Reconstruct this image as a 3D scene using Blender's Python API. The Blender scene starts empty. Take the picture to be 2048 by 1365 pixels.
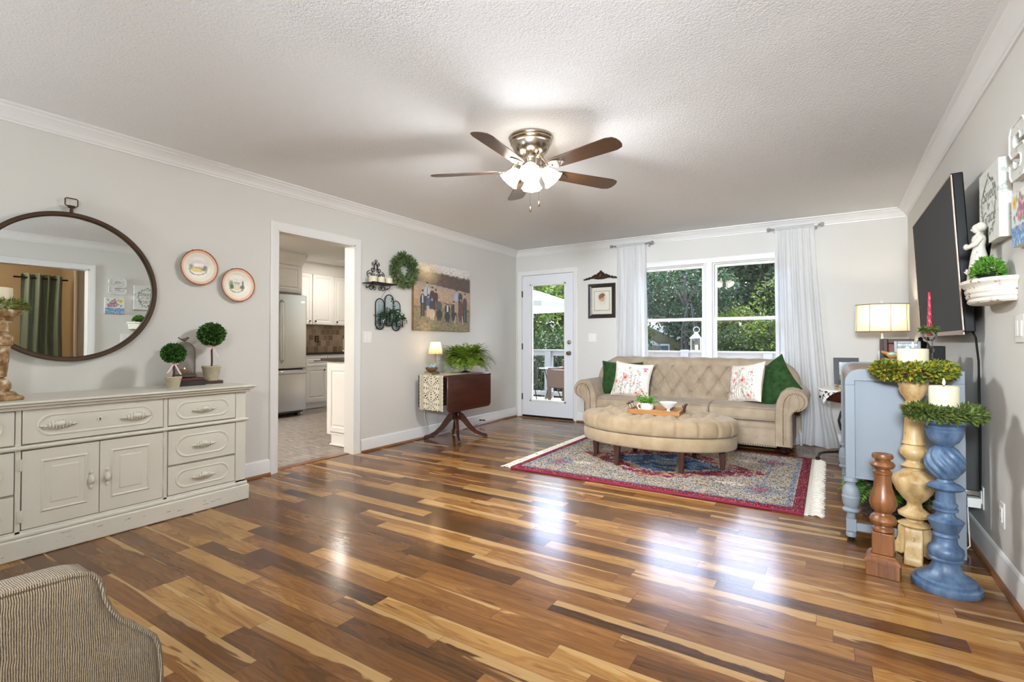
import bpy, math, random
import numpy as np
from mathutils import Matrix, Vector, Euler
PI = math.pi
R = math.radians
random.seed(7)
scene = bpy.context.scene
COL = scene.collection

# ---------------------------------------------------------------- camera
CAM = Vector((3.9275, -6.3063, 1.1004))
cd = bpy.data.cameras.new('camera')
cam = bpy.data.objects.new('camera', cd)
COL.objects.link(cam)
cam.matrix_world = (Matrix.Translation(CAM) @ Matrix.Rotation(0.5652, 4, 'Z')
                    @ Matrix.Rotation(PI / 2 + 0.0139, 4, 'X') @ Matrix.Rotation(0.0002, 4, 'Z'))
cd.sensor_width = 36.0
cd.lens = 1000.12 / 2048 * 36.0
cd.shift_y = -12.53 / 2048
cd.clip_start = 0.02
cd.clip_end = 300
scene.camera = cam

# ---------------------------------------------------------------- light of the place, with added rear fill
W_STR, SUN_STR, EXPO = 6.0, 22.0, 0.42
world = bpy.data.worlds.new('sky')
scene.world = world
world.use_nodes = True
wn = world.node_tree
wn.nodes.clear()
w_out = wn.nodes.new('ShaderNodeOutputWorld')
w_bg = wn.nodes.new('ShaderNodeBackground')
w_sky = wn.nodes.new('ShaderNodeTexSky')
w_sky.sky_type = 'NISHITA'
w_sky.sun_disc = False
w_sky.sun_elevation = R(66)
w_sky.sun_rotation = R(15)
w_sky.air_density = 1.0
w_sky.dust_density = 2.5
w_bg.inputs['Strength'].default_value = W_STR * 0.32
wn.links.new(w_sky.outputs[0], w_bg.inputs[0])
wn.links.new(w_bg.outputs[0], w_out.inputs[0])

def light(name, kind, loc, power, color=(1, 1, 1), **kw):
    d = bpy.data.lights.new(name, kind)
    d.energy = power
    d.color = color
    for k, v in kw.items():
        if k != 'rot':
            setattr(d, k, v)
    o = bpy.data.objects.new(name, d)
    COL.objects.link(o)
    o.location = loc
    if 'rot' in kw:
        o.rotation_euler = kw['rot']
    return o

sun = light('sun', 'SUN', (0, 12, 20), SUN_STR, (1.0, 0.95, 0.86), angle=R(0.6))
sun.rotation_euler = Vector((-0.12, -0.38, -1.0)).to_track_quat('-Z', 'Y').to_euler()
for ux, uw in ((4.15, 74.0),):      # unseen fill light added behind the camera, no lamp stands there
    light('rear_fill', 'AREA', (ux, -7.5, 1.75), uw, (0.90, 0.97, 1.02), shape='DISK', size=0.35, rot=(PI - R(58), 0, 0))
light('rear_fill', 'AREA', (0.95, -7.4, 0.62), 25.0, (0.90, 0.97, 1.02), shape='DISK', size=0.35, rot=(PI - R(22), 0, 0))  # low unseen fill, added to lift the ceiling and wall at left
# added unseen fill without a fixture, aimed at the seating end
light('rear_fill', 'AREA', (3.85, -8.1, 1.9), 44.0, (0.86, 0.96, 1.08), shape='DISK', size=0.6, spread=R(64), rot=(PI - R(95), 0, R(10)))
WARM = (1.0, 0.78, 0.52)
NEUT = (0.93, 0.97, 1.02)

vs = scene.view_settings
vs.view_transform = 'Standard'
vs.look = 'None'
vs.exposure = EXPO
vs.gamma = 1.0
vs.use_curve_mapping = False
cy = scene.cycles
cy.max_bounces = 9
cy.diffuse_bounces = 5
cy.glossy_bounces = 4
cy.transmission_bounces = 8
cy.transparent_max_bounces = 16
cy.caustics_reflective = False
cy.caustics_refractive = False
cy.sample_clamp_indirect = 6.0
cy.use_denoising = True
cy.use_adaptive_sampling = True
cy.adaptive_threshold = 0.012

# ---------------------------------------------------------------- helpers: materials
def C(h):
    h = h.lstrip('#')
    c = [int(h[i:i + 2], 16) / 255 for i in (0, 2, 4)]
    return tuple(x / 12.92 if x <= .04045 else ((x + .055) / 1.055) ** 2.4 for x in c)

def c4(c):
    c = C(c) if isinstance(c, str) else c
    return (c[0], c[1], c[2], 1.0)

class NT:
    """small node-tree builder"""
    def __init__(s, name):
        s.m = bpy.data.materials.new(name)
        s.m.use_nodes = True
        s.t = s.m.node_tree
        s.t.nodes.clear()
        s.out = s.t.nodes.new('ShaderNodeOutputMaterial')
    def n(s, typ, **kw):
        nd = s.t.nodes.new('ShaderNode' + typ)
        for k, v in kw.items():
            if k.startswith('i_'):
                key = k[2:]
                key = int(key) if key.isdigit() else key.replace('_', ' ')
                s.put(nd.inputs[key], v)
            else:
                setattr(nd, k, v)
        return nd
    def put(s, sock, v):
        if hasattr(v, 'is_output') or isinstance(v, bpy.types.NodeSocket):
            s.t.links.new(v, sock)
        else:
            sock.default_value = v
    def math(s, op, a, b=None, c=None, clamp=False):
        nd = s.t.nodes.new('ShaderNodeMath')
        nd.operation = op
        nd.use_clamp = clamp
        s.put(nd.inputs[0], a)
        if b is not None: s.put(nd.inputs[1], b)
        if c is not None: s.put(nd.inputs[2], c)
        return nd.outputs[0]
    def mix(s, fac, a, b, blend='MIX'):
        nd = s.t.nodes.new('ShaderNodeMix')
        nd.data_type = 'RGBA'
        nd.blend_type = blend
        s.put(nd.inputs[0], fac)
        s.put(nd.inputs[6], a)
        s.put(nd.inputs[7], b)
        return nd.outputs[2]
    def ramp(s, fac, stops, interp='LINEAR'):
        nd = s.t.nodes.new('ShaderNodeValToRGB')
        nd.color_ramp.interpolation = interp
        el = nd.color_ramp.elements
        while len(el) < len(stops): el.new(0.5)
        for e, (p, c) in zip(el, stops):
            e.position = p
            e.color = c4(c) if not isinstance(c, (int, float)) else (c, c, c, 1)
        s.put(nd.inputs[0], fac)
        return nd.outputs[0]
    def coord(s, kind='Object', scale=None, rot=None):
        o = s.n('TexCoord').outputs[kind]
        if scale is not None or rot is not None:
            mp = s.n('Mapping')
            s.t.links.new(o, mp.inputs[0])
            if scale is not None: mp.inputs['Scale'].default_value = scale if hasattr(scale, '__len__') else (scale,) * 3
            if rot is not None: mp.inputs['Rotation'].default_value = rot
            o = mp.outputs[0]
        return o
    def noise(s, vec, scale, detail=3.0, rough=0.5, dist=0.0, out=0):
        nd = s.n('TexNoise')
        s.put(nd.inputs['Vector'], vec)
        nd.inputs['Scale'].default_value = scale
        nd.inputs['Detail'].default_value = detail
        nd.inputs['Roughness'].default_value = rough
        nd.inputs['Distortion'].default_value = dist
        return nd.outputs[out]
    def bump(s, h, strength=0.3, dist=0.01, normal=None):
        nd = s.n('Bump')
        s.put(nd.inputs['Height'], h)
        nd.inputs['Strength'].default_value = strength
        nd.inputs['Distance'].default_value = dist
        if normal is not None: s.put(nd.inputs['Normal'], normal)
        return nd.outputs[0]
    def pbsdf(s, base, rough=0.5, metal=0.0, normal=None, spec=0.5, **kw):
        nd = s.n('BsdfPrincipled')
        s.put(nd.inputs['Base Color'], c4(base) if not isinstance(base, bpy.types.NodeSocket) else base)
        s.put(nd.inputs['Roughness'], rough)
        s.put(nd.inputs['Metallic'], metal)
        nd.inputs['Specular IOR Level'].default_value = spec
        if normal is not None: s.put(nd.inputs['Normal'], normal)
        for k, v in kw.items():
            s.put(nd.inputs[k.replace('_', ' ')], v)
        return nd.outputs[0]
    def done(s, sh):
        s.t.links.new(sh, s.out.inputs['Surface'])
        return s.m

def mat(name, col, rough=0.5, metal=0.0, var=0.06, vscale=6.0, bump=0.0, bscale=300.0, spec=0.5, **kw):
    t = NT(name)
    co = t.coord('Object')
    a = C(col) if isinstance(col, str) else col
    b = tuple(max(0, x * (1 - 2 * var)) for x in a)
    hi = tuple(min(1, x * (1 + var)) for x in a)
    base = t.mix(t.noise(co, vscale, 3), c4(b), c4(hi)) if var else c4(a)
    nrm = t.bump(t.noise(co, bscale, 2), bump, 0.002) if bump else None
    return t.done(t.pbsdf(base, rough, metal, nrm, spec, **kw))

def mat_wood(name, dark, light_, axis=0, scale=1.0, rough=0.35, coat=0.0):
    t = NT(name)
    sc = [14.0, 14.0, 14.0]
    sc[axis] = 1.2
    co = t.coord('Object', [x * scale for x in sc])
    n1 = t.noise(co, 1.6, 6, 0.6, 0.8)
    n2 = t.noise(co, 7.0, 4, 0.6)
    f = t.math('ADD', t.math('MULTIPLY', n1, 0.75), t.math('MULTIPLY', n2, 0.25))
    base = t.ramp(f, [(0.36, dark), (0.62, light_)])
    nrm = t.bump(n2, 0.08, 0.001)
    return t.done(t.pbsdf(base, rough, 0, nrm, Coat_Weight=coat, Coat_Roughness=0.08))

def mat_fabric(name, col, col2, rough=0.9, scale=700.0, bump=0.35, big=0.1, sheen=0.15):
    t = NT(name)
    co = t.coord('Object')
    wv1 = t.n('TexWave', wave_type='BANDS', bands_direction='X'); t.put(wv1.inputs[0], co)
    wv1.inputs['Scale'].default_value = scale / 3; wv1.inputs['Distortion'].default_value = 1.5
    wv2 = t.n('TexWave', wave_type='BANDS', bands_direction='Z'); t.put(wv2.inputs[0], co)
    wv2.inputs['Scale'].default_value = scale / 3; wv2.inputs['Distortion'].default_value = 1.5
    n = t.noise(co, scale, 3)
    big_n = t.noise(co, 9, 3)
    f = t.math('ADD', t.math('MULTIPLY', n, 0.6), t.math('MULTIPLY', big_n, 0.4))
    base = t.ramp(f, [(0.36, col2), (0.62, col)])
    h = t.math('ADD', t.math('MULTIPLY', wv1.outputs[1], 0.5), t.math('MULTIPLY', n, 0.6))
    nrm = t.bump(h, bump, 0.0015)
    return t.done(t.pbsdf(base, rough, 0, nrm, 0.2, Sheen_Weight=sheen))

def mat_leaf(name, cols, rough=0.5, trans=0.25):
    t = NT(name)
    rnd = t.n('NewGeometry').outputs['Random Per Island']
    st = [(i / max(1, len(cols) - 1), c) for i, c in enumerate(cols)]
    base = t.ramp(rnd, st)
    a = t.pbsdf(base, rough, 0, None, 0.3)
    tr = t.n('BsdfTranslucent'); t.put(tr.inputs[0], base)
    mx = t.n('MixShader'); mx.inputs[0].default_value = trans
    t.t.links.new(a, mx.inputs[1]); t.t.links.new(tr.outputs[0], mx.inputs[2])
    return t.done(mx.outputs[0])

def mat_glass(name='clear_glass', tint=(1, 1, 1), refl=1.0):
    t = NT(name)
    fr = t.n('Fresnel'); fr.inputs[0].default_value = 1.5
    tr = t.n('BsdfTransparent'); tr.inputs[0].default_value = c4(tint)
    gl = t.n('BsdfGlossy'); gl.inputs['Roughness'].default_value = 0.0
    mx = t.n('MixShader')
    t.put(mx.inputs[0], t.math('MULTIPLY', fr.outputs[0], refl))
    t.t.links.new(tr.outputs[0], mx.inputs[1]); t.t.links.new(gl.outputs[0], mx.inputs[2])
    return t.done(mx.outputs[0])

def mat_emit(name, col, strength, base=None):
    t = NT(name)
    return t.done(t.pbsdf(base or col, 0.6, Emission_Color=c4(col), Emission_Strength=strength))

def mat_attr(name, rough=0.7, bump=0.0, bscale=900, spec=0.3, coat=0.0, speck=None, sheen=0.0):
    """colour read from the picture painted on the mesh"""
    t = NT(name)
    base = t.n('Attribute', attribute_name='Col').outputs['Color']
    co = t.coord('Object')
    if speck: base = speck(t, base, co)
    nrm = t.bump(t.noise(co, bscale, 2), bump, 0.003) if bump else None
    return t.done(t.pbsdf(base, rough, 0, nrm, spec, Coat_Weight=coat, Coat_Roughness=0.05, Sheen_Weight=sheen))

# ---------------------------------------------------------------- helpers: meshes
class MB:
    def __init__(s): s.v, s.f, s.mi, s.c = [], [], [], None
    def add(s, vs_, fs, mi=0):
        o = len(s.v)
        s.v.extend([tuple(p) for p in vs_])
        s.f.extend([tuple(i + o for i in f) for f in fs])
        s.mi.extend([mi] * len(fs))
        return s
    def box(s, x0, x1, y0, y1, z0, z1, mi=0):
        v = [(x, y, z) for z in (z0, z1) for y in (y0, y1) for x in (x0, x1)]
        return s.add(v, [(0, 2, 3, 1), (4, 5, 7, 6), (0, 1, 5, 4), (2, 6, 7, 3), (0, 4, 6, 2), (1, 3, 7, 5)], mi)
    def obox(s, c, size, M=None, mi=0):
        M = M or Matrix.Identity(3)
        v = [Vector(c) + M @ Vector((x * size[0] / 2, y * size[1] / 2, z * size[2] / 2)) for z in (-1, 1) for y in (-1, 1) for x in (-1, 1)]
        return s.add(v, [(0, 2, 3, 1), (4, 5, 7, 6), (0, 1, 5, 4), (2, 6, 7, 3), (0, 4, 6, 2), (1, 3, 7, 5)], mi)
    def rings(s, rings, closed=True, cap0=True, cap1=True, loop=False, mi=0):
        n = len(rings[0]); o = []
        v = [p for r in rings for p in r]
        m = len(rings)
        for i in range(m if loop else m - 1):
            a, b = i * n, ((i + 1) % m) * n
            for j in range(n if closed else n - 1):
                k = (j + 1) % n
                o.append((a + j, a + k, b + k, b + j))
        if not loop and closed:
            if cap0: o.append(tuple(reversed(range(n))))
            if cap1: o.append(tuple(range((m - 1) * n, m * n)))
        return s.add(v, o, mi)
    def lathe(s, prof, c=(0, 0, 0), n=24, M=None, mi=0, sx=1.0, sy=1.0, twist=0.0, flute=None):
        M = M or Matrix.Identity(3)
        c = Vector(c); rs = []
        for i, (r, z) in enumerate(prof):
            ring = []
            for k in range(n):
                a = 2 * PI * k / n
                rr = r
                if flute: rr = r * flute(a, z)
                ring.append(c + M @ Vector((rr * math.cos(a) * sx, rr * math.sin(a) * sy, z)))
            rs.append(ring)
        return s.rings(rs, cap0=prof[0][0] > 1e-5, cap1=prof[-1][0] > 1e-5, mi=mi)
    def cyl(s, p0, p1, r0, r1=None, n=14, mi=0):
        p0, p1 = Vector(p0), Vector(p1)
        q = (p1 - p0).to_track_quat('Z', 'Y').to_matrix()
        L = (p1 - p0).length
        return s.lathe([(r0, 0), (r0 if r1 is None else r1, L)], p0, n, q, mi)
    def tube(s, pts, r, n=8, loop=False, mi=0):
        pts = [Vector(p) for p in pts]
        m = len(pts); rs = []; up = None
        for i, p in enumerate(pts):
            if loop: d = pts[(i + 1) % m] - pts[i - 1]
            else: d = pts[min(i + 1, m - 1)] - pts[max(i - 1, 0)]
            if d.length < 1e-9: d = Vector((0, 0, 1))
            d.normalize()
            if up is None:
                up = Vector((0, 0, 1)) if abs(d.z) < 0.9 else Vector((1, 0, 0))
            x = d.cross(up)
            if x.length < 1e-6: x = d.cross(Vector((0.3, 0.8, 0.5)))
            x.normalize(); up = x.cross(d); 
            rr = r[i] if hasattr(r, '__len__') else r
            rs.append([p + (x * math.cos(2 * PI * k / n) + up * math.sin(2 * PI * k / n)) * rr for k in range(n)])
        return s.rings(rs, loop=loop, mi=mi)
    def prism(s, poly, d0, d1, axis='z', mi=0):
        def P(a, b, d):
            return (d, a, b) if axis == 'x' else ((a, d, b) if axis == 'y' else (a, b, d))
        n = len(poly)
        v = [P(a, b, d0) for a, b in poly] + [P(a, b, d1) for a, b in poly]
        f = [tuple(range(n)), tuple(range(2 * n - 1, n - 1, -1))]
        f += [(i, (i + 1) % n, n + (i + 1) % n, n + i) for i in range(n)]
        return s.add(v, f, mi)
    def sphere(s, c, r, n=14, m=10, mi=0, M=None):
        r = r if hasattr(r, '__len__') else (r, r, r)
        M = M or Matrix.Identity(3)
        rs = [[Vector(c) + M @ Vector((r[0] * math.sin(PI * i / m) * math.cos(2 * PI * k / n), r[1] * math.sin(PI * i / m) * math.sin(2 * PI * k / n), r[2] * math.cos(PI * i / m))) for k in range(n)] for i in range(1, m)]
        o = len(s.v)
        s.rings(rs, cap0=False, cap1=False, mi=mi)
        top, bot = Vector(c) + M @ Vector((0, 0, r[2])), Vector(c) + M @ Vector((0, 0, -r[2]))
        s.v += [tuple(top), tuple(bot)]
        t, b = len(s.v) - 2, len(s.v) - 1
        for k in range(n):
            s.f.append((o + k, t, o + (k + 1) % n)); s.mi.append(mi)
            q = o + (m - 2) * n
            s.f.append((q + k, q + (k + 1) % n, b)); s.mi.append(mi)
        return s
    def grid(s, fn, nu, nv, mi=0, flip=False):
        v = [fn(i / nu, j / nv) for j in range(nv + 1) for i in range(nu + 1)]
        f = []
        for j in range(nv):
            for i in range(nu):
                a = j * (nu + 1) + i
                q = (a, a + 1, a + nu + 2, a + nu + 1)
                f.append(q[::-1] if flip else q)
        return s.add(v, f, mi)
    def leaf(s, p, d, nrm, L, Wd, fold=0.25, mi=0):
        p, d = Vector(p), Vector(d).normalized()
        sd = d.cross(Vector(nrm))
        if sd.length < 1e-4: sd = d.cross(Vector((0.31, 0.52, 0.77)))
        sd.normalize(); up = sd.cross(d)
        o = len(s.v)
        for q in (p, p + d * L * .45 + sd * Wd * .5 + up * Wd * fold, p + d * L, p + d * L * .45 - sd * Wd * .5 + up * Wd * fold):
            s.v.append(tuple(q))
        s.f += [(o, o + 1, o + 2), (o, o + 2, o + 3)]
        s.mi += [mi, mi]
        return s
    def xform(s, M):
        s.v = [tuple(M @ Vector(p)) for p in s.v]
        return s

def rvec():
    while True:
        v = Vector((random.uniform(-1, 1), random.uniform(-1, 1), random.uniform(-1, 1)))
        if 0.05 < v.length < 1: return v.normalized()

def obj(name, mb, m, parent=None, smooth=True, bevel=0.0, local=False, kind=None, seg=2, ang=35, recalc=True):
    """links one mesh object; geometry is in world space unless local"""
    me = bpy.data.meshes.new(name)
    me.from_pydata(mb.v, [], mb.f)
    ms = m if isinstance(m, (list, tuple)) else [m]
    for q in ms: me.materials.append(q)
    if any(mb.mi): me.polygons.foreach_set('material_index', mb.mi)
    if recalc and len(mb.f) < 60000:
        import bmesh
        b = bmesh.new(); b.from_mesh(me)
        bmesh.ops.recalc_face_normals(b, faces=b.faces)
        b.to_mesh(me); b.free()
    if mb.c is not None:
        ca = me.color_attributes.new('Col', 'FLOAT_COLOR', 'CORNER')
        ca.data.foreach_set('color', np.asarray(mb.c, np.float32).ravel())
    me.update()
    if smooth and len(me.polygons):
        me.shade_smooth()
        me.set_sharp_from_angle(angle=R(ang))
    o = bpy.data.objects.new(name, me)
    COL.objects.link(o)
    if parent is not None:
        o.parent = parent
        if not local:
            o.matrix_parent_inverse = WM[parent.name].inverted() if parent.name in WM else Matrix.Identity(4)
    WM[o.name] = Matrix.Identity(4) if not local else (WM.get(parent.name, Matrix.Identity(4)) if parent else Matrix.Identity(4))
    if bevel:
        b = o.modifiers.new('bevel', 'BEVEL')
        b.width = bevel; b.segments = seg; b.limit_method = 'ANGLE'; b.angle_limit = R(40)
        b.harden_normals = False
    if kind: o['kind'] = kind
    return o
WM = {}

def tag(o, label, cat, group=None, kind=None):
    o['label'] = label; o['category'] = cat
    if group: o['group'] = group
    if kind: o['kind'] = kind
    return o

def thing(name, label, cat, loc=(0, 0, 0), rotz=0.0, group=None, kind=None):
    o = bpy.data.objects.new(name, None)
    COL.objects.link(o)
    o.empty_display_size = 0.1
    o.location = loc; o.rotation_euler = (0, 0, rotz)
    WM[o.name] = Matrix.Translation(Vector(loc)) @ Matrix.Rotation(rotz, 4, 'Z')
    return tag(o, label, cat, group, kind)

def struct(name, mb, m, **kw):
    return obj(name, mb, m, kind='structure', **kw)

def lab(o, label):
    o['label'] = label
    return o

def copy_tree(o, parent=None):
    c = o.copy()
    COL.objects.link(c)
    if parent is not None: c.parent = parent
    WM[c.name] = WM.get(o.name, Matrix.Identity(4))
    for ch in list(o.children): copy_tree(ch, c)
    return c

def dup(root, loc, rotz, label, group=None, cat=None):
    c = copy_tree(root)
    c.location = loc; c.rotation_euler = (0, 0, rotz)
    c['label'] = label
    if group: c['group'] = group
    return c

class Pic:
    """a small painted picture: linear RGB raster, origin bottom-left, coordinates 0..1"""
    def __init__(s, w, h, col):
        s.w, s.h = w, h
        s.a = np.empty((h, w, 3)); s.a[:] = C(col)
        s.X, s.Y = np.meshgrid((np.arange(w) + .5) / w, (np.arange(h) + .5) / h)
        s.rng = np.random.RandomState(3)
    def put(s, m, col, al=1.0):
        m = np.clip(m, 0, 1)[..., None] * al
        s.a = s.a * (1 - m) + np.array(C(col)) * m
        return s
    def ell(s, cx, cy, rx, ry, col, al=1.0, soft=0.15, ang=0.0):
        x, y = s.X - cx, (s.Y - cy)
        ca, sa = math.cos(ang), math.sin(ang)
        d = np.sqrt(((x * ca + y * sa) / rx) ** 2 + ((-x * sa + y * ca) / ry) ** 2)
        return s.put((1 - d) / soft + .5, col, al)
    def rect(s, x0, x1, y0, y1, col, al=1.0):
        return s.put(((s.X > x0) & (s.X < x1) & (s.Y > y0) & (s.Y < y1)).astype(float), col, al)
    def line(s, x0, y0, x1, y1, wd, col, al=1.0):
        dx, dy = x1 - x0, y1 - y0
        L = dx * dx + dy * dy + 1e-12
        t = np.clip(((s.X - x0) * dx + (s.Y - y0) * dy) / L, 0, 1)
        d = np.hypot(s.X - x0 - t * dx, s.Y - y0 - t * dy)
        return s.put((wd - d) / (wd * .5) + .5, col, al)
    def fuzz(s, n, amt, y0=0, y1=1, x0=0, x1=1):
        """blotchy noise"""
        g = s.rng.rand(n, n); 
        yi = np.clip((s.Y * (n - 1)), 0, n - 1.001); xi = np.clip(s.X * (n - 1), 0, n - 1.001)
        a, b = yi.astype(int), xi.astype(int); fy, fx = yi - a, xi - b
        v = g[a, b] * (1 - fy) * (1 - fx) + g[a + 1, b] * fy * (1 - fx) + g[a, b + 1] * (1 - fy) * fx + g[a + 1, b + 1] * fy * fx
        m = ((s.Y >= y0) & (s.Y <= y1) & (s.X >= x0) & (s.X <= x1))[..., None]
        s.a = np.where(m, np.clip(s.a * (1 + amt * (v[..., None] - .5) * 2), 0, 1), s.a)
        return s
    def field(s, n):
        g = s.rng.rand(n, n)
        yi = np.clip((s.Y * (n - 1)), 0, n - 1.001); xi = np.clip(s.X * (n - 1), 0, n - 1.001)
        a, b = yi.astype(int), xi.astype(int); fy, fx = yi - a, xi - b
        return g[a, b] * (1 - fy) * (1 - fx) + g[a + 1, b] * fy * (1 - fx) + g[a, b + 1] * (1 - fy) * fx + g[a + 1, b + 1] * fy * fx
    def mesh(s, fn, mb=None):
        """grid mesh of the picture; fn(u, v) -> point"""
        mb = mb or MB()
        mb.grid(fn, s.w, s.h)
        col = np.concatenate([s.a, np.ones((s.h, s.w, 1))], 2).reshape(-1, 1, 4)
        mb.c = np.repeat(col, 4, 1).reshape(-1, 4)
        return mb

# ---------------------------------------------------------------- shared materials
M = {}
M['wall'] = mat('greige wall paint', '#d0cdc6', 0.85, var=0.012, vscale=3, bump=0.06, bscale=450, spec=0.2)
M['trim'] = mat('white trim paint', '#dedcd8', 0.38, var=0.01)
M['white'] = mat('white paint', '#e4e2dd', 0.4, var=0.01)
M['doorwhite'] = mat('white door paint', '#dcdde0', 0.4, var=0.01)
M['cabwhite'] = mat('white cabinet paint', '#e4e2de', 0.4, var=0.015)
M['plastic'] = mat('white plastic', '#e2dfd8', 0.35, var=0.01)
M['steel'] = mat('brushed steel', '#b9b6b2', 0.28, 1.0, var=0.05, vscale=40)
M['nickel'] = mat('brushed nickel', '#b3a797', 0.25, 1.0, var=0.04)
M['chrome'] = mat('chrome', '#d8d8d8', 0.08, 1.0, var=0)
M['iron'] = mat('black iron', '#241d18', 0.5, 0.6, var=0.1, vscale=60)
M['black'] = mat('black plastic', '#0e0e0f', 0.6, var=0.03, spec=.2)
M['bronze'] = mat('dark bronze', '#4a382a', 0.4, 0.7, var=0.15, vscale=20)
M['brass'] = mat('polished brass', '#b08a4a', 0.25, 1.0, var=0.05)
M['mahog'] = mat_wood('mahogany', '#2a1009', '#4a2114', 1, 1.0, 0.28, 0.3)
M['walnut'] = mat_wood('dark walnut', '#2b1710', '#4e2d1e', 2, 1.0, 0.35)
M['wax'] = mat('ivory wax', '#d8cfb0', 0.45, var=0.02, Subsurface_Weight=0.0)
M['glass'] = mat_glass()
M['flame'] = mat_emit('candle flame', '#ffdf9a', 6.0)
M['shoe'] = mat_wood('shoe moulding wood', '#5a3418', '#84552b', 1, 1.0, 0.3)
M['dirt'] = mat('soil', '#2a2018', 0.95, var=0.3, vscale=80)
# ================================================================ the room
RW, H = 4.597, 2.44
YB = -8.3          # rear wall, behind the camera

def mat_floor():
    t = NT('acacia plank floor')
    co = t.n('TexCoord').outputs['Object']
    sp = t.n('SeparateXYZ'); t.put(sp.inputs[0], co)
    x, y = sp.outputs[0], sp.outputs[1]
    wd = 0.0915
    yy = t.math('DIVIDE', y, wd)
    row = t.math('FLOOR', yy)
    fy = t.math('FRACT', yy)
    wn1 = t.n('TexWhiteNoise', noise_dimensions='1D'); t.put(wn1.inputs['W'], row)
    ln = t.math('ADD', 0.55, t.math('MULTIPLY', wn1.outputs['Value'], 0.45))
    xx = t.math('DIVIDE', t.math('ADD', x, t.math('MULTIPLY', wn1.outputs['Value'], 37.3)), ln)
    colm = t.math('FLOOR', xx)
    fx = t.math('FRACT', xx)
    cid = t.n('CombineXYZ'); t.put(cid.inputs[0], row); t.put(cid.inputs[1], colm)
    wn2 = t.n('TexWhiteNoise', noise_dimensions='2D'); t.put(wn2.inputs['Vector'], cid.outputs[0])
    rnd, rc = wn2.outputs['Value'], wn2.outputs['Color']
    rs = t.n('SeparateColor'); t.put(rs.inputs[0], rc)
    # board-local coordinates for the grain
    off = t.math('MULTIPLY', rnd, 91.0)
    gv = t.n('CombineXYZ')
    t.put(gv.inputs[0], t.math('ADD', t.math('MULTIPLY', x, 1.6), off))
    t.put(gv.inputs[1], t.math('ADD', t.math('MULTIPLY', y, 13.0), off))
    t.put(gv.inputs[2], off)
    g1 = t.noise(gv.outputs[0], 1.1, 3, 0.55, 1.1)
    rings = t.math('FRACT', t.math('MULTIPLY', g1, 7.0))
    rings = t.math('ABSOLUTE', t.math('SUBTRACT', rings, 0.5))
    gv2 = t.n('CombineXYZ')
    t.put(gv2.inputs[0], t.math('MULTIPLY', x, 5.0)); t.put(gv2.inputs[1], t.math('MULTIPLY', y, 160.0)); t.put(gv2.inputs[2], off)
    g2 = t.noise(gv2.outputs[0], 1.0, 4, 0.6)
    tone = t.math('ADD', t.math('MULTIPLY', rnd, 0.62), t.math('MULTIPLY', g1, 0.5))
    tone = t.math('ADD', tone, t.math('MULTIPLY', rings, 0.26))
    tone = t.math('ADD', tone, t.math('MULTIPLY', g2, 0.14))
    base = t.ramp(tone, [(0.30, '#3a2411'), (0.55, '#5f3c1c'), (0.8, '#7b5128'), (1.0, '#9c7440')])
    # pale sapwood along the edge of some boards
    edge = t.math('ADD', t.math('SUBTRACT', fy, t.math('ADD', 0.38, t.math('MULTIPLY', rs.outputs[1], 1.7))), t.math('MULTIPLY', t.math('SUBTRACT', g1, 0.5), 1.5))
    sap = t.math('MULTIPLY', edge, 14.0, clamp=True)
    base = t.mix(t.math('MULTIPLY', sap, 0.75), base, t.mix(g2, c4('#9c7444'), c4('#c2a06c')))
    # knots
    kn = t.noise(gv.outputs[0], 2.6, 2, 0.5)
    base = t.mix(t.math('MULTIPLY', t.math('SUBTRACT', kn, 0.68), 9.0, clamp=True), base, c4('#2c190c'))
    # joints between boards
    j1 = t.math('LESS_THAN', t.math('MULTIPLY', t.math('MINIMUM', fy, t.math('SUBTRACT', 1.0, fy)), wd), 0.0009)
    j2 = t.math('LESS_THAN', t.math('MULTIPLY', t.math('MINIMUM', fx, t.math('SUBTRACT', 1.0, fx)), ln), 0.0010)
    j = t.math('MAXIMUM', j1, j2)
    base = t.mix(t.math('MULTIPLY', j, 0.6), base, c4('#1e1108'))
    wav = t.noise(co, 9.0, 2)
    h = t.math('SUBTRACT', t.math('ADD', t.math('MULTIPLY', g2, 0.04), t.math('MULTIPLY', wav, 0.5)), t.math('MULTIPLY', j, 0.5))
    tilt = t.math('MULTIPLY', t.math('SUBTRACT', rs.outputs[2], 0.5), t.math('MULTIPLY', fy, 0.5))
    nrm = t.bump(t.math('ADD', h, tilt), 0.16, 0.004)
    return t.done(t.pbsdf(base, t.math('ADD', 0.15, t.math('MULTIPLY', g2, 0.08)), 0, nrm, 0.36))

def mat_ceiling():
    t = NT('textured ceiling paint')
    co = t.coord('Object')
    n1 = t.noise(co, 85.0, 3, 0.55, 0.4)
    n2 = t.noise(co, 190.0, 2)
    h = t.math('ADD', n1, t.math('MULTIPLY', n2, 0.35))
    return t.done(t.pbsdf('#e4e3e1', 0.95, 0, t.bump(h, 0.55, 0.010), 0.1))

M['floor'] = mat_floor()
M['ceil'] = mat_ceiling()

struct('floor', MB().box(-0.06, RW + 0.06, YB, 0.02, -0.12, 0.0), M['floor'], smooth=False)
struct('ceiling', MB().box(-0.12, RW + 0.12, YB, 0.16, H, H + 0.12), M['ceil'], smooth=False)

# left wall with the kitchen opening
KY0, KY1, KZ = -3.812, -2.99, 2.05
w = MB()
w.box(-0.12, 0, YB, KY0, -0.12, H); w.box(-0.12, 0, KY1, 0.16, -0.12, H); w.box(-0.12, 0, KY0, KY1, KZ, H)
struct('wall_left', w, M['wall'], smooth=False)
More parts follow.
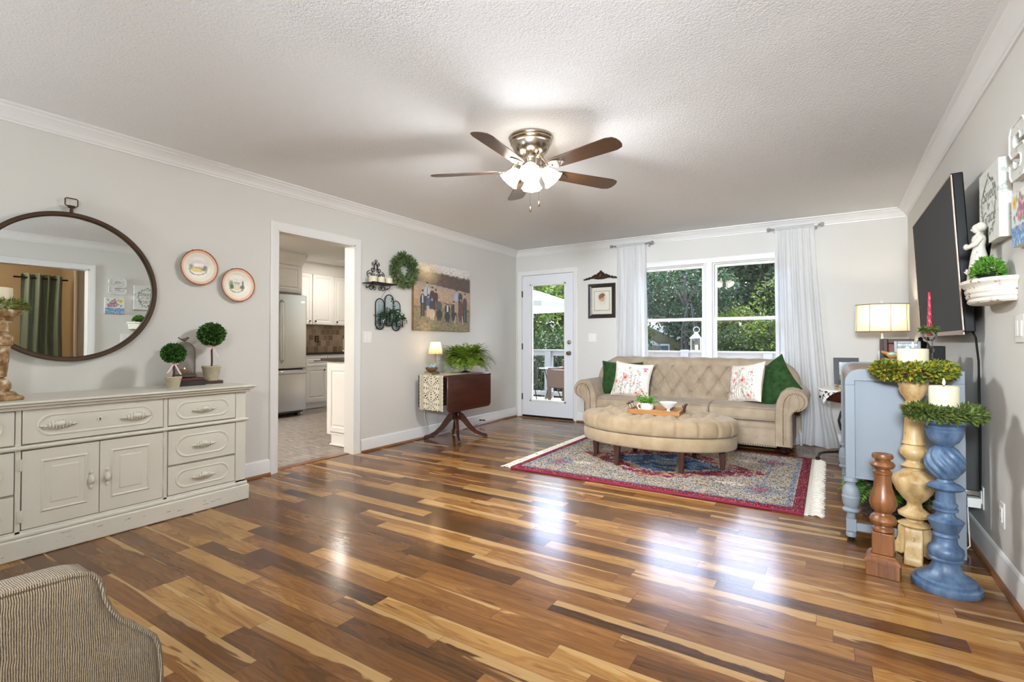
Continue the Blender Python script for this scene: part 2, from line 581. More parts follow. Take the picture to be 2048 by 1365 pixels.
# back wall with door and twin window openings
DX0, DX1, DZ = 0.108, 0.934, 2.068
WX0, WX1, WZ0, WZ1 = 1.87, 3.546, 0.84, 2.045
w = MB()
w.box(0, DX0, 0, 0.15, -0.12, H); w.box(DX0, DX1, 0, 0.15, DZ, H); w.box(DX1, WX0, 0, 0.15, -0.12, H)
w.box(WX0, WX1, 0, 0.15, -0.12, WZ0); w.box(WX0, WX1, 0, 0.15, WZ1, H); w.box(WX1, RW, 0, 0.15, -0.12, H)
struct('wall_back', w, M['wall'], smooth=False)
# right wall with the hall opening (seen only in the round mirror)
HY0, HY1, HZ = -4.83, -3.845, 2.07
w = MB()
w.box(RW, RW + 0.12, YB, HY0, -0.12, H); w.box(RW, RW + 0.12, HY1, 0.15, -0.12, H); w.box(RW, RW + 0.12, HY0, HY1, HZ, H)
struct('wall_right', w, M['wall'], smooth=False)
# rear wall, behind the camera
struct('wall_rear', MB().box(-0.12, RW + 0.12, YB - 0.15, YB, -0.12, H), M['wall'], smooth=False)

# crown moulding: one profile swept round the room
CROWN = [(0.0, 0.0), (0.0, -0.091), (0.010, -0.091), (0.012, -0.080), (0.020, -0.075), (0.024, -0.064), (0.034, -0.052), (0.052, -0.034), (0.066, -0.026), (0.070, -0.017), (0.080, -0.013), (0.090, -0.011), (0.090, 0.0)]
def sweep(name, prof, z0, side, a, b, m, m0=0.0, m1=0.0, bevel=0):
    """profile (out, up) along one wall; mitred by its own depth where m0/m1 = 1"""
    mb = MB(); rings = []
    for t_, mm, sg in ((a, m0, 1), (b, m1, -1)):
        ring = []
        for o, u in prof:
            k = t_ + sg * mm * o
            ring.append({'left': (o, k, z0 + u), 'right': (RW - o, k, z0 + u), 'back': (k, -o, z0 + u), 'rear': (k, YB + o, z0 + u)}[side])
        rings.append(ring)
    mb.rings(rings)
    return struct(name, mb, m, ang=25)
sweep('trim_1', CROWN, H, 'left', YB, 0, M['trim'], 1, 1)
sweep('trim_2', CROWN, H, 'back', 0, RW, M['trim'], 1, 1)
sweep('trim_3', CROWN, H, 'right', YB, 0, M['trim'], 1, 1)

BASE = [(0, 0), (0.016, 0), (0.016, 0.102), (0.012, 0.112), (0.012, 0.118), (0.006, 0.128), (0, 0.13)]
SHOE = [(0.014, 0), (0.034, 0), (0.033, 0.008), (0.028, 0.015), (0.020, 0.019), (0.014, 0.020)]
def baseboard(n, side, a, b, m0=0, m1=0):
    o = sweep(n, BASE, 0.0, side, a, b, M['trim'], m0, m1)
    s_ = sweep('shoe_moulding', SHOE, 0.0, side, a, b, M['shoe'], m0, m1)
    s_.parent = o
baseboard('baseboard_left', 'left', -2.916, 0, 0, 1)
baseboard('baseboard_left_2', 'left', YB, -3.874)
baseboard('baseboard_back', 'back', 0.99, RW, 0, 1)
baseboard('baseboard_right', 'right', -3.775, 0, 0, 1)
baseboard('baseboard_right_2', 'right', YB, -4.90)

def casing(name, side, a, b, top, wd=0.066, th=0.017, kind='structure'):
    """three mitred boards with a raised outer bead"""
    prof = [(0, 0), (0, th * .55), (wd * .3, th * .62), (wd * .62, th), (wd * .9, th), (wd, th * .7), (wd, 0)]
    path = [(a, 0.0, -1, 0), (a, top, -1, 1), (b, top, 1, 1), (b, 0.0, 1, 0)]
    rings = []
    for k, z, sx, sz in path:
        ring = []
        for o, t_ in prof:
            q, zz = k + sx * o, z + sz * o
            ring.append({'left': (t_, q, zz), 'right': (RW - t_, q, zz), 'back': (q, -t_, zz)}[side])
        rings.append(ring)
    return struct(name, MB().rings(rings), M['trim'], ang=20)
casing('trim_4', 'left', KY0 + .002, KY1 - .002, KZ - .002)
jm = MB()
jm.box(-0.137, 0.004, KY0, KY0 + .014, 0, KZ); jm.box(-0.137, 0.004, KY1 - .014, KY1, 0, KZ); jm.box(-0.137, 0.004, KY0, KY1, KZ - .014, KZ)
struct('trim_5', jm, M['trim'], smooth=False)
casing('trim_6', 'back', DX0 - .004, DX1 + .004, DZ + .004)
casing('trim_7', 'right', HY0, HY1, HZ)
jm = MB()
jm.box(RW - .004, RW + .137, HY0, HY0 + .014, 0, HZ); jm.box(RW - .004, RW + .137, HY1 - .014, HY1, 0, HZ); jm.box(RW - .004, RW + .137, HY0, HY1, HZ - .014, HZ)
struct('trim_8', jm, M['trim'], smooth=False)

# ---------------------------------------------------------------- glazed back door
GX0, GX1, GZ0, GZ1 = 0.262, 0.800, 0.258, 1.915
db = MB()
y0, y1 = -0.001, 0.043
db.box(DX0 + .004, GX0, y0, y1, 0.034, DZ - .004); db.box(GX1, DX1 - .004, y0, y1, 0.034, DZ - .004)
db.box(GX0, GX1, y0, y1, 0.034, GZ0); db.box(GX0, GX1, y0, y1, GZ1, DZ - .004)
door = struct('door_1', db, M['doorwhite'], smooth=False)
gb = MB()
for (a, b, c_, e) in ((GX0 - .022, GX0 + .004, GZ0 - .022, GZ1 + .022), (GX1 - .004, GX1 + .022, GZ0 - .022, GZ1 + .022), (GX0 - .022, GX1 + .022, GZ0 - .022, GZ0 + .004), (GX0 - .022, GX1 + .022, GZ1 - .004, GZ1 + .022)):
    gb.box(a, b, -0.012, 0.05, c_, e)
obj('glazing_frame', gb, M['white'], door, bevel=.004)
obj('door_glass', MB().box(GX0, GX1, 0.018, 0.024, GZ0, GZ1), M['glass'], door, smooth=False)
for z in (0.30, 1.03, 1.80):
    hb = MB(); hb.cyl((DX0 + .001, -0.008, z - .045), (DX0 + .001, -0.008, z + .045), .007, n=10); hb.box(DX0 - .012, DX0 + .012, -0.004, .002, z - .045, z + .045)
    obj('hinge', hb, M['bronze'], door)
q = Matrix.Rotation(PI / 2, 3, 'X')
KX, KN = 0.872, 0.94
kb = MB().lathe([(0.0, 0.062), (.018, .062), (.027, .052), (.028, .042), (.020, .030), (.012, .024), (.012, .012), (.030, .010), (.033, .004), (.033, 0)], (KX, 0, KN), 20, q)
obj('door_knob', kb, M['nickel'], door)
kb = MB().lathe([(0.0, 0.024), (.012, .024), (.024, .020), (.028, .012), (.031, .004), (.031, 0)], (KX, 0, KN + .152), 20, q)
kb.box(KX - .003, KX + .003, -.038, -.02, KN + .14, KN + .164)
obj('deadbolt', kb, M['nickel'], door)
obj('door_sweep', MB().box(DX0 + .004, DX1 - .004, -0.006, 0.04, 0.004, 0.034), M['black'], door, smooth=False)
tb = MB().prism([(-0.075, 0), (0.10, 0), (0.10, 0.012), (-0.03, 0.012), (-0.075, 0.004)], DX0 - .03, DX1 + .03, 'x')
struct('trim_9', tb, M['shoe'])
jm = MB()
jm.box(DX0 - .02, DX0 + .001, .044, .15, 0, DZ); jm.box(DX1 - .001, DX1 + .02, .044, .15, 0, DZ); jm.box(DX0, DX1, .044, .15, DZ, DZ + .02)
struct('trim_10', jm, M['trim'], smooth=False)

# ---------------------------------------------------------------- twin double-hung window
MX0, MX1 = 2.668, 2.748
win = struct('window_1', MB().box(MX0 - .006, MX1 + .006, -0.002, 0.12, WZ0, WZ1), M['trim'], smooth=False)
def frame_rect(mb, x0, x1, z0, z1, y0, y1, wl, wr, wb, wt):
    mb.box(x0, x0 + wl, y0, y1, z0, z1); mb.box(x1 - wr, x1, y0, y1, z0, z1)
    mb.box(x0 + wl, x1 - wr, y0, y1, z0, z0 + wb); mb.box(x0 + wl, x1 - wr, y0, y1, z1 - wt, z1)
for (a, b) in ((WX0, MX0 - .006), (MX1 + .006, WX1)):
    fb = MB(); frame_rect(fb, a, b, WZ0, WZ1, .03, .125, .016, .016, .02, .016)
    obj('window_frame', fb, M['trim'], win, smooth=False)
    for (z0, z1, yy, top) in ((WZ0 + .018, 1.392, .045, 0), (1.355, WZ1 - .014, .078, 1)):
        sb = MB(); frame_rect(sb, a + .016, b - .016, z0, z1, yy, yy + .03, .024, .024, .036 if not top else .03, .03)
        sh = obj('sash', sb, M['white'], win, smooth=False)
        obj('pane', MB().box(a + .03, b - .03, yy + .012, yy + .017, z0 + .02, z1 - .02), M['glass'], sh, smooth=False)
cb = MB()
prof = [(0, 0), (0, .010), (.02, .011), (.042, .017), (.06, .017), (.066, .012), (.066, 0)]
rings = [[(k + sx * o, -t_, z + sz * o) for o, t_ in prof] for k, z, sx, sz in ((WX0 + .004, WZ0, -1, 0), (WX0 + .004, WZ1 - .004, -1, 1), (WX1 - .004, WZ1 - .004, 1, 1), (WX1 - .004, WZ0, 1, 0))]
obj('window_casing', cb.rings(rings), M['trim'], win, ang=20)
obj('mullion_casing', MB().prism([(MX0, 0), (MX0, -.010), (MX0 + .018, -.015), (MX1 - .018, -.015), (MX1, -.010), (MX1, 0)], WZ0, WZ1 - .002, 'z'), M['trim'], win, ang=20)
obj('window_sill', MB().box(WX0 - .09, WX1 + .09, -.035, .12, WZ0 - .022, WZ0 + .002), M['trim'], win, bevel=.006)
obj('window_apron', MB().box(WX0 - .06, WX1 + .06, -.014, 0, WZ0 - .085, WZ0 - .022), M['trim'], win, bevel=.003)
# ================================================================ ceiling fan with lights
FX, FY = 2.285, -3.485
fan = thing('ceiling_fan', 'brushed nickel ceiling fan with five dark wood blades and lit glass shades', 'ceiling fan', (FX, FY, H))
mp = [(0.0, 2.312), (.056, 2.312), (.060, 2.316), (.078, 2.322), (.098, 2.336), (.114, 2.356), (.123, 2.378), (.126, 2.390), (.133, 2.394), (.133, 2.400), (.129, 2.404), (.136, 2.410), (.141, 2.414), (.141, 2.420), (.137, 2.424), (.145, 2.430), (.145, 2.438), (.142, 2.44), (0, 2.44)]
obj('motor_housing', MB().lathe(mp, (FX, FY, 0), 48), M['nickel'], fan, ang=30)
mp = [(0, 2.222), (.03, 2.222), (.052, 2.230), (.060, 2.242), (.063, 2.29), (.067, 2.295), (.067, 2.303), (.054, 2.306), (.054, 2.313), (0, 2.313)]
obj('switch_housing', MB().lathe(mp, (FX, FY, 0), 36), M['nickel'], fan, ang=30)
def mat_blade():
    t = NT('dark walnut fan blade')
    co = t.coord('Object', (2, 2, 2))
    n = t.noise(co, 60, 5, .6)
    base = t.ramp(n, [(.3, '#33200f'), (.7, '#523620')])
    return t.done(t.pbsdf(base, .3, 0, None, .5))
M['blade'] = mat_blade()
BZ = 2.222
for k in range(5):
    a = R(-13 + 72 * k)
    rot = Matrix.Translation((FX, FY, BZ)) @ Matrix.Rotation(a, 4, 'Z') @ Matrix.Rotation(R(-12), 4, 'X')
    out = []
    for i in range(13):
        s_ = i / 12
        x = .185 + s_ * .477
        w_ = .052 + .016 * s_ ** .8
        if i == 0: w_ *= .86
        if i == 12: w_ *= .80
        out.append((x, w_))
    tip = [(.676, .030), (.680, 0.0)]
    poly = [(x, w_) for x, w_ in out] + tip + [(x, -w_) for x, w_ in reversed(out + tip[:1])]
    bl = MB().prism(poly, -.003, .003).xform(rot)
    blade = obj('blade', bl, M['blade'], fan, bevel=.0015)
    ib = MB()
    rot2 = Matrix.Translation((FX, FY, BZ)) @ Matrix.Rotation(a, 4, 'Z')
    ib.tube([(.05, 0, .085), (.085, 0, .078), (.12, 0, .035), (.15, 0, -.006), (.185, 0, -.010)], [.011, .010, .008, .007, .007], 8)
    sc = []
    for i in range(25):
        th = 2 * PI * i / 24
        sc.append((.225 + .055 * math.cos(th) - .01 * abs(math.sin(th)), .033 * math.sin(th) * (1.15 - .3 * math.cos(th))))
    pl = MB().prism(sc[:-1], -.0085, -.004).xform(Matrix.Rotation(R(-12), 4, 'X'))
    ib.add(pl.v, pl.f)
    ib.xform(rot2)
    obj('blade_bracket', ib, M['nickel'], blade)
M['shade'] = mat_emit('frosted lamp glass', '#fff4e6', 7.0, '#f4efe6')
for k in range(4):
    a = R(-62 + 90 * k)
    d_ = Vector((math.cos(a), math.sin(a), 0))
    p0 = Vector((FX, FY, 2.250)) + d_ * .045
    p1 = Vector((FX, FY, 2.236)) + d_ * .076
    am = MB().tube([p0, p0.lerp(p1, .5) + Vector((0, 0, .008)), p1], .009, 8)
    ax = (d_ * .66 + Vector((0, 0, -.75))).normalized()
    qm = (-ax).to_track_quat('Z', 'Y').to_matrix()
    am.lathe([(0, .022), (.018, .02), (.024, .008), (.025, -.012), (.022, -.016), (0, -.016)], p1, 16, qm)
    arm = obj('lamp_arm', am, M['nickel'], fan)
    c_ = p1 + ax * .012
    pr = [(.026, 0), (.034, -.010), (.044, -.03), (.052, -.055), (.060, -.08), (.071, -.10), (.074, -.104), (.071, -.101), (.058, -.08), (.049, -.055), (.041, -.03), (.028, -.008)]
    sh = MB().lathe([(r_ * .93, z_ * .95) for r_, z_ in pr], c_, 32, qm, flute=lambda th, z: 1 + (.05 if z < -.09 else .012) * math.cos(8 * th))
    obj('lamp_shade', sh, M['shade'], arm)
    light('fan_bulb', 'POINT', c_ + ax * .070, 44.0, NEUT, shadow_soft_size=.045)
for (dx, dy, zb, l_) in ((.012, -.030, 1.945, .2), (.052, .012, 1.985, .17)):
    ch = MB().cyl((FX + dx, FY + dy, zb + .03), (FX + dx, FY + dy, 2.224), .0020, n=6)
    pc = obj('pull_chain', ch, M['chrome'], fan)
    kb = MB().lathe([(0, .034), (.0025, .032), (.006, .020), (.0085, .008), (.006, -.002), (0, -.004)], (FX + dx, FY + dy, zb), 12)
    obj('chain_knob', kb, M['bronze'], pc)

# ================================================================ white dresser under the round mirror
def mat_paintwear():
    t = NT('worn white dresser paint')
    co = t.coord('Object')
    n = t.noise(co, 5, 3)
    base = t.mix(n, c4('#cbc7b8'), c4('#d6d2c5'))
    cs = t.coord('Object', (30, 9, 70))
    ch = t.noise(cs, 1.6, 3, .6)
    sp = t.n('SeparateXYZ'); t.put(sp.inputs[0], co)
    low = t.math('LESS_THAN', sp.outputs[2], 0.085)
    low2 = t.math('GREATER_THAN', sp.outputs[2], 0.03)
    wear = t.math('MULTIPLY', t.math('GREATER_THAN', ch, 0.655), t.math('MULTIPLY', low, low2))
    base = t.mix(wear, base, c4('#4a3a2a'))
    return t.done(t.pbsdf(base, .42, 0, t.bump(t.noise(co, 240, 2), .05, .001), .4))
M['dresser'] = mat_paintwear()
DY0, DY1, DF, DT = -6.005, -4.335, 0.462, 0.797
dr = thing('dresser', 'long white painted dresser with raised oval drawer fronts under the round mirror', 'dresser', (.23, -5.17, 0))
b = MB()
b.box(.02, DF - .02, DY0, DY1, .10, DT - .04)
for (a, c_) in ((DY0, DY0 + .07), (DY1 - .07, DY1), (-5.513, -5.491), (-4.848, -4.826)):
    b.box(DF - .02, DF, a, c_, .125, DT - .045)
b.box(DF - .02, DF, DY0, DY1, .125, .14); b.box(DF - .02, DF, DY0, DY1, DT - .048, DT - .04)
obj('case', b, M['dresser'], dr, bevel=.002)
b = MB()
prof = [(DF + .052, DT), (DF + .052, DT - .012), (DF + .045, DT - .018), (DF + .042, DT - .022), (DF + .030, DT - .03), (DF + .024, DT - .038), (DF + .012, DT - .046), (.02, DT - .046), (.005, DT - .03), (.005, DT)]
b.box(.005, DF + .052, DY0 - .052, DY1 + .052, DT - .014, DT)
b.box(.01, DF + .040, DY0 - .040, DY1 + .040, DT - .028, DT - .014)
b.box(.01, DF + .022, DY0 - .022, DY1 + .022, DT - .046, DT - .028)
obj('dresser_top', b, M['dresser'], dr, bevel=.006, seg=3)
b = MB()
b.box(.03, DF + .02, DY0 - .018, DY1 + .018, .0, .105)
b.box(.03, DF + .012, DY0 - .010, DY1 + .010, .105, .128)
obj('plinth', b, M['dresser'], dr, bevel=.008, seg=3)
b = MB()
b.box(.02, DF + .016, DY0 - .016, DY1 + .016, .548, .570)
obj('rail_moulding', b, M['dresser'], dr, bevel=.009, seg=3)

def carved_pull(mb, x, y, z, s=1.0):
    for k in range(-4, 5):
        y_ = y + k * .0135 * s
        h_ = (.024 - .0011 * k * k) * s
        mb.sphere((x + .010 * s, y_, z + .001 * k * k * -.3 * s), (.013 * s * (1.15 - .06 * abs(k)), .0088 * s, h_), 10, 8)
    mb.sphere((x + .016 * s, y, z + .004), (.016 * s, .026 * s, .016 * s), 12, 8)
    for sg in (-1, 1):
        mb.sphere((x + .006, y + sg * .064 * s, z - .004), (.006, .014 * s, .005), 8, 6)
def stadium(y0, y1, z0, z1, n=12):
    r = (z1 - z0) / 2; zc = (z0 + z1) / 2; o = []
    for i in range(n + 1):
        a = -PI / 2 + PI * i / n; o.append((y1 - r + r * math.cos(a), zc + r * math.sin(a)))
    for i in range(n + 1):
        a = PI / 2 + PI * i / n; o.append((y0 + r + r * math.cos(a), zc + r * math.sin(a)))
    return o
def drawer(y0, y1, z0, z1, pulls, key=False):
    b = MB().box(DF - .018, DF + .003, y0 + .002, y1 - .002, z0 + .002, z1 - .002)
    w_, h_ = y1 - y0, z1 - z0
    o = stadium(y0 + w_ * .10 if w_ < .5 else y0 + .055, y1 - (w_ * .10 if w_ < .5 else .055), z0 + h_ * .17, z1 - h_ * .17)
    cy_, cz_ = (y0 + y1) / 2, (z0 + z1) / 2
    rs = []
    for ins, dx in ((0, 0.0025), (.003, .0075), (.008, .0075), (.013, .003), (.016, .0035)):
        rs.append([(DF + dx, y_ - ins * (1 if y_ > cy_ else -1) * min(1, abs(y_ - cy_) / .03), z_ - ins * (1 if z_ > cz_ else -1) * min(1, abs(z_ - cz_) / .03)) for y_, z_ in o])
    b.rings(rs, cap0=False)
    d_ = obj('drawer', b, M['dresser'], dr, bevel=.002)
    for (y_, s_) in pulls:
        p = MB(); carved_pull(p, DF + .004, y_, cz_, s_)
        obj('drawer_pull', p, M['dresser'], d_)
    if key:
        kb = MB().lathe([(0, .006), (.010, .006), (.013, .003), (.013, 0)], (DF + .003, cy_, cz_ + .005), 16, Matrix.Rotation(PI / 2, 3, 'Y'))
        kb2 = obj('keyhole_plate', kb, M['dresser'], d_)
        obj('keyhole', MB().cyl((DF + .0085, cy_, cz_ + .006), (DF + .0095, cy_, cz_ + .006), .004, n=10).box(DF + .0085, DF + .0095, cy_ - .0018, cy_ + .0018, cz_ - .004, cz_ + .006), M['black'], kb2)
zr = ((.575, .749), (.328, .543), (.142, .320))
for (a, c_) in ((-4.824, -4.408), (-5.932, -5.515)):
    for (z0, z1) in zr: drawer(a, c_, z0, z1, [((a + c_) / 2, .95)])
drawer(-5.489, -4.850, .575, .751, [(-5.345, 1.0), (-4.995, 1.0)], True)
def cdoor(y0, y1, z0, z1, hinge_y, knob_y):
    b = MB().box(DF - .018, DF + .004, y0 + .002, y1 - .002, z0 + .002, z1 - .002)
    a, c_, e, f = y0 + .075, y1 - .055, z0 + .075, z1 - .06
    if knob_y < (y0 + y1) / 2: a, c_ = y0 + .055, y1 - .075
    rs = []
    for ins, dx in ((-.004, .004), (.004, .010), (.010, .006), (.013, -.007), (.020, -.007), (.042, .007), (.043, .007)):
        rs.append([(DF + dx, a + ins, e + ins), (DF + dx, c_ - ins, e + ins), (DF + dx, c_ - ins, f - ins), (DF + dx, a + ins, f - ins)])
    d_ = obj('cabinet_door', b.rings(rs, cap0=False), M['dresser'], dr, ang=12)
    k = MB()
    k.sphere((DF + .016, knob_y, .335), (.014, .012, .022), 12, 8)
    k.sphere((DF + .008, knob_y, .335), (.006, .014, .030), 12, 8)
    k.sphere((DF + .008, knob_y, .378), (.006, .008, .012), 10, 6)
    k.sphere((DF + .008, knob_y, .298), (.006, .008, .012), 10, 6)
    obj('door_knob', k, M['dresser'], d_)
    for z in (z0 + .07, z1 - .07):
        hb = MB().cyl((DF + .006, hinge_y, z - .03), (DF + .006, hinge_y, z + .03), .005, n=8)
        hb.box(DF, DF + .005, hinge_y - .012, hinge_y + .012, z - .028, z + .028)
        obj('hinge', hb, M['dresser'], d_, bevel=.001)
cdoor(-5.489, -5.168, .142, .543, -5.492, -5.205)
cdoor(-5.168, -4.850, .142, .543, -4.848, -5.132)

# ---------------------------------------------------------------- round mirror (leans very slightly on its hanger)
mr = thing('wall_mirror', 'big round mirror in a thin bronze frame hanging above the white dresser', 'mirror', (.03, -5.18, 1.432), R(-1.03))
q = Matrix.Rotation(PI / 2, 3, 'Y')
obj('mirror_frame', MB().lathe([(.424, 0), (.424, .024), (.430, .030), (.446, .032), (.451, .028), (.451, -.012), (.424, -.012)], (0, 0, 0), 96, q), M['bronze'], mr, local=True, ang=30)
bf = bpy.data.objects['mirror_frame']
M['mirror'] = mat('mirror silvering', '#d4d8d6', 0.0, 1.0, var=0)
obj('mirror_glass', MB().lathe([(0, .012), (.426, .012), (.426, 0), (0, 0)], (0, 0, 0), 96, q), M['mirror'], mr, local=True, ang=20)
hb = MB()
hb.tube([(.004, -.03, .500), (.004, -.03, .535), (.004, -.024, .541), (.004, .024, .541), (.004, .03, .535), (.004, .03, .500), (.004, .024, .494), (.004, -.024, .494)], .0035, 8, True)
hb.cyl((.004, 0, .445), (.004, 0, .485), .010, .008, 12)
hb.cyl((.004, -.016, .490), (.004, .016, .490), .009, n=12)
obj('hanger_loop', hb, M['bronze'], mr, local=True)

# ---------------------------------------------------------------- two transferware plates
def plate(y, z, r, lab_, paint):
    o = thing('wall_plate', lab_, 'plate', (0.005, y, z))
    prof = [(.0, .010), (.25, .010), (.52, .010), (.62, .013), (.70, .020), (.74, .024), (.86, .030), (.97, .037), (1.0, .038), (1.0, .034), (.8, .022), (.66, .006), (.5, .0), (0, 0)]
    n = 240
    mb = MB(); rs = []; cols = []
    def height(q_): 
        for (a, ha), (c_, hc) in zip(prof[:9], prof[1:9]):
            if a <= q_ <= c_: return ha + (hc - ha) * (q_ - a) / (c_ - a)
        return .038
    m = 46
    rad = [i / m for i in range(m + 1)]
    pic = paint()
    for i in range(1, m + 1):
        rs.append([(height(rad[i]), r * rad[i] * math.cos(2 * PI * k / n), r * rad[i] * math.sin(2 * PI * k / n)) for k in range(n)])
    mb.rings(rs, cap0=True, cap1=False)
    col = []
    nf = len(mb.f)
    for f in mb.f[:-1]:
        c_ = np.mean([mb.v[i] for i in f], 0)
        yy, zz = c_[1] / r, c_[2] / r
        q_ = math.hypot(yy, zz); th = math.atan2(zz, yy)
        if q_ > .965: cc = C('#8c5a2c')
        elif q_ > .80:
            if q_ > .945 or q_ < .815: cc = C('#b0533a')
            else: cc = C('#d9937e') if math.sin(th * 60) > -.1 else C('#ece0cc')
        elif q_ > .66: cc = C('#e9e4d3')
        else:
            px, py = int((yy + .7) / 1.4 * pic.w), int((zz + .7) / 1.4 * pic.h)
            cc = pic.a[py, px]
        col += [(*cc, 1)] * len(f)
    col += [(*C('#e9e4d3'), 1)] * len(mb.f[-1])
    k0 = len(mb.v)
    back = MB().rings([[(.0, r * .5 * math.cos(2 * PI * k / n), r * .5 * math.sin(2 * PI * k / n)) for k in range(n)], [(.034, r * .998 * math.cos(2 * PI * k / n), r * .998 * math.sin(2 * PI * k / n)) for k in range(n)]], cap0=True, cap1=False)
    mb.add(back.v, back.f)
    col += [(*C('#e2dcc8'), 1)] * sum(len(f) for f in back.f)
    mb.c = col
    obj('dish', mb, M['glaze'], o, local=True, recalc=True)
    for a in (R(80), R(112), R(252), R(284)):
        hb = MB().tube([(.001, r * .9 * math.cos(a), r * .9 * math.sin(a)), (.03, r * 1.02 * math.cos(a), r * 1.02 * math.sin(a)), (.042, r * 1.01 * math.cos(a), r * 1.01 * math.sin(a)), (.040, r * .96 * math.cos(a), r * .96 * math.sin(a))], .0012, 6)
        obj('wire_hook', hb, M['brass'], o, local=True)
    return o
M['glaze'] = mat_attr('glazed china', .38, spec=.4, coat=.15)
def paint_a():
    p = Pic(90, 90, '#e9e4d3')
    p.ell(.5, .62, .36, .22, '#b9a9ab', .8, .6); p.ell(.46, .60, .12, .07, '#e6ddd2', .9, .8); p.ell(.62, .62, .10, .06, '#e6ddd2', .7, .8)
    p.ell(.5, .42, .33, .11, '#c9b85e', .95, .4); p.ell(.50, .49, .12, .03, '#a8604a', .9, .5)
    p.ell(.24, .52, .07, .10, '#6b7556', .9, .7); p.ell(.78, .50, .08, .10, '#3c3d35', .9, .5); p.ell(.70, .44, .10, .05, '#4a4a3a', .8, .6)
    for i in range(60):
        a = R(185 + i * 3); p.ell(.5 + .33 * math.cos(a) + p.rng.normal(0, .012), .45 + .25 * math.sin(a) + p.rng.normal(0, .012), .022, .016, ['#5a5a4a', '#8c8878', '#403f38', '#cfc8b4'][i % 4], .9, .6)
    return p.fuzz(40, .12)
def paint_b():
    p = Pic(90, 90, '#e9e4d3')
    p.ell(.5, .62, .34, .18, '#dcd0c8', .8, .8); p.ell(.5, .38, .28, .10, '#d8cfa4', .9, .5)
    p.rect(.40, .62, .48, .60, '#cfc9c4'); p.rect(.39, .63, .575, .61, '#857a80')
    for i in range(5): p.rect(.42 + i * .042, .43 + i * .042, .48, .575, '#7d7682')
    p.ell(.26, .52, .09, .16, '#7f8a5e', .9, .6); p.ell(.30, .42, .08, .10, '#40573c', .9, .5); p.ell(.76, .56, .035, .15, '#4a5f4a', .9, .6); p.ell(.74, .42, .10, .08, '#4f6547', .9, .5)
    for i in range(50):
        a = R(190 + i * 3.3); p.ell(.5 + .30 * math.cos(a) + p.rng.normal(0, .012), .40 + .20 * math.sin(a) + p.rng.normal(0, .012), .02, .015, ['#4f5c48', '#8c9080', '#3b4a3a', '#cfc8b4'][i % 4], .9, .6)
    return p.fuzz(40, .12)
plate(-4.445, 1.645, .130, 'pink rimmed plate with yellow meadow scene, higher of the two on the wall', paint_a)
plate(-4.160, 1.543, .131, 'pink rimmed plate with pale columned house scene, lower and nearer the doorway', paint_b)

# ---------------------------------------------------------------- leaves
LEAF = {
 'box': mat_leaf('boxwood leaves', ['#16310f', '#2a4f1c', '#406c28', '#649040'], .45, .15),
 'olive': mat_leaf('soft green wreath leaves', ['#4a5f38', '#64794a', '#7d9160', '#3c5230'], .6, .2),
 'fern': mat_leaf('bright fern leaves', ['#86a032', '#aec04c', '#6a8c30', '#4f7a2c'], .55, .45),
 'moss': mat_leaf('yellow green filler leaves', ['#3f5a24', '#6f7f2a', '#8f8a26', '#b89f2a', '#2f4720', '#57692a'], .55, .25),
 'sprig': mat_leaf('olive green sprig leaves', ['#37481f', '#536429', '#6f7f38', '#2c3a1a'], .55, .2),
 'fresh': mat_leaf('fresh green leaves', ['#3f7022', '#5c9030', '#7aab45', '#2f5a1c'], .5, .3),
 'pine': mat_leaf('cypress sprigs', ['#3c4a18', '#5a6a22', '#7c8a34', '#2a3512'], .6, .2),
 'dark': mat_leaf('dark green leaves', ['#1f3a1c', '#2d4e26', '#3f6432'], .5, .2),
}
def ball_leaves(mb, c, r, n, L, Wd, squash=1.0):
    c = Vector(c)
    for i in range(n):
        v = rvec(); p = c + Vector((v.x, v.y, v.z * squash)) * r * random.uniform(.80, .97)
        d = (v + rvec() * .75).normalized()
        mb.leaf(p, d, rvec(), L * random.uniform(.7, 1.2), Wd * random.uniform(.8, 1.2))
def ring_leaves(mb, c, R0, r0, n, L, Wd, q=None, spread=.8, flat=1.0):
    c = Vector(c); q = q or Matrix.Identity(3)
    for i in range(n):
        a = random.uniform(0, 2 * PI); b = random.uniform(0, 2 * PI); rr = r0 * math.sqrt(random.random())
        rad = Vector((math.cos(a), math.sin(a), 0)); tan = Vector((-math.sin(a), math.cos(a), 0))
        o = rad * math.cos(b) + Vector((0, 0, flat)) * math.sin(b)
        p = rad * R0 + o * rr
        d = (o * spread + tan * .5 + rvec() * .6)
        mb.leaf(c + q @ p, q @ d, q @ rvec(), L * random.uniform(.7, 1.25), Wd * random.uniform(.8, 1.2))

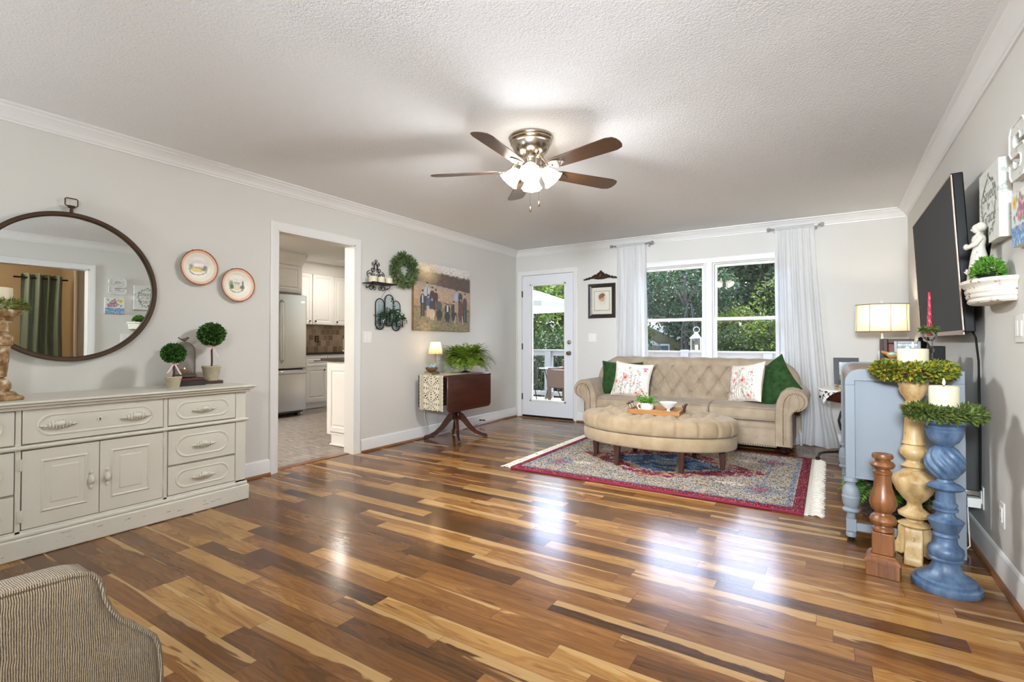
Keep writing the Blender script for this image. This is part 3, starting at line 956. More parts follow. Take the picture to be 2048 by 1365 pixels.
M['oldpot'] = mat('weathered clay', '#b8ab90', .9, var=.14, vscale=35, bump=.5, bscale=120)
M['ribbon'] = mat('pink ribbon', '#dcb3ac', .5, var=.05)
def topiary(x, y, z, ph, pr0, pr1, ball_z, ball_r, lab_):
    o = thing('topiary', lab_, 'topiary', (x, y, z))
    pb = MB().lathe([(0, 0), (pr0, 0), (pr0 * 1.02, .004), (pr1 * .97, ph - .016), (pr1, ph - .014), (pr1 * 1.05, ph - .006), (pr1 * 1.0, ph), (pr1 * .86, ph), (pr1 * .84, ph - .012), (0, ph - .012)], (x, y, z), 28)
    obj('pot', pb, M['oldpot'], o)
    st = MB().tube([(x, y, z + ph - .02), (x + .003, y + .002, z + ph + .03), (x, y, ball_z - ball_r * .8)], .007, 8)
    obj('stem', st, M['walnut'], o)
    mb = MB().sphere((x, y, ball_z), (ball_r * .86, ball_r * .86, ball_r * .80), 18, 12)
    core = obj('leaf_core', mb, M['corebox'], o)
    lb = MB(); ball_leaves(lb, (x, y, ball_z), ball_r, 1500, .023, .013, .92)
    obj('foliage', lb, LEAF['box'], o, smooth=False, recalc=False)
    rb = MB(); zb = ball_z - ball_r - .004
    for sg in (-1, 1):
        rb.grid(lambda u, v, sg=sg: (x + .012 + .004 * math.sin(3 * u), y + sg * (u * .034), zb + .010 * math.sin(PI * u) * sg * 0 + (.004 + .010 * math.sin(PI * u)) * (2 * v - 1) + .004), 8, 2)
        rb.grid(lambda u, v, sg=sg: (x + .014 + u * .02, y + sg * (u * .040 * (1.25 if sg < 0 else .75)) + (v - .5) * .011, zb - u * (.062 if sg < 0 else .075)), 8, 2)
    rb.sphere((x + .014, y, zb), .008, 8, 6)
    obj('ribbon_bow', rb, M['ribbon'], o)
M['corebox'] = mat('boxwood core', '#1a2c12', .9, var=.3, vscale=60)
topiary(.30, -4.726, DT, .075, .033, .046, DT + .226, .060, 'smaller boxwood ball topiary in a weathered pot at front of the dresser end')
M['paper'] = mat('book pages', '#c9b48c', .9, var=.1, vscale=90)
def book(name, x, y, z, sx, sy, th, rot, cov, lab_, group=None, cat='book', wrap=0):
    """lying book: spine toward +x"""
    o = thing(name, lab_, cat, (x, y, z), rot, group)
    b = MB()
    b.box(-sx / 2, sx / 2, -sy / 2, sy / 2, 0, .003); b.box(-sx / 2, sx / 2, -sy / 2, sy / 2, th - .003, th)
    b.box(sx / 2 - .004, sx / 2, -sy / 2, sy / 2, .002, th - .002)
    obj('cover', b, cov, o, local=True, bevel=.0012)
    obj('pages', MB().box(-sx / 2 + .004, sx / 2 - .005, -sy / 2 + .004, sy / 2 - .004, .003, th - .003), M['paper'], o, local=True, smooth=False)
    return o
M['redbook'] = mat('dull red cloth', '#5a2018', .7, var=.15, vscale=40)
M['blackbook'] = mat('black cloth', '#26211f', .7, var=.15, vscale=40)
M['brownbook'] = mat('brown leather', '#3c2416', .6, var=.15, vscale=40)
book('book', .17, -4.585, DT, .13, .185, .036, 0, M['blackbook'], 'thick black book at the bottom of the stack beneath the wire cloche')
book('book', .17, -4.590, DT + .037, .125, .18, .018, .04, M['redbook'], 'thin dull red book lying on the thick black one beneath the cloche')
book('book', .13, -4.402, DT, .11, .12, .022, -.15, M['brownbook'], 'small brown book under the larger topiary')
topiary(.135, -4.405, DT + .0225, .105, .045, .061, DT + .356, .083, 'larger boxwood ball topiary with pink bow standing on a small book')

# wire cloche with a bird finial and a gold tealight
M['mesh'] = None
def mat_wire():
    t = NT('woven wire mesh')
    co = t.coord('Object')
    sp = t.n('SeparateXYZ'); t.put(sp.inputs[0], co)
    at = t.math('ARCTAN2', t.math('SUBTRACT', sp.outputs[1], -4.60), t.math('SUBTRACT', sp.outputs[0], .17))
    a = t.math('MULTIPLY', at, 9.0); b_ = t.math('MULTIPLY', sp.outputs[2], 140.0)
    f1 = t.math('ABSOLUTE', t.math('SUBTRACT', t.math('FRACT', t.math('ADD', a, b_)), .5))
    f2 = t.math('ABSOLUTE', t.math('SUBTRACT', t.math('FRACT', t.math('SUBTRACT', a, b_)), .5))
    hole = t.math('MULTIPLY', t.math('GREATER_THAN', f1, .13), t.math('GREATER_THAN', f2, .13))
    tr = t.n('BsdfTransparent')
    pb = t.pbsdf('#6b645a', .5, .6)
    mx = t.n('MixShader'); t.put(mx.inputs[0], hole); t.t.links.new(pb, mx.inputs[1]); t.t.links.new(tr.outputs[0], mx.inputs[2])
    return t.done(mx.outputs[0])
M['wire'] = mat_wire()
M['grey_iron'] = mat('aged grey metal', '#5b544b', .6, .4, var=.15, vscale=50)
cx_, cy__, cz_ = .17, -4.60, DT + .055
cl = thing('cloche', 'domed wire mesh cloche with a small bird finial on the stacked books', 'cloche', (cx_, cy__, cz_))
cb = MB().lathe([(0, .006), (.068, .006), (.071, .010), (.071, .018), (.066, .020), (0, .020)], (cx_, cy__, cz_), 32)
for k in range(4): cb.sphere((cx_ + .05 * math.cos(k * PI / 2 + .8), cy__ + .05 * math.sin(k * PI / 2 + .8), cz_ + .0045), .0055, 8, 6)
obj('base_plate', cb, M['grey_iron'], cl)
pr = [(.064, .020), (.064, .18)] + [(.064 * math.cos(a), .18 + .064 * math.sin(a)) for a in [PI / 2 * i / 8 for i in range(1, 8)]] + [(.004, .244)]
obj('mesh_dome', MB().lathe(pr, (cx_, cy__, cz_), 40), M['wire'], cl, recalc=False)
fb = MB()
pts = [(cx_, cy__ + .065, cz_ + .02), (cx_, cy__ + .065, cz_ + .18)] + [(cx_, cy__ + .065 * math.cos(a), cz_ + .18 + .065 * math.sin(a)) for a in [PI * i / 16 for i in range(1, 16)]] + [(cx_, cy__ - .065, cz_ + .18), (cx_, cy__ - .065, cz_ + .02)]
fb.tube(pts, .002, 6)
obj('dome_rib', fb, M['grey_iron'], cl)
zb = cz_ + .246
bb = MB()
bb.sphere((cx_, cy__, zb + .016), (.009, .019, .011), 14, 10, M=Matrix.Rotation(R(18), 3, 'X'))
bb.sphere((cx_, cy__ + .018, zb + .027), .0085, 12, 8)
bb.cyl((cx_, cy__ + .025, zb + .028), (cx_, cy__ + .034, zb + .027), .003, .0004, 8)
bb.tube([(cx_, cy__ - .012, zb + .015), (cx_, cy__ - .030, zb + .022), (cx_, cy__ - .042, zb + .032)], [.007, .004, .003], 8)
bb.cyl((cx_, cy__ + .002, zb - .003), (cx_, cy__ + .002, zb + .008), .002, n=6)
obj('bird_finial', bb, M['grey_iron'], cl)
M['mercury'] = mat('gold mercury glass', '#c9a24e', .3, .9, var=.3, vscale=120)
tl = thing('votive_candle', 'gold glass votive glowing inside the wire cloche', 'candle', (cx_, cy__, cz_ + .0205))
obj('cup', MB().lathe([(0, 0), (.030, 0), (.034, .012), (.035, .040), (.033, .040), (.031, .01), (0, .006)], (cx_, cy__, cz_ + .0205), 24), M['mercury'], tl)
obj('wax', MB().lathe([(0, .0), (.030, 0), (.030, .022), (0, .022)], (cx_, cy__, cz_ + .0275), 20), M['wax'], tl)
obj('flame', MB().lathe([(0, 0), (.003, .004), (.0035, .009), (.0015, .016), (0, .02)], (cx_, cy__, cz_ + .051), 10), M['flame'], tl)

# carved pedestal candlestick at the left edge of the picture
def mat_whitewash():
    t = NT('whitewashed carved wood')
    co = t.coord('Object')
    n = t.noise(co, 28, 4, .6)
    base = t.ramp(n, [(.35, '#6d4d2a'), (.52, '#a2835a'), (.66, '#d4c7b0')])
    return t.done(t.pbsdf(base, .6, 0, t.bump(n, .2, .002)))
M['wash'] = mat_whitewash()
px_, py_ = .30, -5.553
cs = thing('candlestick', 'whitewashed carved wooden candlestick on the dresser in front of the round mirror', 'candlestick', (px_, py_, DT))
s4 = Matrix.Rotation(PI / 4, 3, 'Z')
r2 = math.sqrt(2)
cb = MB().lathe([(0, 0), (.088 * r2, 0), (.09 * r2, .008), (.088 * r2, .02), (.07 * r2, .03), (.06 * r2, .045), (0, .045)], (px_, py_, DT), 4, s4)
obj('foot', cb, M['wash'], cs, bevel=.005, ang=20)
cb = MB().lathe([(0, .045), (.050, .045), (.058, .06), (.058, .085), (.046, .105), (.030, .115), (.033, .12), (0, .12)], (px_, py_, DT), 28)
obj('lower_bulb', cb, M['wash'], cs)
cb = MB().lathe([(0, .12), (.040, .12), (.055, .285), (0, .285)], (px_, py_, DT), 32, flute=lambda a, z: 1 + .05 * math.cos(8 * a) * (1 if .12 < z < .285 else 1) + .015 * math.sin(z * 300))
obj('carved_shaft', cb, M['wash'], cs)
cb = MB().lathe([(0, .285), (.062, .285), (.065, .29), (.065, .33), (.060, .335), (.046, .342), (.044, .352), (.050, .356), (.045, .362), (.044, .375), (.052, .39), (.058, .41), (.070, .418), (.064, .424), (.075, .435), (.098, .452), (.104, .462), (.100, .468), (0, .468)], (px_, py_, DT), 36)
obj('cup', cb, M['wash'], cs)
lb = MB(); ring_leaves(lb, (px_, py_, DT + .492), .080, .032, 800, .034, .006, None, .9, .6)
tag(obj('greenery_ring', lb, LEAF['pine'], smooth=False, recalc=False), 'cypress candle ring on the whitewashed candlestick by the round mirror', 'wreath')
def pillar(x, y, z, r, h, lab_, lit=False, grp=None):
    o = thing('pillar_candle', lab_, 'candle', (x, y, z), 0, grp)
    obj('wax_body', MB().lathe([(0, 0), (r * .98, 0), (r, .003), (r, h - .004), (r * .96, h), (r * .86, h - .002), (r * .5, h - .006), (0, h - .007)], (x, y, z), 32), M['wax'], o)
    wk = obj('wick', MB().cyl((x, y, z + h - .008), (x, y, z + h + .006), .0012, n=6), M['black'], o)
    if lit:
        obj('flame', MB().lathe([(0, 0), (.0035, .004), (.0055, .011), (.004, .02), (.0015, .028), (0, .032)], (x, y, z + h + .003), 12), M['flame'], o)
    return o
pillar(px_, py_, DT + .4685, .060, .115, 'thick ivory pillar candle on the whitewashed candlestick by the round mirror')
# ================================================================ left wall beyond the kitchen opening
def switch_plate(side, c, z, gangs, lab_, name='light_switch'):
    """rocker switch plate on a wall; c = position along the wall"""
    w_ = .046 * gangs + .026
    def P(o, k, zz): return {'left': (o, k, zz), 'right': (RW - o, k, zz), 'back': (k, -o, zz)}[side]
    o = thing(name, lab_, 'switch' if 'switch' in name else 'outlet', P(0, c, z))
    def bx(mb, o0, o1, k0, k1, z0, z1):
        a, b = P(o0, k0, z0), P(o1, k1, z1)
        mb.box(min(a[0], b[0]), max(a[0], b[0]), min(a[1], b[1]), max(a[1], b[1]), z0, z1)
    b = MB(); bx(b, 0.0005, .006, c - w_ / 2, c + w_ / 2, z - .058, z + .058)
    obj('cover_plate', b, M['plastic'], o, bevel=.0025)
    for i in range(gangs):
        cc = c + (i - (gangs - 1) / 2) * .046
        b = MB(); bx(b, .006, .010, cc - .0165, cc + .0165, z - .033, z + .033)
        if name == 'light_switch':
            obj('rocker', b, M['white'], o, bevel=.0015)
        else:
            rc = obj('receptacle', b, M['white'] if name == 'outlet' else M['black'], o, bevel=.0015)
            for dz in (-.018, .018):
                for dk in (-.006, .006):
                    sb = MB(); bx(sb, .0095, .0103, cc + dk - .001, cc + dk + .001, z + dz - .005, z + dz + .005)
                    obj('slot', sb, M['black'], rc, smooth=False)
    return o
switch_plate('left', -2.840, 1.147, 2, 'double rocker light switch beside the kitchen doorway')
switch_plate('back', 1.220, 1.155, 2, 'double rocker light switch below the framed portrait')
switch_plate('right', -3.440, 1.155, 2, 'double rocker light switch below the corner bracket shelf')

def scroll(cx, cz, r, a0, turns, sgn, n=26, x=.012, shrink=.25):
    pts = []
    for i in range(n + 1):
        t_ = i / n; rr = r * (1 - (1 - shrink) * t_); a = a0 + sgn * turns * 2 * PI * t_
        pts.append((x, cx + rr * math.cos(a), cz + rr * math.sin(a)))
    return pts
sc = thing('candle_sconce', 'black scrolled iron wall shelf holding three ivory candles', 'sconce', (0, -2.76, 1.69))
sb = MB()
yc = -2.735
sb.tube(scroll(yc, 1.925, .014, -PI / 2, .95, 1, shrink=1), .0035)
for s_ in (-1, 1):
    sb.tube(scroll(yc + s_ * .032, 1.892, .020, PI / 2, 1.1, -s_, x=.010), .0035)
    sb.tube(scroll(yc + s_ * .042, 1.835, .034, PI / 2 + s_ * .3, 1.2, s_, x=.010), .004)
    sb.tube(scroll(yc + s_ * .082, 1.782, .038, PI / 2, 1.3, -s_, x=.010), .004)
    sb.tube(scroll(yc + s_ * .030, 1.770, .026, PI / 2, 1.2, s_, x=.010), .0035)
    sb.tube([(.01, yc + s_ * .004, 1.91), (.01, yc + s_ * .018, 1.868), (.01, yc + s_ * .05, 1.80), (.01, yc + s_ * .03, 1.74), (.01, yc + s_ * .02, 1.70)], .004)
    sb.tube(scroll(yc + s_ * .085, 1.655, .036, PI / 2, 1.3, s_, x=.03), .004)
    sb.tube(scroll(yc + s_ * .030, 1.645, .024, PI / 2, 1.2, -s_, x=.03), .0035)
    sb.tube([(.10, yc + s_ * .12, 1.684), (.07, yc + s_ * .13, 1.655), (.02, yc + s_ * .13, 1.640), (.006, yc + s_ * .12, 1.66)], .004)
obj('scrollwork', sb, M['iron'], sc)
obj('tray_shelf', MB().box(.004, .145, -2.905, -2.565, 1.684, 1.690).box(.139, .145, -2.905, -2.565, 1.690, 1.696), M['iron'], sc, bevel=.001)
for i, (y_, l_) in enumerate(((-2.842, 'short ivory candle on the iron wall shelf, nearest the doorway'), (-2.738, 'short ivory candle in the middle of the iron wall shelf'), (-2.636, 'short ivory candle on the iron wall shelf, nearest the wreath'))):
    pillar(.088, y_, 1.6905, .042, .064, l_, False, 'candles on the iron wall shelf')

wr = thing('wreath', 'round leafy green wreath hanging on the wall beside the canvas family picture', 'wreath', (.04, -2.372, 1.872))
q = Matrix.Rotation(PI / 2, 3, 'Y')
obj('twig_ring', MB().tube([(.035, -2.372 + .135 * math.cos(2 * PI * i / 40), 1.872 + .135 * math.sin(2 * PI * i / 40)) for i in range(40)], .012, 8, True), M['walnut'], wr)
lb = MB(); ring_leaves(lb, (.052, -2.372, 1.872), .132, .05, 1500, .042, .014, q, .9, .75)
lb.v = [(max(.004, p[0]), p[1], p[2]) for p in lb.v]
obj('leaves', lb, LEAF['olive'], wr, smooth=False, recalc=False)

# hanging planter: three arched glass-backed frames with jars
M['seeded'] = mat('antique mirror panel', '#b9c2c6', .3, .5, var=.3, vscale=30)
M['jar'] = mat_glass('jar glass', (.86, .92, .93), 1.6)
pl = thing('hanging_planter', 'black iron wall planter of three arched panels with jars of trailing greenery', 'planter', (0.01, -2.56, 1.40))
for i, (y_, z0, z1) in enumerate(((-2.680, 1.228, 1.545), (-2.565, 1.268, 1.592), (-2.452, 1.218, 1.535))):
    xo = .012 if i != 1 else .026
    hw = .058
    arch = [(y_ + hw * math.cos(a), z1 - hw + hw * math.sin(a)) for a in [PI * k / 14 for k in range(15)]] + [(y_ + hw * math.cos(a), z0 + hw + hw * math.sin(a)) for a in [PI + PI * k / 14 for k in range(15)]]
    fb = MB().tube([(xo, a, b) for a, b in arch], .0055, 8, True)
    for zz in (z0 + .06, z0 + .13):
        fb.tube([(xo, y_ - .05, zz)] + [(xo + .052 + .046 * math.sin(PI * k / 10) * .9, y_ - .046 * math.cos(PI * k / 10), zz) for k in range(11)] + [(xo, y_ + .05, zz)], .0025, 6)
    fb.tube([(p[0] + xo, p[1], p[2]) for p in scroll(y_ - .014, z0 + .018, .013, 0, 1.1, 1, x=.02)], .002, 6)
    fb.tube([(p[0] + xo, p[1], p[2]) for p in scroll(y_ + .014, z0 + .018, .013, PI, 1.1, -1, x=.02)], .002, 6)
    fb.lathe([(0, 0), (.042, 0), (.042, .006), (0, .006)], (xo + .052, y_, z0 + .036), 20)
    fr = obj('arch_frame', fb, M['iron'], pl)
    ins = [(y_ + (a - y_) * .93, (z0 + z1) / 2 + (b - (z0 + z1) / 2) * .975) for a, b in arch]
    obj('back_panel', MB().prism(ins, xo - .004, xo, 'x'), M['seeded'], fr, smooth=False)
    jr = obj('jar', MB().lathe([(0, 0), (.036, 0), (.038, .006), (.038, .095), (.034, .105), (.036, .115), (.033, .115), (.031, .105), (.035, .095), (.035, .008), (0, .006)], (xo + .052, y_, z0 + .0425), 24), M['jar'], fr)
    lb = MB()
    for k in range(26):
        a = random.uniform(0, 2 * PI); o0 = Vector((xo + .052, y_, z0 + .13))
        d = Vector((math.cos(a) * .6 + .2, math.sin(a), random.uniform(-.5, 1.4))).normalized()
        L_ = random.uniform(.05, .13 if i < 2 else .11)
        for j in range(7):
            s_ = (j + 1) / 7; p = o0 + d * L_ * s_ + Vector((0, 0, -.10 * s_ * s_ * L_ / .1 * .5))
            if p.x < .02: p.x = .02
            lb.leaf(p, d + rvec() * .9, rvec(), random.uniform(.016, .028), .014)
    for j in range(14):
        s_ = j / 13
        if i == 2: p = Vector((xo + .06, y_ + .03 + .07 * s_, z0 + .14 - .05 * s_ * s_)); lb.leaf(p, (rvec() + Vector((0, .6, -.2))), rvec(), .025, .014)
        if i == 1: p = Vector((xo + .06, y_ + .01 - .02 * s_, z0 + .15 + .12 * s_)); lb.leaf(p, rvec(), rvec(), .03, .018)
    obj('ivy_sprigs', lb, LEAF['dark'], jr, smooth=False, recalc=False)
hb = MB()
for a, b in (((.014, -2.680, 1.545), (.006, -2.572, 1.66)), ((.014, -2.452, 1.535), (.006, -2.572, 1.66))): hb.tube([a, b], .0012, 5)
hb.sphere((.006, -2.572, 1.66), .005, 8, 6)
obj('hanging_wire', hb, M['grey_iron'], pl)

# canvas print of a family group in a field at sunset (generic figures)
def family():
    p = Pic(132, 104, '#b08a5e')
    p.rect(0, 1, .86, 1, '#ddd8d2'); p.put(np.clip((p.Y - (.90 - .03 * p.X + .03 * (p.field(40) - .5))) / -.02, 0, 1) * (p.Y > .60), '#5b4334')
    p.put(np.clip((p.field(34) - .45) * 2, 0, 1) * ((p.Y > .66) & (p.Y < .92)), '#8a5a3a', .7)
    p.put(np.clip((p.field(50) - .5) * 2, 0, 1) * ((p.Y > .84) & (p.Y < .96) & (p.X > .5)), '#c9b49c', .5)
    p.put(np.clip((p.X - .45) / .5, 0, 1) * ((p.Y > .62) & (p.Y < .84)), '#4a4038', .7)
    p.ell(.20, .88, .16, .14, '#f4cf86', .75, 1.4); p.ell(.2, .92, .05, .05, '#ffeec0', .9, 1)
    line_ = .72 - .09 * p.X
    p.put(((p.Y < line_) & (p.Y > .46)).astype(float), '#b79a7c'); p.put(((p.Y < line_) & (p.Y > line_ - .05)).astype(float), '#a89684', .8)
    p.put(np.clip((p.field(46) - .4) * 2.2, 0, 1) * ((p.Y < .60) & (p.Y > .34)), '#c7905e', .8)
    p.put(((p.Y < .36)).astype(float), '#7d7048', .9); p.put(np.clip((p.field(52) - .45) * 2.5, 0, 1) * (p.Y < .34), '#a88a50', .8); p.put(np.clip((p.field(60) - .55) * 3, 0, 1) * (p.Y < .36), '#54573a', .8)
    p.fuzz(70, .18)
    skin, hair = '#d3a78a', '#4a3326'
    def fig(x, top, foot, wd, shirt, trous, hr=hair, sit=False):
        h = top - foot; hd = min(.026, h * .13)
        p.ell(x, top - hd * 1.1, hd * .62, hd, skin); p.ell(x, top - hd * .55, hd * .68, hd * .6, hr)
        p.ell(x, top - h * .36, wd, h * .20, shirt, 1, .2); p.rect(x - wd * .9, x + wd * .9, top - h * .52, top - h * .3, shirt)
        if sit: p.ell(x, foot + h * .28, wd * 1.1, h * .2, trous, 1, .2); p.rect(x - wd * .6, x - wd * .1, foot, foot + h * .3, trous); p.rect(x + wd * .1, x + wd * .6, foot, foot + h * .3, trous)
        else: p.rect(x - wd * .8, x - wd * .08, foot, top - h * .5, trous); p.rect(x + wd * .08, x + wd * .8, foot, top - h * .5, trous)
    fig(.215, .72, .30, .052, '#b9bdc9', '#3a3540'); p.line(.215, .64, .215, .50, .006, '#2a2c4a')
    fig(.30, .66, .30, .045, '#3a2c2c', '#2b2428'); fig(.36, .63, .32, .040, '#4a2226', '#2b2428')
    fig(.14, .60, .20, .042, '#2c3340', '#20242c'); p.rect(.125, .155, .40, .52, '#aebbc2')
    fig(.235, .54, .20, .036, '#38507c', '#c0a080'); fig(.295, .50, .16, .046, '#28304c', '#c9a98c', '#7a5038', True)
    fig(.42, .51, .15, .050, '#55504c', '#2a2a2c', '#b98a4a', True); p.fuzz(90, .05)
    fig(.565, .47, .13, .050, '#262a34', '#23262e', '#b9aa9a', True); p.rect(.55, .58, .30, .40, '#c0ccd0')
    fig(.685, .48, .16, .050, '#2e2c32', '#26262c', '#3a261c', True)
    fig(.735, .66, .30, .044, '#9fb2d6', '#b09478'); fig(.81, .68, .30, .042, '#3a3c4c', '#2c2e38')
    fig(.82, .54, .14, .046, '#6a352c', '#6a352c', '#3c241a', True); fig(.90, .62, .14, .046, '#4a3c4e', '#22384a')
    p.line(.49, .43, .68, .41, .006, '#5a4030'); p.line(.33, .30, .32, .16, .006, '#d0c4b0'); p.line(.72, .24, .70, .13, .006, '#d0c4b0'); p.line(.85, .24, .86, .12, .006, '#d0c4b0')
    g = p.a.mean(2, keepdims=True); p.a = p.a * .78 + g * .22; p.a = p.a * .88 + .05
    return p
cv = thing('canvas_picture', 'large canvas photograph of a family group in a golden field', 'picture', (0.02, -1.69, 1.61))
M['canvas'] = mat_attr('canvas print', .7)
M['canvasedge'] = mat('canvas edge', '#8a6a48', .85, var=.3, vscale=12)
CY0, CY1, CZ0, CZ1 = -2.205, -1.182, 1.230, 2.003
obj('stretched_canvas', MB().box(.002, .0345, CY0, CY1, CZ0, CZ1), M['canvasedge'], cv, smooth=False)
obj('photo_print', family().mesh(lambda u, v: (.0350, CY0 + u * (CY1 - CY0), CZ0 + v * (CZ1 - CZ0))), M['canvas'], cv, smooth=False, recalc=False)

# ---------------------------------------------------------------- drop-leaf table against the wall
TT = .735
tb = thing('drop_leaf_table', 'mahogany pedestal drop-leaf table with both leaves folded down against the wall', 'table', (.31, -1.80, 0))
def rrect(a0, a1, b0, b1, r, n=6, top=True):
    o = []
    for (ca, cb, s0) in ((a1 - r, b0 + r, -PI / 2), (a1 - r, b1 - r, 0), (a0 + r, b1 - r, PI / 2), (a0 + r, b0 + r, PI)):
        for i in range(n + 1):
            a = s0 + PI / 2 * i / n
            o.append((ca + r * math.cos(a), cb + r * math.sin(a)))
    return o
obj('table_top', MB().prism(rrect(.118, .500, -2.200, -1.402, .02), TT - .02, TT), M['mahog'], tb, bevel=.006)
def leafpoly(z0): 
    r = .055; y0_, y1_ = -2.200, -1.402
    o = [(y0_, TT - .004), (y0_, z0 + r)]
    o += [(y0_ + r - r * math.cos(a), z0 + r - r * math.sin(a)) for a in [PI / 2 * i / 6 for i in range(1, 7)]]
    o += [(y1_ - r + r * math.sin(a), z0 + r - r * math.cos(a)) for a in [PI / 2 * i / 6 for i in range(0, 7)]]
    o += [(y1_, TT - .004)]
    return o
obj('front_leaf', MB().prism(leafpoly(.340), .502, .520, 'x'), M['mahog'], tb, bevel=.005)
obj('wall_leaf', MB().prism(leafpoly(.350), .098, .116, 'x'), M['mahog'], tb, bevel=.005)
ab = MB(); ab.box(.15, .47, -2.10, -1.50, TT - .11, TT - .02)
obj('apron', ab, M['mahog'], tb, bevel=.004)
pb = MB().lathe([(0, .215), (.036, .215), (.046, .235), (.052, .255), (.046, .27), (.052, .285), (.058, .31), (.052, .33), (.038, .345), (.034, .40), (.042, .48), (.05, .56), (.06, TT - .11), (0, TT - .11)], (.31, -1.80, 0), 28)
obj('pedestal', pb, M['mahog'], tb, ang=30)
for k in range(4):
    a = R(45 + 90 * k)
    d_ = Vector((math.cos(a), math.sin(a), 0)); sd = Vector((-d_.y, d_.x, 0))
    top = [(.02, .30), (.05, .298), (.09, .27), (.13, .215), (.18, .145), (.24, .085), (.30, .052), (.352, .040), (.365, .026)]
    bot = [(.02, .21), (.045, .205), (.075, .18), (.11, .135), (.16, .085), (.22, .042), (.29, .014), (.34, .003), (.362, .003)]
    rs = []
    for (ru, zu), (rl, zl) in zip(top, bot):
        hw = .019 - .006 * (ru / .365)
        if ru > .33: hw = .018
        rs.append([Vector((.31, -1.80, 0)) + d_ * ru + sd * hw + Vector((0, 0, zu)), Vector((.31, -1.80, 0)) + d_ * ru - sd * hw + Vector((0, 0, zu)), Vector((.31, -1.80, 0)) + d_ * rl - sd * hw + Vector((0, 0, zl)), Vector((.31, -1.80, 0)) + d_ * rl + sd * hw + Vector((0, 0, zl))])
    obj('leg', MB().rings(rs), M['mahog'], tb, bevel=.004)

def mat_crochet():
    t = NT('cream crochet lace')
    co = t.coord('Object')
    sp = t.n('SeparateXYZ'); t.put(sp.inputs[0], co)
    yy = t.math('SUBTRACT', sp.outputs[0], .30)
    ln = t.math('ADD', sp.outputs[1], sp.outputs[2])      # runs on from the top into the drop
    fu = t.math('SUBTRACT', t.math('FRACT', t.math('ADD', t.math('DIVIDE', yy, .17), .5)), .5)
    fv = t.math('SUBTRACT', t.math('FRACT', t.math('DIVIDE', ln, .17)), .5)
    rr = t.math('SQRT', t.math('ADD', t.math('MULTIPLY', fu, fu), t.math('MULTIPLY', fv, fv)))
    th = t.math('ARCTAN2', fu, fv)
    petals = t.math('COSINE', t.math('MULTIPLY', th, 8.0))
    ring = t.math('COSINE', t.math('MULTIPLY', rr, 46.0))
    ho = t.math('MULTIPLY', t.math('GREATER_THAN', petals, .15), t.math('GREATER_THAN', ring, .45))
    mesh_u = t.math('ABSOLUTE', t.math('SUBTRACT', t.math('FRACT', t.math('MULTIPLY', yy, 85.0)), .5))
    mesh_v = t.math('ABSOLUTE', t.math('SUBTRACT', t.math('FRACT', t.math('MULTIPLY', ln, 85.0)), .5))
    net = t.math('MULTIPLY', t.math('LESS_THAN', mesh_u, .24), t.math('LESS_THAN', mesh_v, .24))
    side = t.math('GREATER_THAN', t.math('ABSOLUTE', yy), .105)
    side2 = t.math('LESS_THAN', t.math('ABSOLUTE', yy), .155)
    net = t.math('MULTIPLY', net, t.math('MULTIPLY', side, side2))
    ho = t.math('MULTIPLY', ho, t.math('SUBTRACT', 1.0, side))
    hole = t.math('MAXIMUM', ho, net)
    pb = t.pbsdf('#d9cdb2', .9, 0, t.bump(t.noise(co, 420, 2), .6, .002), .2)
    tr = t.n('BsdfTransparent')
    mx = t.n('MixShader'); t.put(mx.inputs[0], hole); t.t.links.new(pb, mx.inputs[1]); t.t.links.new(tr.outputs[0], mx.inputs[2])
    return t.done(mx.outputs[0])
M['crochet'] = mat_crochet()
# the runner lies along the top and hangs over the end nearest the doorway
def runner_pt(u, v):
    # u across (x), v along: top from y=-1.43 to the end y=-2.203 then down
    s_ = v * 1.15
    top_l = .77
    wob = .004 * math.sin(v * 40) * (1 if v > .68 else .2)
    scal = .006 * math.sin(v * 90)
    x = .135 + u * .33
    if u == 0: x -= abs(scal)
    if u == 1: x += abs(scal)
    if s_ < top_l: return (x, -1.435 - s_, TT + .0022)
    dd = s_ - top_l
    if dd < .012: return (x, -2.2045 - .004 * math.sin(dd / .012 * PI / 2) , TT + .0022 - dd * .5)
    return (x, -2.2085 - wob * 0 - .004 * (1 + math.sin(u * 14)), TT - .004 - (dd - .012) - .008 * abs(math.sin(u * 15)) * (1 if v > .985 else 0))
rb = MB().grid(runner_pt, 24, 160)
rn = obj('lace_runner', rb, M['crochet'])
tag(rn, 'cream crochet lace runner hanging over the end of the drop-leaf table', 'runner')

# small lamp with a ribbed glass shade
lx, ly, lz = .20, -2.03, TT + .0035
lm = thing('table_lamp', 'small lit lamp with ribbed shade and slim brass stem on the drop-leaf table', 'lamp', (lx, ly, lz))
obj('base', MB().lathe([(0, 0), (.046, 0), (.048, .004), (.046, .012), (.012, .016), (0, .016)], (lx, ly, lz), 28), M['brass'], lm)
obj('stem', MB().lathe([(0, .016), (.007, .016), (.007, .26), (.012, .265), (.012, .29), (0, .29)], (lx, ly, lz), 14), M['brass'], lm)
def mat_ribglass():
    t = NT('ribbed lamp glass')
    df = t.n('BsdfDiffuse'); df.inputs[0].default_value = c4('#d8c8a8')
    tl_ = t.n('BsdfTranslucent'); tl_.inputs[0].default_value = c4('#c2ab82')
    tr = t.n('BsdfTransparent')
    m1 = t.n('MixShader'); m1.inputs[0].default_value = .6
    t.t.links.new(df.outputs[0], m1.inputs[1]); t.t.links.new(tl_.outputs[0], m1.inputs[2])
    m2 = t.n('MixShader'); m2.inputs[0].default_value = .40
    t.t.links.new(m1.outputs[0], m2.inputs[1]); t.t.links.new(tr.outputs[0], m2.inputs[2])
    return t.done(m2.outputs[0])
M['ribshade'] = mat_ribglass()
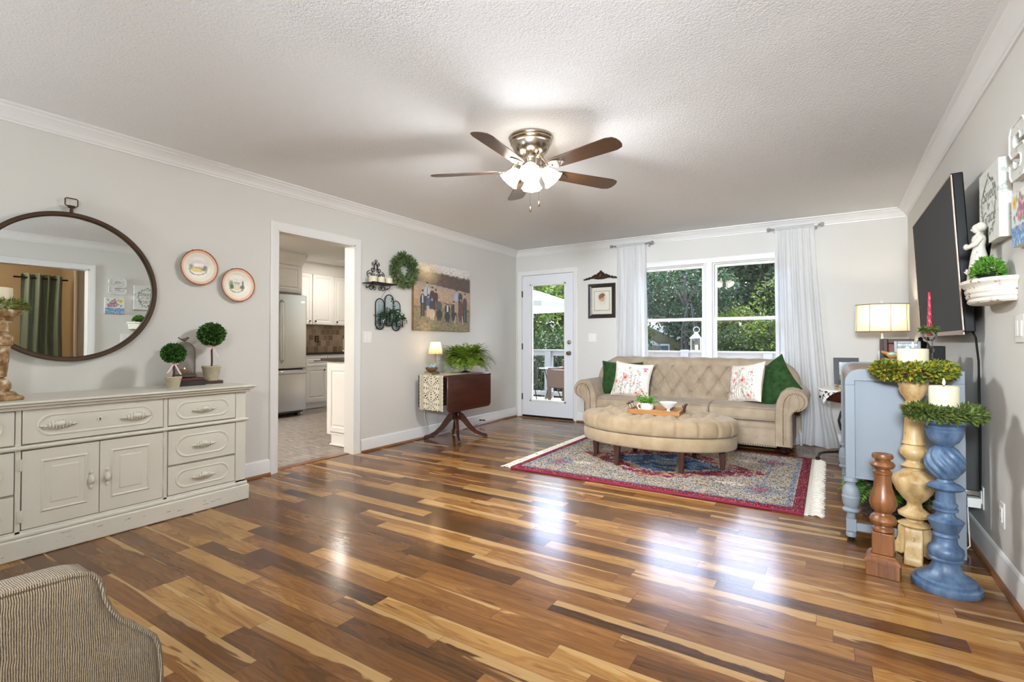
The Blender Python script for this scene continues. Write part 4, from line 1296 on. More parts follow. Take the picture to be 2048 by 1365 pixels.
obj('lamp_shade', MB().lathe([(.080, .225), (.052, .36), (.050, .36), (.078, .225)], (lx, ly, lz), 96, flute=lambda a, z: 1 + .03 * math.cos(24 * a)), M['ribshade'], lm, recalc=False)
light('small_lamp_bulb', 'POINT', (lx, ly, lz + .30), 3.2, WARM, shadow_soft_size=.02)

# books and a nest bowl
M['tanbook'] = mat('worn tan cover', '#8d7552', .8, var=.2, vscale=60)
M['greenbook'] = mat('faded green cover', '#4e5340', .8, var=.2, vscale=60)
book('book', .22, -2.122, TT + .0035, .10, .15, .018, .2, M['tanbook'], 'worn tan book lying lowest under the nest bowl on the lace runner')
book('book', .22, -2.118, TT + .022, .095, .14, .015, -.15, M['greenbook'], 'faded green book directly under the nest bowl')
M['nest'] = mat('woven twigs', '#7a5a34', .9, var=.4, vscale=110, bump=.9, bscale=90)
nb = thing('nest_bowl', 'brown twig nest bowl with pale blue bird figures on two small books', 'bowl', (.22, -2.118, TT + .0375))
bx_, by_, bz_ = .22, -2.118, TT + .0375
obj('nest', MB().lathe([(0, 0), (.035, 0), (.055, .012), (.066, .034), (.068, .044), (.060, .046), (.050, .03), (.03, .016), (0, .014)], (bx_, by_, bz_), 28, flute=lambda a, z: 1 + .04 * math.sin(11 * a + z * 200)), M['nest'], nb)
M['bluecer'] = mat('pale blue china', '#9bb0b4', .35, var=.08)
for (dx, dy, s_, a) in ((.0, -.018, 1.0, .5), (.012, .022, 1.1, -.3)):
    b_ = MB(); o0 = Vector((bx_ + dx, by_ + dy, bz_ + .040))
    b_.sphere(o0 + Vector((0, 0, .008)), (.018 * s_, .028 * s_, .020 * s_), 14, 10)
    b_.sphere(o0 + Vector((0, .022 * s_, .028 * s_)), .014 * s_, 12, 8)
    b_.cyl(o0 + Vector((0, .034 * s_, .028 * s_)), o0 + Vector((0, .044 * s_, .027 * s_)), .004, .0006, 8)
    b_.tube([o0 + Vector((0, -.02 * s_, .012)), o0 + Vector((0, -.045 * s_, .028))], [.010, .005], 8)
    obj('china_bird', b_, M['bluecer'], nb)

# fern in a silver footed bowl
fx_, fy_, fz_ = .29, -1.60, TT + .0002
fn = thing('potted_fern', 'bright fern spilling from a dark footed metal bowl on the drop-leaf table', 'plant', (fx_, fy_, fz_))
M['pewter'] = mat('tarnished silver', '#6d655c', .35, .9, var=.2, vscale=30)
obj('footed_bowl', MB().lathe([(0, 0), (.062, 0), (.064, .005), (.045, .012), (.018, .025), (.014, .05), (.018, .075), (.03, .085), (.075, .093), (.105, .098), (.105, .103), (.112, .108), (.110, .15), (.104, .15), (.100, .11), (0, .10)], (fx_, fy_, fz_), 36), M['pewter'], fn)
obj('soil', MB().lathe([(0, .13), (.10, .13), (.10, .12), (0, .12)], (fx_, fy_, fz_), 20), M['dirt'], fn)
def frond(mb, p0, d, L, w, droop, nl=15, curl=0.0):
    d = Vector(d).normalized(); p = Vector(p0); pts = [p.copy()]
    step = L / nl; v = d.copy()
    for i in range(nl):
        v = (v + Vector((0, 0, -droop / nl))).normalized(); p = p + v * step; pts.append(p.copy())
    for i in range(1, nl):
        t_ = i / nl; dv = (pts[i + 1] - pts[i - 1]).normalized() if i + 1 <= nl else v
        sd = dv.cross(Vector((0, 0, 1)));
        if sd.length < .05: sd = Vector((1, 0, 0))
        sd.normalize(); up = sd.cross(dv); wl = w * math.sin(PI * (t_ * .85 + .15)) ** .7
        for sg in (-1, 1):
            mb.leaf(pts[i], sd * sg + dv * .45 + up * .08 + rvec() * .1, up, wl, wl * .34, .06)
            if wl > .03:
                mb.leaf(pts[i] + sd * sg * wl * .4, sd * sg * .3 + dv + rvec() * .2, up, wl * .4, wl * .2, .06)
    mb.tube(pts, .0012, 3)
def fern(mb, c, n, L, w, zmin, zmax, droop, xmin=None, ymin=None, seed=1):
    random.seed(seed)
    for i in range(n):
        a = random.uniform(0, 2 * PI)
        d = Vector((math.cos(a), math.sin(a), random.uniform(zmin, zmax)))
        m2 = MB(); frond(m2, Vector(c) + Vector((math.cos(a), math.sin(a), 0)) * random.uniform(.01, .06), d, L * random.uniform(.7, 1.15), w, droop * random.uniform(.6, 1.5))
        if xmin is not None: m2.v = [(max(xmin + random.random() * .01, p[0]), p[1], p[2]) for p in m2.v]
        mb.add(m2.v, m2.f)
lb = MB(); fern(lb, (fx_, fy_, fz_ + .14), 165, .29, .07, .35, 2.4, 1.5, xmin=.02, seed=4)
fern(lb, (fx_ + .02, fy_ + .05, fz_ + .13), 12, .36, .065, .5, 1.3, 2.3, xmin=.02, seed=9)
lb.v = [(p[0], p[1], max(fz_ + .015, p[2])) for p in lb.v]
obj('fronds', lb, LEAF['fern'], fn, smooth=False, recalc=False)

# outlets under the table
switch_plate('left', -2.03, .395, 1, 'white wall outlet under the drop-leaf table with a plugged in timer', 'outlet')
pg = thing('plug_timer', 'white box-shaped plug adapter in the outlet under the drop-leaf table', 'plug', (.012, -2.03, .37))
obj('body', MB().box(.0105, .055, -2.052, -2.008, .335, .40), M['plastic'], pg, bevel=.004)
obj('lamp_cord', MB().tube([(.035, -2.03, .333), (.034, -2.02, .24), (.04, -1.99, .12), (.05, -1.95, .02), (.06, -1.9, .006), (.07, -1.6, .006), (.06, -1.35, .006)], .0025, 6), M['plastic'], pg)
ds = MB(); ds.cyl((.016, -.93, .062), (.075, -.93, .066), .007, n=10); ds.cyl((.075, -.93, .066), (.092, -.93, .066), .010, n=10); ds.lathe([(0, 0), (.014, 0), (.014, .004), (0, .004)], (.0165, -.93, .062), 14, Matrix.Rotation(PI / 2, 3, 'Y'))
tag(obj('door_stop', ds, M['bronze']), 'dark door stop sticking out of the left baseboard near the glazed door', 'door stop')

# ================================================================ kitchen through the doorway
def mat_vinyl():
    t = NT('grey streaked vinyl floor')
    co = t.coord('Object', (3.2, 14, 1))
    n = t.noise(co, 2.2, 6, .65, .4)
    n2 = t.noise(t.coord('Object'), 60, 3)
    base = t.ramp(t.math('ADD', t.math('MULTIPLY', n, .8), t.math('MULTIPLY', n2, .2)), [(.3, '#5d554e'), (.5, '#887f77'), (.7, '#aba39a')])
    return t.done(t.pbsdf(base, .4, 0, None, .4))
M['vinyl'] = mat_vinyl()
KXW = -3.86
struct('floor_2', MB().box(KXW - .1, -.06, -5.2, .35, -.12, -.004), M['vinyl'], smooth=False)
struct('ceiling_2', MB().box(KXW - .1, -.12, -5.2, .35, H, H + .1), M['ceil'], smooth=False)
M['kwall'] = mat('kitchen wall paint', '#d8d2c6', .85, var=.01)
struct('wall_kitchen_far', MB().box(KXW - .1, KXW, -5.2, .35, -.12, H), M['kwall'], smooth=False)
struct('wall_kitchen_end', MB().box(KXW - .1, -.12, .30, .42, -.12, H), M['kwall'], smooth=False)
struct('wall_kitchen_near', MB().box(KXW - .1, -.12, -5.3, -5.2, -.12, H), M['kwall'], smooth=False)
struct('trim_11', MB().box(-.135, -.055, KY0 + .014, KY1 - .014, -.002, .005), M['shoe'], bevel=.003)
def mat_tile():
    t = NT('tumbled stone backsplash')
    co = t.n('TexCoord').outputs['Object']
    sp = t.n('SeparateXYZ'); t.put(sp.inputs[0], co)
    sz = .102
    v = t.math('DIVIDE', sp.outputs[2], sz); row = t.math('FLOOR', v); fv = t.math('FRACT', v)
    u = t.math('ADD', t.math('DIVIDE', sp.outputs[1], sz), t.math('MULTIPLY', row, .5)); colm = t.math('FLOOR', u); fu = t.math('FRACT', u)
    cb_ = t.n('CombineXYZ'); t.put(cb_.inputs[0], row); t.put(cb_.inputs[1], colm)
    wn_ = t.n('TexWhiteNoise', noise_dimensions='2D'); t.put(wn_.inputs['Vector'], cb_.outputs[0])
    e = t.math('MINIMUM', t.math('MINIMUM', fu, t.math('SUBTRACT', 1.0, fu)), t.math('MINIMUM', fv, t.math('SUBTRACT', 1.0, fv)))
    g = t.math('LESS_THAN', e, .045)
    base = t.ramp(t.math('ADD', t.math('MULTIPLY', wn_.outputs[0], .7), t.math('MULTIPLY', t.noise(co, 45, 4), .4)), [(.15, '#8d6f58'), (.5, '#b79a80'), (.9, '#d6bfa6')])
    base = t.mix(g, base, c4('#c9bca8'))
    return t.done(t.pbsdf(base, .5, 0, t.bump(t.math('MULTIPLY', e, 4, clamp=True), .4, .006)))
M['tile'] = mat_tile()
struct('wall_kitchen_backsplash', MB().box(KXW, KXW + .012, -1.55, .29, .92, 1.385), M['tile'], smooth=False)

def panel_door(mb, xf, y0, y1, z0, z1, inset=.055, th=.019, axis='x', sgn=1):
    """raised panel door; face plane at xf looking along +axis*sgn"""
    prof = ((0, 0, -1), (0, th, 0), (inset, th, 0), (inset + .008, th - .007, 0), (inset + .016, th - .007, 0), (inset + .034, th - .001, 0), (inset + .035, th - .001, 0))
    rs = []
    for ins, d, _ in prof:
        q_ = [(y0 + ins, z0 + ins), (y1 - ins, z0 + ins), (y1 - ins, z1 - ins), (y0 + ins, z1 - ins)]
        rs.append([(xf + sgn * d, a, b) if axis == 'x' else (a, xf + sgn * d, b) for a, b in q_])
    return mb.rings(rs)
M['knob'] = mat('oil rubbed bronze', '#1f1712', .4, .6, var=.1)
def kknob(x, y, z, parent, axis='x'):
    q_ = Matrix.Rotation(PI / 2, 3, 'Y')
    obj('door_knob', MB().lathe([(0, .028), (.010, .027), (.015, .02), (.013, .013), (.006, .009), (.006, 0)], (x, y, z), 14, q_), M['knob'], parent)
CW = M['cabwhite']
def kcab(name, lab_, x0, x1, y0, y1, z0, z1, doors, toe=0, cat='cabinet', handle=None):
    x0 += .016
    o = thing(name, lab_, cat, (x0, (y0 + y1) / 2, z0))
    b = MB().box(x0, x1, y0, y1, z0 + toe, z1)
    if toe: b.box(x0, x1 - .07, y0, y1, z0, z0 + toe)
    obj('cabinet_box', b, CW, o, bevel=.002)
    for (a, c_, e, f, kn) in doors:
        b = MB(); panel_door(b, x1 + .001, a, c_, e, f, .05 if f - e > .25 else .028)
        d_ = obj('cabinet_door' if f - e > .25 else 'drawer', b, CW, o, ang=12)
        if kn and f - e > .25: kknob(x1 + .02, kn[0], kn[1], d_)
        elif kn:
            hb = MB().tube([(x1 + .02, kn[0] - .05, kn[1]), (x1 + .045, kn[0] - .045, kn[1]), (x1 + .045, kn[0] + .045, kn[1]), (x1 + .02, kn[0] + .05, kn[1])], .006, 8)
            obj('drawer_pull', hb, M['knob'], d_)
    return o
# wall cabinets on the far wall (x faces the room)
UX = -3.50
kcab('wall_cabinet', 'white wall cabinet door next to the tall fridge cupboard', KXW, UX, -1.56, -.955, 1.39, 2.28, [(-1.55, -.962, 1.40, 2.25, (-1.01, 1.45))])
kcab('wall_cabinet', 'white double wall cabinet above the stone backsplash', KXW, UX, -.953, .05, 1.39, 2.28, [(-.945, -.548, 1.40, 2.25, (-.90, 1.45)), (-.508, -.07, 1.40, 2.25, (-.46, 1.45))])
kb = MB(); rings = []
prof = [(0, 2.26), (.012, 2.26), (.02, 2.29), (.05, 2.34), (.085, 2.40), (.095, 2.43), (.095, H - .001), (0, H - .001)]
rings = [[(UX + o_, y_, z_) for o_, z_ in prof] for y_ in (-1.56, .05)]
struct('trim_12', kb.rings(rings), CW, ang=20)
obj_ = MB().box(KXW, UX, -1.56, .05, 2.281, H - .002)
struct('wall_kitchen_soffit', obj_, CW, smooth=False)
# base cabinets and counter
BX = -3.22
kcab('base_cabinet', 'white base cabinet with drawer beside the steel fridge', KXW, BX, -1.50, -.86, 0, .885, [(-1.27, -.87, .70, .865, (-1.07, .785)), (-1.27, -.87, .125, .685, (-.93, .63))], .10)
kcab('base_cabinet', 'white base cabinet further right under the far counter', KXW, BX, -.858, .05, 0, .885, [(-.85, -.42, .70, .865, (-.63, .785)), (-.85, -.42, .125, .685, None), (-.41, .03, .125, .865, None)], .10)
M['granite'] = mat('black granite', '#1d1a19', .12, var=.5, vscale=160)
ct = obj('countertop', MB().box(KXW + .014, BX + .03, -1.52, .06, .888, .920), M['granite'], bevel=.004)
tag(ct, 'dark granite countertop along the far kitchen wall under the backsplash', 'countertop')
ro = thing('outlet', 'dark brown wall outlet on the stone backsplash', 'outlet', (KXW + .013, -.60, 1.148))
obj('cover_plate', MB().box(KXW + .0125, KXW + .019, -.642, -.558, 1.09, 1.206), M['bronze'], ro, bevel=.002)
rc = MB()
for z_ in (1.125, 1.171): rc.lathe([(0, .004), (.017, .004), (.017, 0)], (KXW + .019, -.60, z_), 16, q)
obj('receptacle', rc, M['wash'], ro)
# tall cupboard over the fridge
FX0, FXF = KXW + .016, -2.93
oc = kcab('fridge_cupboard', 'white deep cupboard built over the steel fridge', FX0, FXF, -2.56, -1.535, 1.83, 2.29, [(-2.53, -2.06, 1.85, 2.25, (-2.10, 1.90)), (-2.03, -1.56, 1.85, 2.25, (-1.99, 1.91))])
obj('side_panel', MB().box(FX0, FXF, -1.553, -1.533, 0, 1.828), CW, oc, bevel=.002)
rings = [[(FXF + o_, y_, z_) for o_, z_ in prof] for y_ in (-2.56, -1.535)]
struct('trim_13', MB().rings(rings), CW, ang=20)
struct('wall_kitchen_soffit_2', MB().box(FX0, FXF, -2.56, -1.535, 2.291, H - .002), CW, smooth=False)
rings = [[(x_, -1.535 + o_, z_) for o_, z_ in prof] for x_ in (UX, FXF)]
struct('trim_14', MB().rings(rings), CW, ang=20)
# french door fridge
RF0, RFX = -3.60, -2.80
fr = thing('fridge', 'stainless steel french door fridge with bottom freezer in the kitchen', 'fridge', (-3.2, -2.08, 0))
def mat_brushed():
    t = NT('brushed stainless steel')
    co = t.coord('Object', (1, 260, 2))
    n = t.noise(co, 1.5, 3)
    nrm = t.bump(n, .12, .001)
    return t.done(t.pbsdf('#c3c0bb', .24, 1.0, nrm, Anisotropic=.5))
M['fsteel'] = mat_brushed()
M['fgrey'] = mat('fridge side grey', '#55534f', .5, .3, var=.03)
obj('fridge_body', MB().box(RF0, RFX - .005, -2.525, -1.60, .04, 1.79), M['fgrey'], fr, bevel=.006)
ft = MB()
for y_ in (-2.45, -1.67):
    ft.cyl((RFX - .06, y_, 0), (RFX - .06, y_, .04), .022, n=12); ft.cyl((RF0 + .1, y_, 0), (RF0 + .1, y_, .04), .022, n=12)
obj('feet', ft, M['black'], fr)
for (a, c_) in ((-2.525, -2.064), (-2.058, -1.597)):
    d_ = obj('fridge_door', MB().box(RFX, RFX + .075, a, c_, .705, 1.80), M['fsteel'], fr, bevel=.014, seg=3)
    hy = c_ - .05 if c_ < -2.0 else a + .05
    hb = MB().tube([(RFX + .07, hy, .80), (RFX + .125, hy, .84), (RFX + .135, hy, 1.2), (RFX + .125, hy, 1.66), (RFX + .07, hy, 1.70)], .014, 10)
    obj('door_handle', hb, M['fsteel'], d_)
d_ = obj('freezer_drawer', MB().box(RFX, RFX + .075, -2.525, -1.597, .075, .690), M['fsteel'], fr, bevel=.014, seg=3)
hb = MB().box(RFX + .072, RFX + .125, -2.50, -1.62, .625, .675)
obj('drawer_handle', hb, M['fsteel'], d_, bevel=.012, seg=3)
lg = MB().box(RFX + .0755, RFX + .0765, -1.70, -1.64, 1.68, 1.70)
obj('badge', lg, M['chrome'], fr, smooth=False)
# peninsula
pn = thing('peninsula_cabinet', 'white panelled peninsula cabinet end with dark stone top just inside the kitchen', 'cabinet', (-.40, -2.5, 0))
PX0, PX1, PY0, PY1 = -.632, -.14, -2.828, -.9
b = MB().box(PX0, PX1, PY0, PY1, .112, .888).box(PX0 + .07, PX1, PY0 + .003, PY1, 0, .112)
obj('cabinet_box', b, CW, pn, bevel=.002)
b = MB(); panel_door(b, PY0 - .001, PX0 + .045, PX1 - .03, .15, .84, .045, .016, 'y', -1)
obj('end_panel', b, CW, pn, ang=12)
obj('base_moulding', MB().box(PX0 + .06, PX1, PY0 - .014, PY0 + .002, 0, .022), CW, pn, bevel=.006)
obj('stone_top', MB().box(PX0 - .075, PX1, PY0 - .03, PY1, .889, .921), M['granite'], pn, bevel=.004)
fc = thing('kitchen_faucet', 'chrome tap at the right edge of the kitchen backsplash', 'faucet', (KXW + .10, -.09, .9205))
fb = MB().tube([(KXW + .10, -.09, .9205), (KXW + .10, -.09, 1.14)] + [(KXW + .10 + .09 - .09 * math.cos(a), -.09, 1.14 + .09 * math.sin(a)) for a in [PI * i / 10 for i in range(1, 11)]], .013, 10)
fb.lathe([(0, 0), (.028, 0), (.024, .02), (.014, .03), (0, .03)], (KXW + .10, -.09, .9205), 16)
obj('spout', fb, M['chrome'], fc)
# recessed kitchen lamp, and an added light out of view
M['canlight'] = mat_emit('recessed lamp', '#fff6e8', 9.0)
for (x_, y_, l_) in ((-2.80, -.86, 'round recessed ceiling lamp seen at the top of the kitchen doorway'),):
    kl = thing('ceiling_lamp', l_, 'ceiling lamp', (x_, y_, H - .012))
    obj('trim_ring', MB().lathe([(.075, 0), (.10, 0), (.102, .011), (.075, .011)], (x_, y_, H - .012), 32), M['white'], kl)
    obj('diffuser', MB().lathe([(0, .003), (.076, .003), (.076, .009), (0, .009)], (x_, y_, H - .012), 32), M['canlight'], kl)
light('kitchen_light', 'AREA', (-2.80, -.86, H - .02), 13, (1, .93, .84), shape='DISK', size=.15)
light('kitchen_light', 'AREA', (-2.5, -4.85, H - .02), 130, (1, .93, .84), shape='DISK', size=.15)  # added out of view to brighten the kitchen, no lamp modelled
# ================================================================ back wall decor
om = thing('wall_ornament', 'dark carved pediment ornament hanging above the framed portrait', 'ornament', (1.33, -.005, 1.95))
ob = MB()
c0 = 1.345
outl = []
for s_ in (1,):
    half = [(0, 2.062), (.018, 2.045), (.026, 2.03), (.045, 2.015), (.06, 1.998), (.082, 2.005), (.098, 1.99), (.12, 1.985), (.135, 1.968), (.165, 1.972), (.18, 1.958), (.205, 1.962), (.222, 1.95), (.250, 1.944), (.236, 1.938), (.20, 1.944), (.17, 1.944), (.15, 1.952), (.12, 1.955), (.09, 1.952), (.06, 1.945), (.03, 1.940), (0, 1.938)]
poly = [(c0 + a, b) for a, b in half] + [(c0 - a, b) for a, b in reversed(half[1:-1])]
ob.prism(poly, -.012, -.002, 'y')
for s_ in (-1, 1):
    ob.tube([(c0 + s_ * a, -.014, b) for a, b in half[2:14]], .007, 8)
    ob.tube([(c0 + s_ * a, -.014, b + .003) for a, b in half[13:22]], .006, 8)
    for i in range(6): ob.sphere((c0 + s_ * (.10 + i * .026), -.014, 1.972 - i * .005), (.013, .008, .010), 8, 6)
    ob.tube([(p[1] * 1, -.016, p[2]) for p in scroll(c0 + s_ * .05, 1.972, .018, PI / 2, 1.2, -s_)], .004)
for k in range(-3, 4): ob.tube([(c0, -.014, 1.962), (c0 + k * .006, -.022, 1.995), (c0 + k * .009, -.016, 2.035 - abs(k) * .006)], [.006, .007, .003], 8)
obj('carving', ob, M['bronze'], om)

def pic_frame(name, lab_, cat, x0, x1, z0, z1, fw, fm, mat_w, pic, y=-.002, extra=None):
    o = thing(name, lab_, cat, ((x0 + x1) / 2, y, (z0 + z1) / 2))
    prof = [(0, 0), (0, -.018), (.008, -.024), (fw * .5, -.020), (fw * .75, -.014), (fw, -.008), (fw, 0)]
    rings = [[(k + sx * o_, y + t_, z + sz * o_) for o_, t_ in prof] for k, z, sx, sz in ((x0, z0, 1, 1), (x0, z1, 1, -1), (x1, z1, -1, -1), (x1, z0, -1, 1))]
    obj('picture_frame', MB().rings(rings, loop=True), fm, o, ang=25)
    a, b, c_, d_ = x0 + fw - .004, x1 - fw + .004, z0 + fw - .004, z1 - fw + .004
    obj('picture', pic.mesh(lambda u, v: (a + u * (b - a), y - .005, c_ + v * (d_ - c_))), M['printm'], o, smooth=False, recalc=False)
    obj('picture_glass', MB().box(a, b, y - .0085, y - .0065, c_, d_), M['glass'], o, smooth=False)
    return o
M['printm'] = mat_attr('printed paper', .75)
M['darkframe'] = mat_wood('dark picture frame wood', '#1d1613', '#35271f', 2, 1.0, .35)
def portrait():
    p = Pic(60, 76, '#e8e0cd')
    p.rect(.13, .88, .15, .86, '#4b463c'); p.rect(.145, .865, .162, .848, '#efe8d6')
    p.ell(.52, .62, .22, .24, '#e2cdb4', .8, .6)
    p.ell(.52, .60, .115, .135, '#cfa483'); p.ell(.49, .685, .15, .085, '#8c6446', 1, .3, .3); p.ell(.40, .63, .045, .09, '#8c6446', .9, .4); p.ell(.60, .70, .06, .04, '#7a553a', .8, .5)
    p.ell(.48, .61, .014, .009, '#4a3526'); p.ell(.57, .605, .014, .009, '#4a3526'); p.ell(.53, .565, .012, .016, '#b98868', .8); p.ell(.53, .525, .028, .009, '#a86a58')
    p.ell(.52, .40, .13, .08, '#efe2cc', .9, .6); p.line(.45, .47, .43, .36, .008, '#c9b090', .6); p.line(.60, .47, .63, .37, .008, '#c9b090', .6)
    return p.fuzz(40, .04)
pic_frame('framed_portrait', 'dark wood framed sketch portrait of a child hanging left of the window curtain', 'picture', 1.165, 1.550, 1.418, 1.880, .052, M['darkframe'], .06, portrait())

# ---------------------------------------------------------------- sheer curtains on short rods
def mat_sheer():
    t = NT('sheer white curtain')
    co = t.coord('Object')
    base = c4('#f6f6f6')
    df = t.n('BsdfDiffuse'); df.inputs[0].default_value = base
    tl_ = t.n('BsdfTranslucent'); tl_.inputs[0].default_value = base
    tr = t.n('BsdfTransparent')
    m1 = t.n('MixShader'); m1.inputs[0].default_value = .5
    t.t.links.new(df.outputs[0], m1.inputs[1]); t.t.links.new(tl_.outputs[0], m1.inputs[2])
    m2 = t.n('MixShader'); t.put(m2.inputs[0], t.math('ADD', .06, t.math('MULTIPLY', t.noise(co, 700, 2), .12)))
    t.t.links.new(m1.outputs[0], m2.inputs[1]); t.t.links.new(tr.outputs[0], m2.inputs[2])
    return t.done(m2.outputs[0])
M['sheer'] = mat_sheer()
M['crystal'] = mat_glass('crystal', (.95, .96, .97), 3.0)
def curtain(x0t, x1t, x0b, x1b, lab_, nf, seed, bottom=.012, puddle=0.0):
    rnd = random.Random(seed)
    ph = [rnd.uniform(0, 6) for _ in range(6)]
    def fn(u, v):
        z = 2.352 - v * (2.352 - bottom)
        w0, w1 = x0t + (x0b - x0t) * v ** 1.4, x1t + (x1b - x1t) * v ** 1.4
        x = w0 + (w1 - w0) * u
        amp = (.012 + .026 * min(1, v * 3)) 
        y = -.10 + amp * (math.sin(u * nf * 2 * PI + ph[0] + .7 * v * math.sin(ph[1] + 2 * v)) + .3 * math.sin(u * nf * 4.7 * PI + ph[2] + v * 2.2))
        if v < .02: y = -.10 + .5 * (y + .10)
        y = min(y, -.036)
        if puddle and v > .86:
            t_ = (v - .86) / .14; y -= puddle * t_ * t_; x += .04 * t_ * math.sin(u * 9 + ph[3])
            z += .012 * t_ * math.sin(u * 13)
        return (x, y, max(z, .006))
    o = thing('curtain', lab_, 'curtain', ((x0t + x1t) / 2, -.10, bottom))
    obj('curtain_panel', MB().grid(fn, 110, 60), M['sheer'], o, recalc=False, ang=180)
    hb = MB().grid(lambda u, v: (x0t + (x1t - x0t) * u, -.10 - .017 * math.sin(2 * PI * v) + .004 * math.sin(u * nf * 2 * PI), 2.345 + .018 * math.cos(2 * PI * v)), 60, 10)
    obj('rod_pocket', hb, M['sheer'], o, recalc=False, ang=180)
    return o
curtain(1.600, 1.978, 1.550, 2.020, 'white sheer curtain on the left side of the twin window', 5, 3, .012, .02)
curtain(3.425, 3.805, 3.44, 3.985, 'white sheer curtain on the right side of the twin window, puddling on the floor', 5, 5, .008, .10)
def rod(x0, x1, lab_):
    o = thing('curtain_rod', lab_, 'curtain rod', ((x0 + x1) / 2, -.10, 2.345))
    b = MB().cyl((x0 + .035, -.10, 2.345), (x1 - .035, -.10, 2.345), .008, n=12)
    obj('pole', b, M['chrome'], o)
    for x, s_ in ((x0 + .035, -1), (x1 - .035, 1)):
        f = MB().lathe([(0, 0), (.011, 0), (.011, .012), (.007, .016), (.016, .026), (.022, .04), (.016, .054), (.006, .06), (0, .061)], (x, -.10, 2.345), 10, Matrix.Rotation(s_ * PI / 2, 3, 'Y'))
        obj('finial', f, M['crystal'], o, smooth=False)
        bk = MB().tube([(x - s_ * .02, -.002, 2.33), (x - s_ * .02, -.06, 2.33), (x - s_ * .02, -.095, 2.334)], .005, 8)
        bk.lathe([(0, 0), (.018, 0), (.018, .004), (0, .004)], (x - s_ * .02, -.0015, 2.33), 14, Matrix.Rotation(PI / 2, 3, 'X'))
        obj('bracket', bk, M['chrome'], o)
rod(1.535, 2.062, 'short silver curtain rod with crystal finials above the left curtain')
rod(3.372, 3.868, 'short silver curtain rod with crystal finials above the right curtain')

# ================================================================ tufted sofa
M['sofa'] = mat_fabric('taupe woven linen', '#b3a089', '#917f69', .92, 650, .3)
M['sofawood'] = mat('dark turned wood', '#21130d', .3, var=.1)
M['nail'] = mat('antique nailheads', '#6a4c2c', .35, .85, var=.1)
SX = 2.555
so = thing('sofa', 'taupe rolled-arm sofa with button tufted back in front of the window', 'sofa', (SX, -.5, 0))
# seat deck and front rail
b = MB().box(SX - .95, SX + .95, -.80, -.16, .09, .325)
obj('seat_deck', b, M['sofa'], so, bevel=.02, seg=3)
rl = MB()
pr = [(-.845, .075), (-.852, .09), (-.852, .225), (-.846, .24), (-.838, .245), (-.842, .26), (-.846, .275), (-.842, .30), (-.825, .312), (-.80, .315), (-.78, .31), (-.78, .075)]
rl.prism([(y_, z_) for y_, z_ in pr], SX - .935, SX + .935, 'x')
rail = obj('front_rail', rl, M['sofa'], so, ang=40)
nb_ = MB()
for i in range(86): nb_.sphere((SX - .925 + i * 1.85 / 85, -.853, .088), (.0055, .004, .0055), 6, 5)
obj('nailhead_trim', nb_, M['nail'], rail)
for x_ in (-.76, 0, .76):
    obj('button', MB().sphere((SX + x_, -.852, .168), (.016, .009, .016), 14, 8), M['sofa'], rail)
# seat cushions
def cushion_fn(x0, x1, y0, y1, z0, z1, crown=.022):
    def fn(u, v):
        # u around closed cross-section in yz, v along x
        pass
    mb = MB(); rs = []
    n = 20
    sec = []
    ry = .045; 
    for (cy_, cz2, a0) in ((y1 - ry, z0 + ry, -PI / 2), (y1 - ry, z1 - ry, 0), (y0 + ry, z1 - ry, PI / 2), (y0 + ry, z0 + ry, PI)):
        for i in range(6):
            a = a0 + PI / 2 * i / 5
            sec.append((cy_ + ry * math.cos(a), cz2 + ry * math.sin(a)))
        if a0 == 0:
            for i in range(1, 12):
                t_ = i / 12; sec.append((y1 - ry + (y0 - y1 + 2 * ry) * t_, z1 + crown * math.sin(PI * t_)))
    cyy, czz = (y0 + y1) / 2, (z0 + z1) / 2
    for (t_, s_) in ((0, .90), (.004, .95), (.014, .985), (.03, 1.0), (.10, 1.0), (.5, 1.0), (.90, 1.0), (.97, 1.0), (.986, .985), (.996, .95), (1, .90)):
        x = x0 + (x1 - x0) * t_
        bulge = math.sin(PI * t_) * .010
        rs.append([(x, cyy + (yy - cyy) * s_ - (bulge if yy < cyy else 0), czz + (zz - czz) * s_ + (bulge if zz > czz else 0)) for yy, zz in sec])
    return mb.rings(rs)
w3 = .935 * 2 / 3
for i in range(3):
    x0 = SX - .935 + w3 * i
    cu = obj('seat_cushion', cushion_fn(x0 + .003, x0 + w3 - .003, -.845, -.33, .318, .448), M['sofa'], so, ang=180)
    pp = MB()
    for zz in (.442, .332): pp.tube([(x0 + .012, -.834, zz - .006), (x0 + .03, -.850, zz), (x0 + w3 / 2, -.857, zz + .004), (x0 + w3 - .03, -.850, zz), (x0 + w3 - .012, -.834, zz - .006)], .004, 6)
    obj('welt', pp, M['sofa'], cu)
# tufted back
BX0, BX1 = SX - 1.12, SX + 1.12
def ztop(x):
    t_ = (abs(x - SX) - .84) / .28
    if t_ <= 0: return .912 - .006 * (x - SX) ** 2
    t_ = min(1, t_)
    return .908 - .26 * (1 - math.sqrt(max(0, 1 - t_ * t_)))
PX_, PZ_ = .200, .290
def tuft(x, z):
    # diamond lattice of buttons at rows z = .80 / .655 / .51
    a = (x - SX - .02) / PX_; b = (z - .80) / PZ_
    p_, q_ = a + b, a - b
    fp, fq = abs(p_ - round(p_)), abs(q_ - round(q_))
    d_ = min(fp, fq)
    crease = math.exp(-(d_ / .045) ** 2)
    rp, rq = p_ - round(p_), q_ - round(q_)
    btn = math.exp(-((rp * rp + rq * rq) / .012))
    puff = math.sqrt(max(0, min(fp, .5))) * math.sqrt(max(0, min(fq, .5))) * 2
    return .050 * puff - .010 * crease - .034 * btn
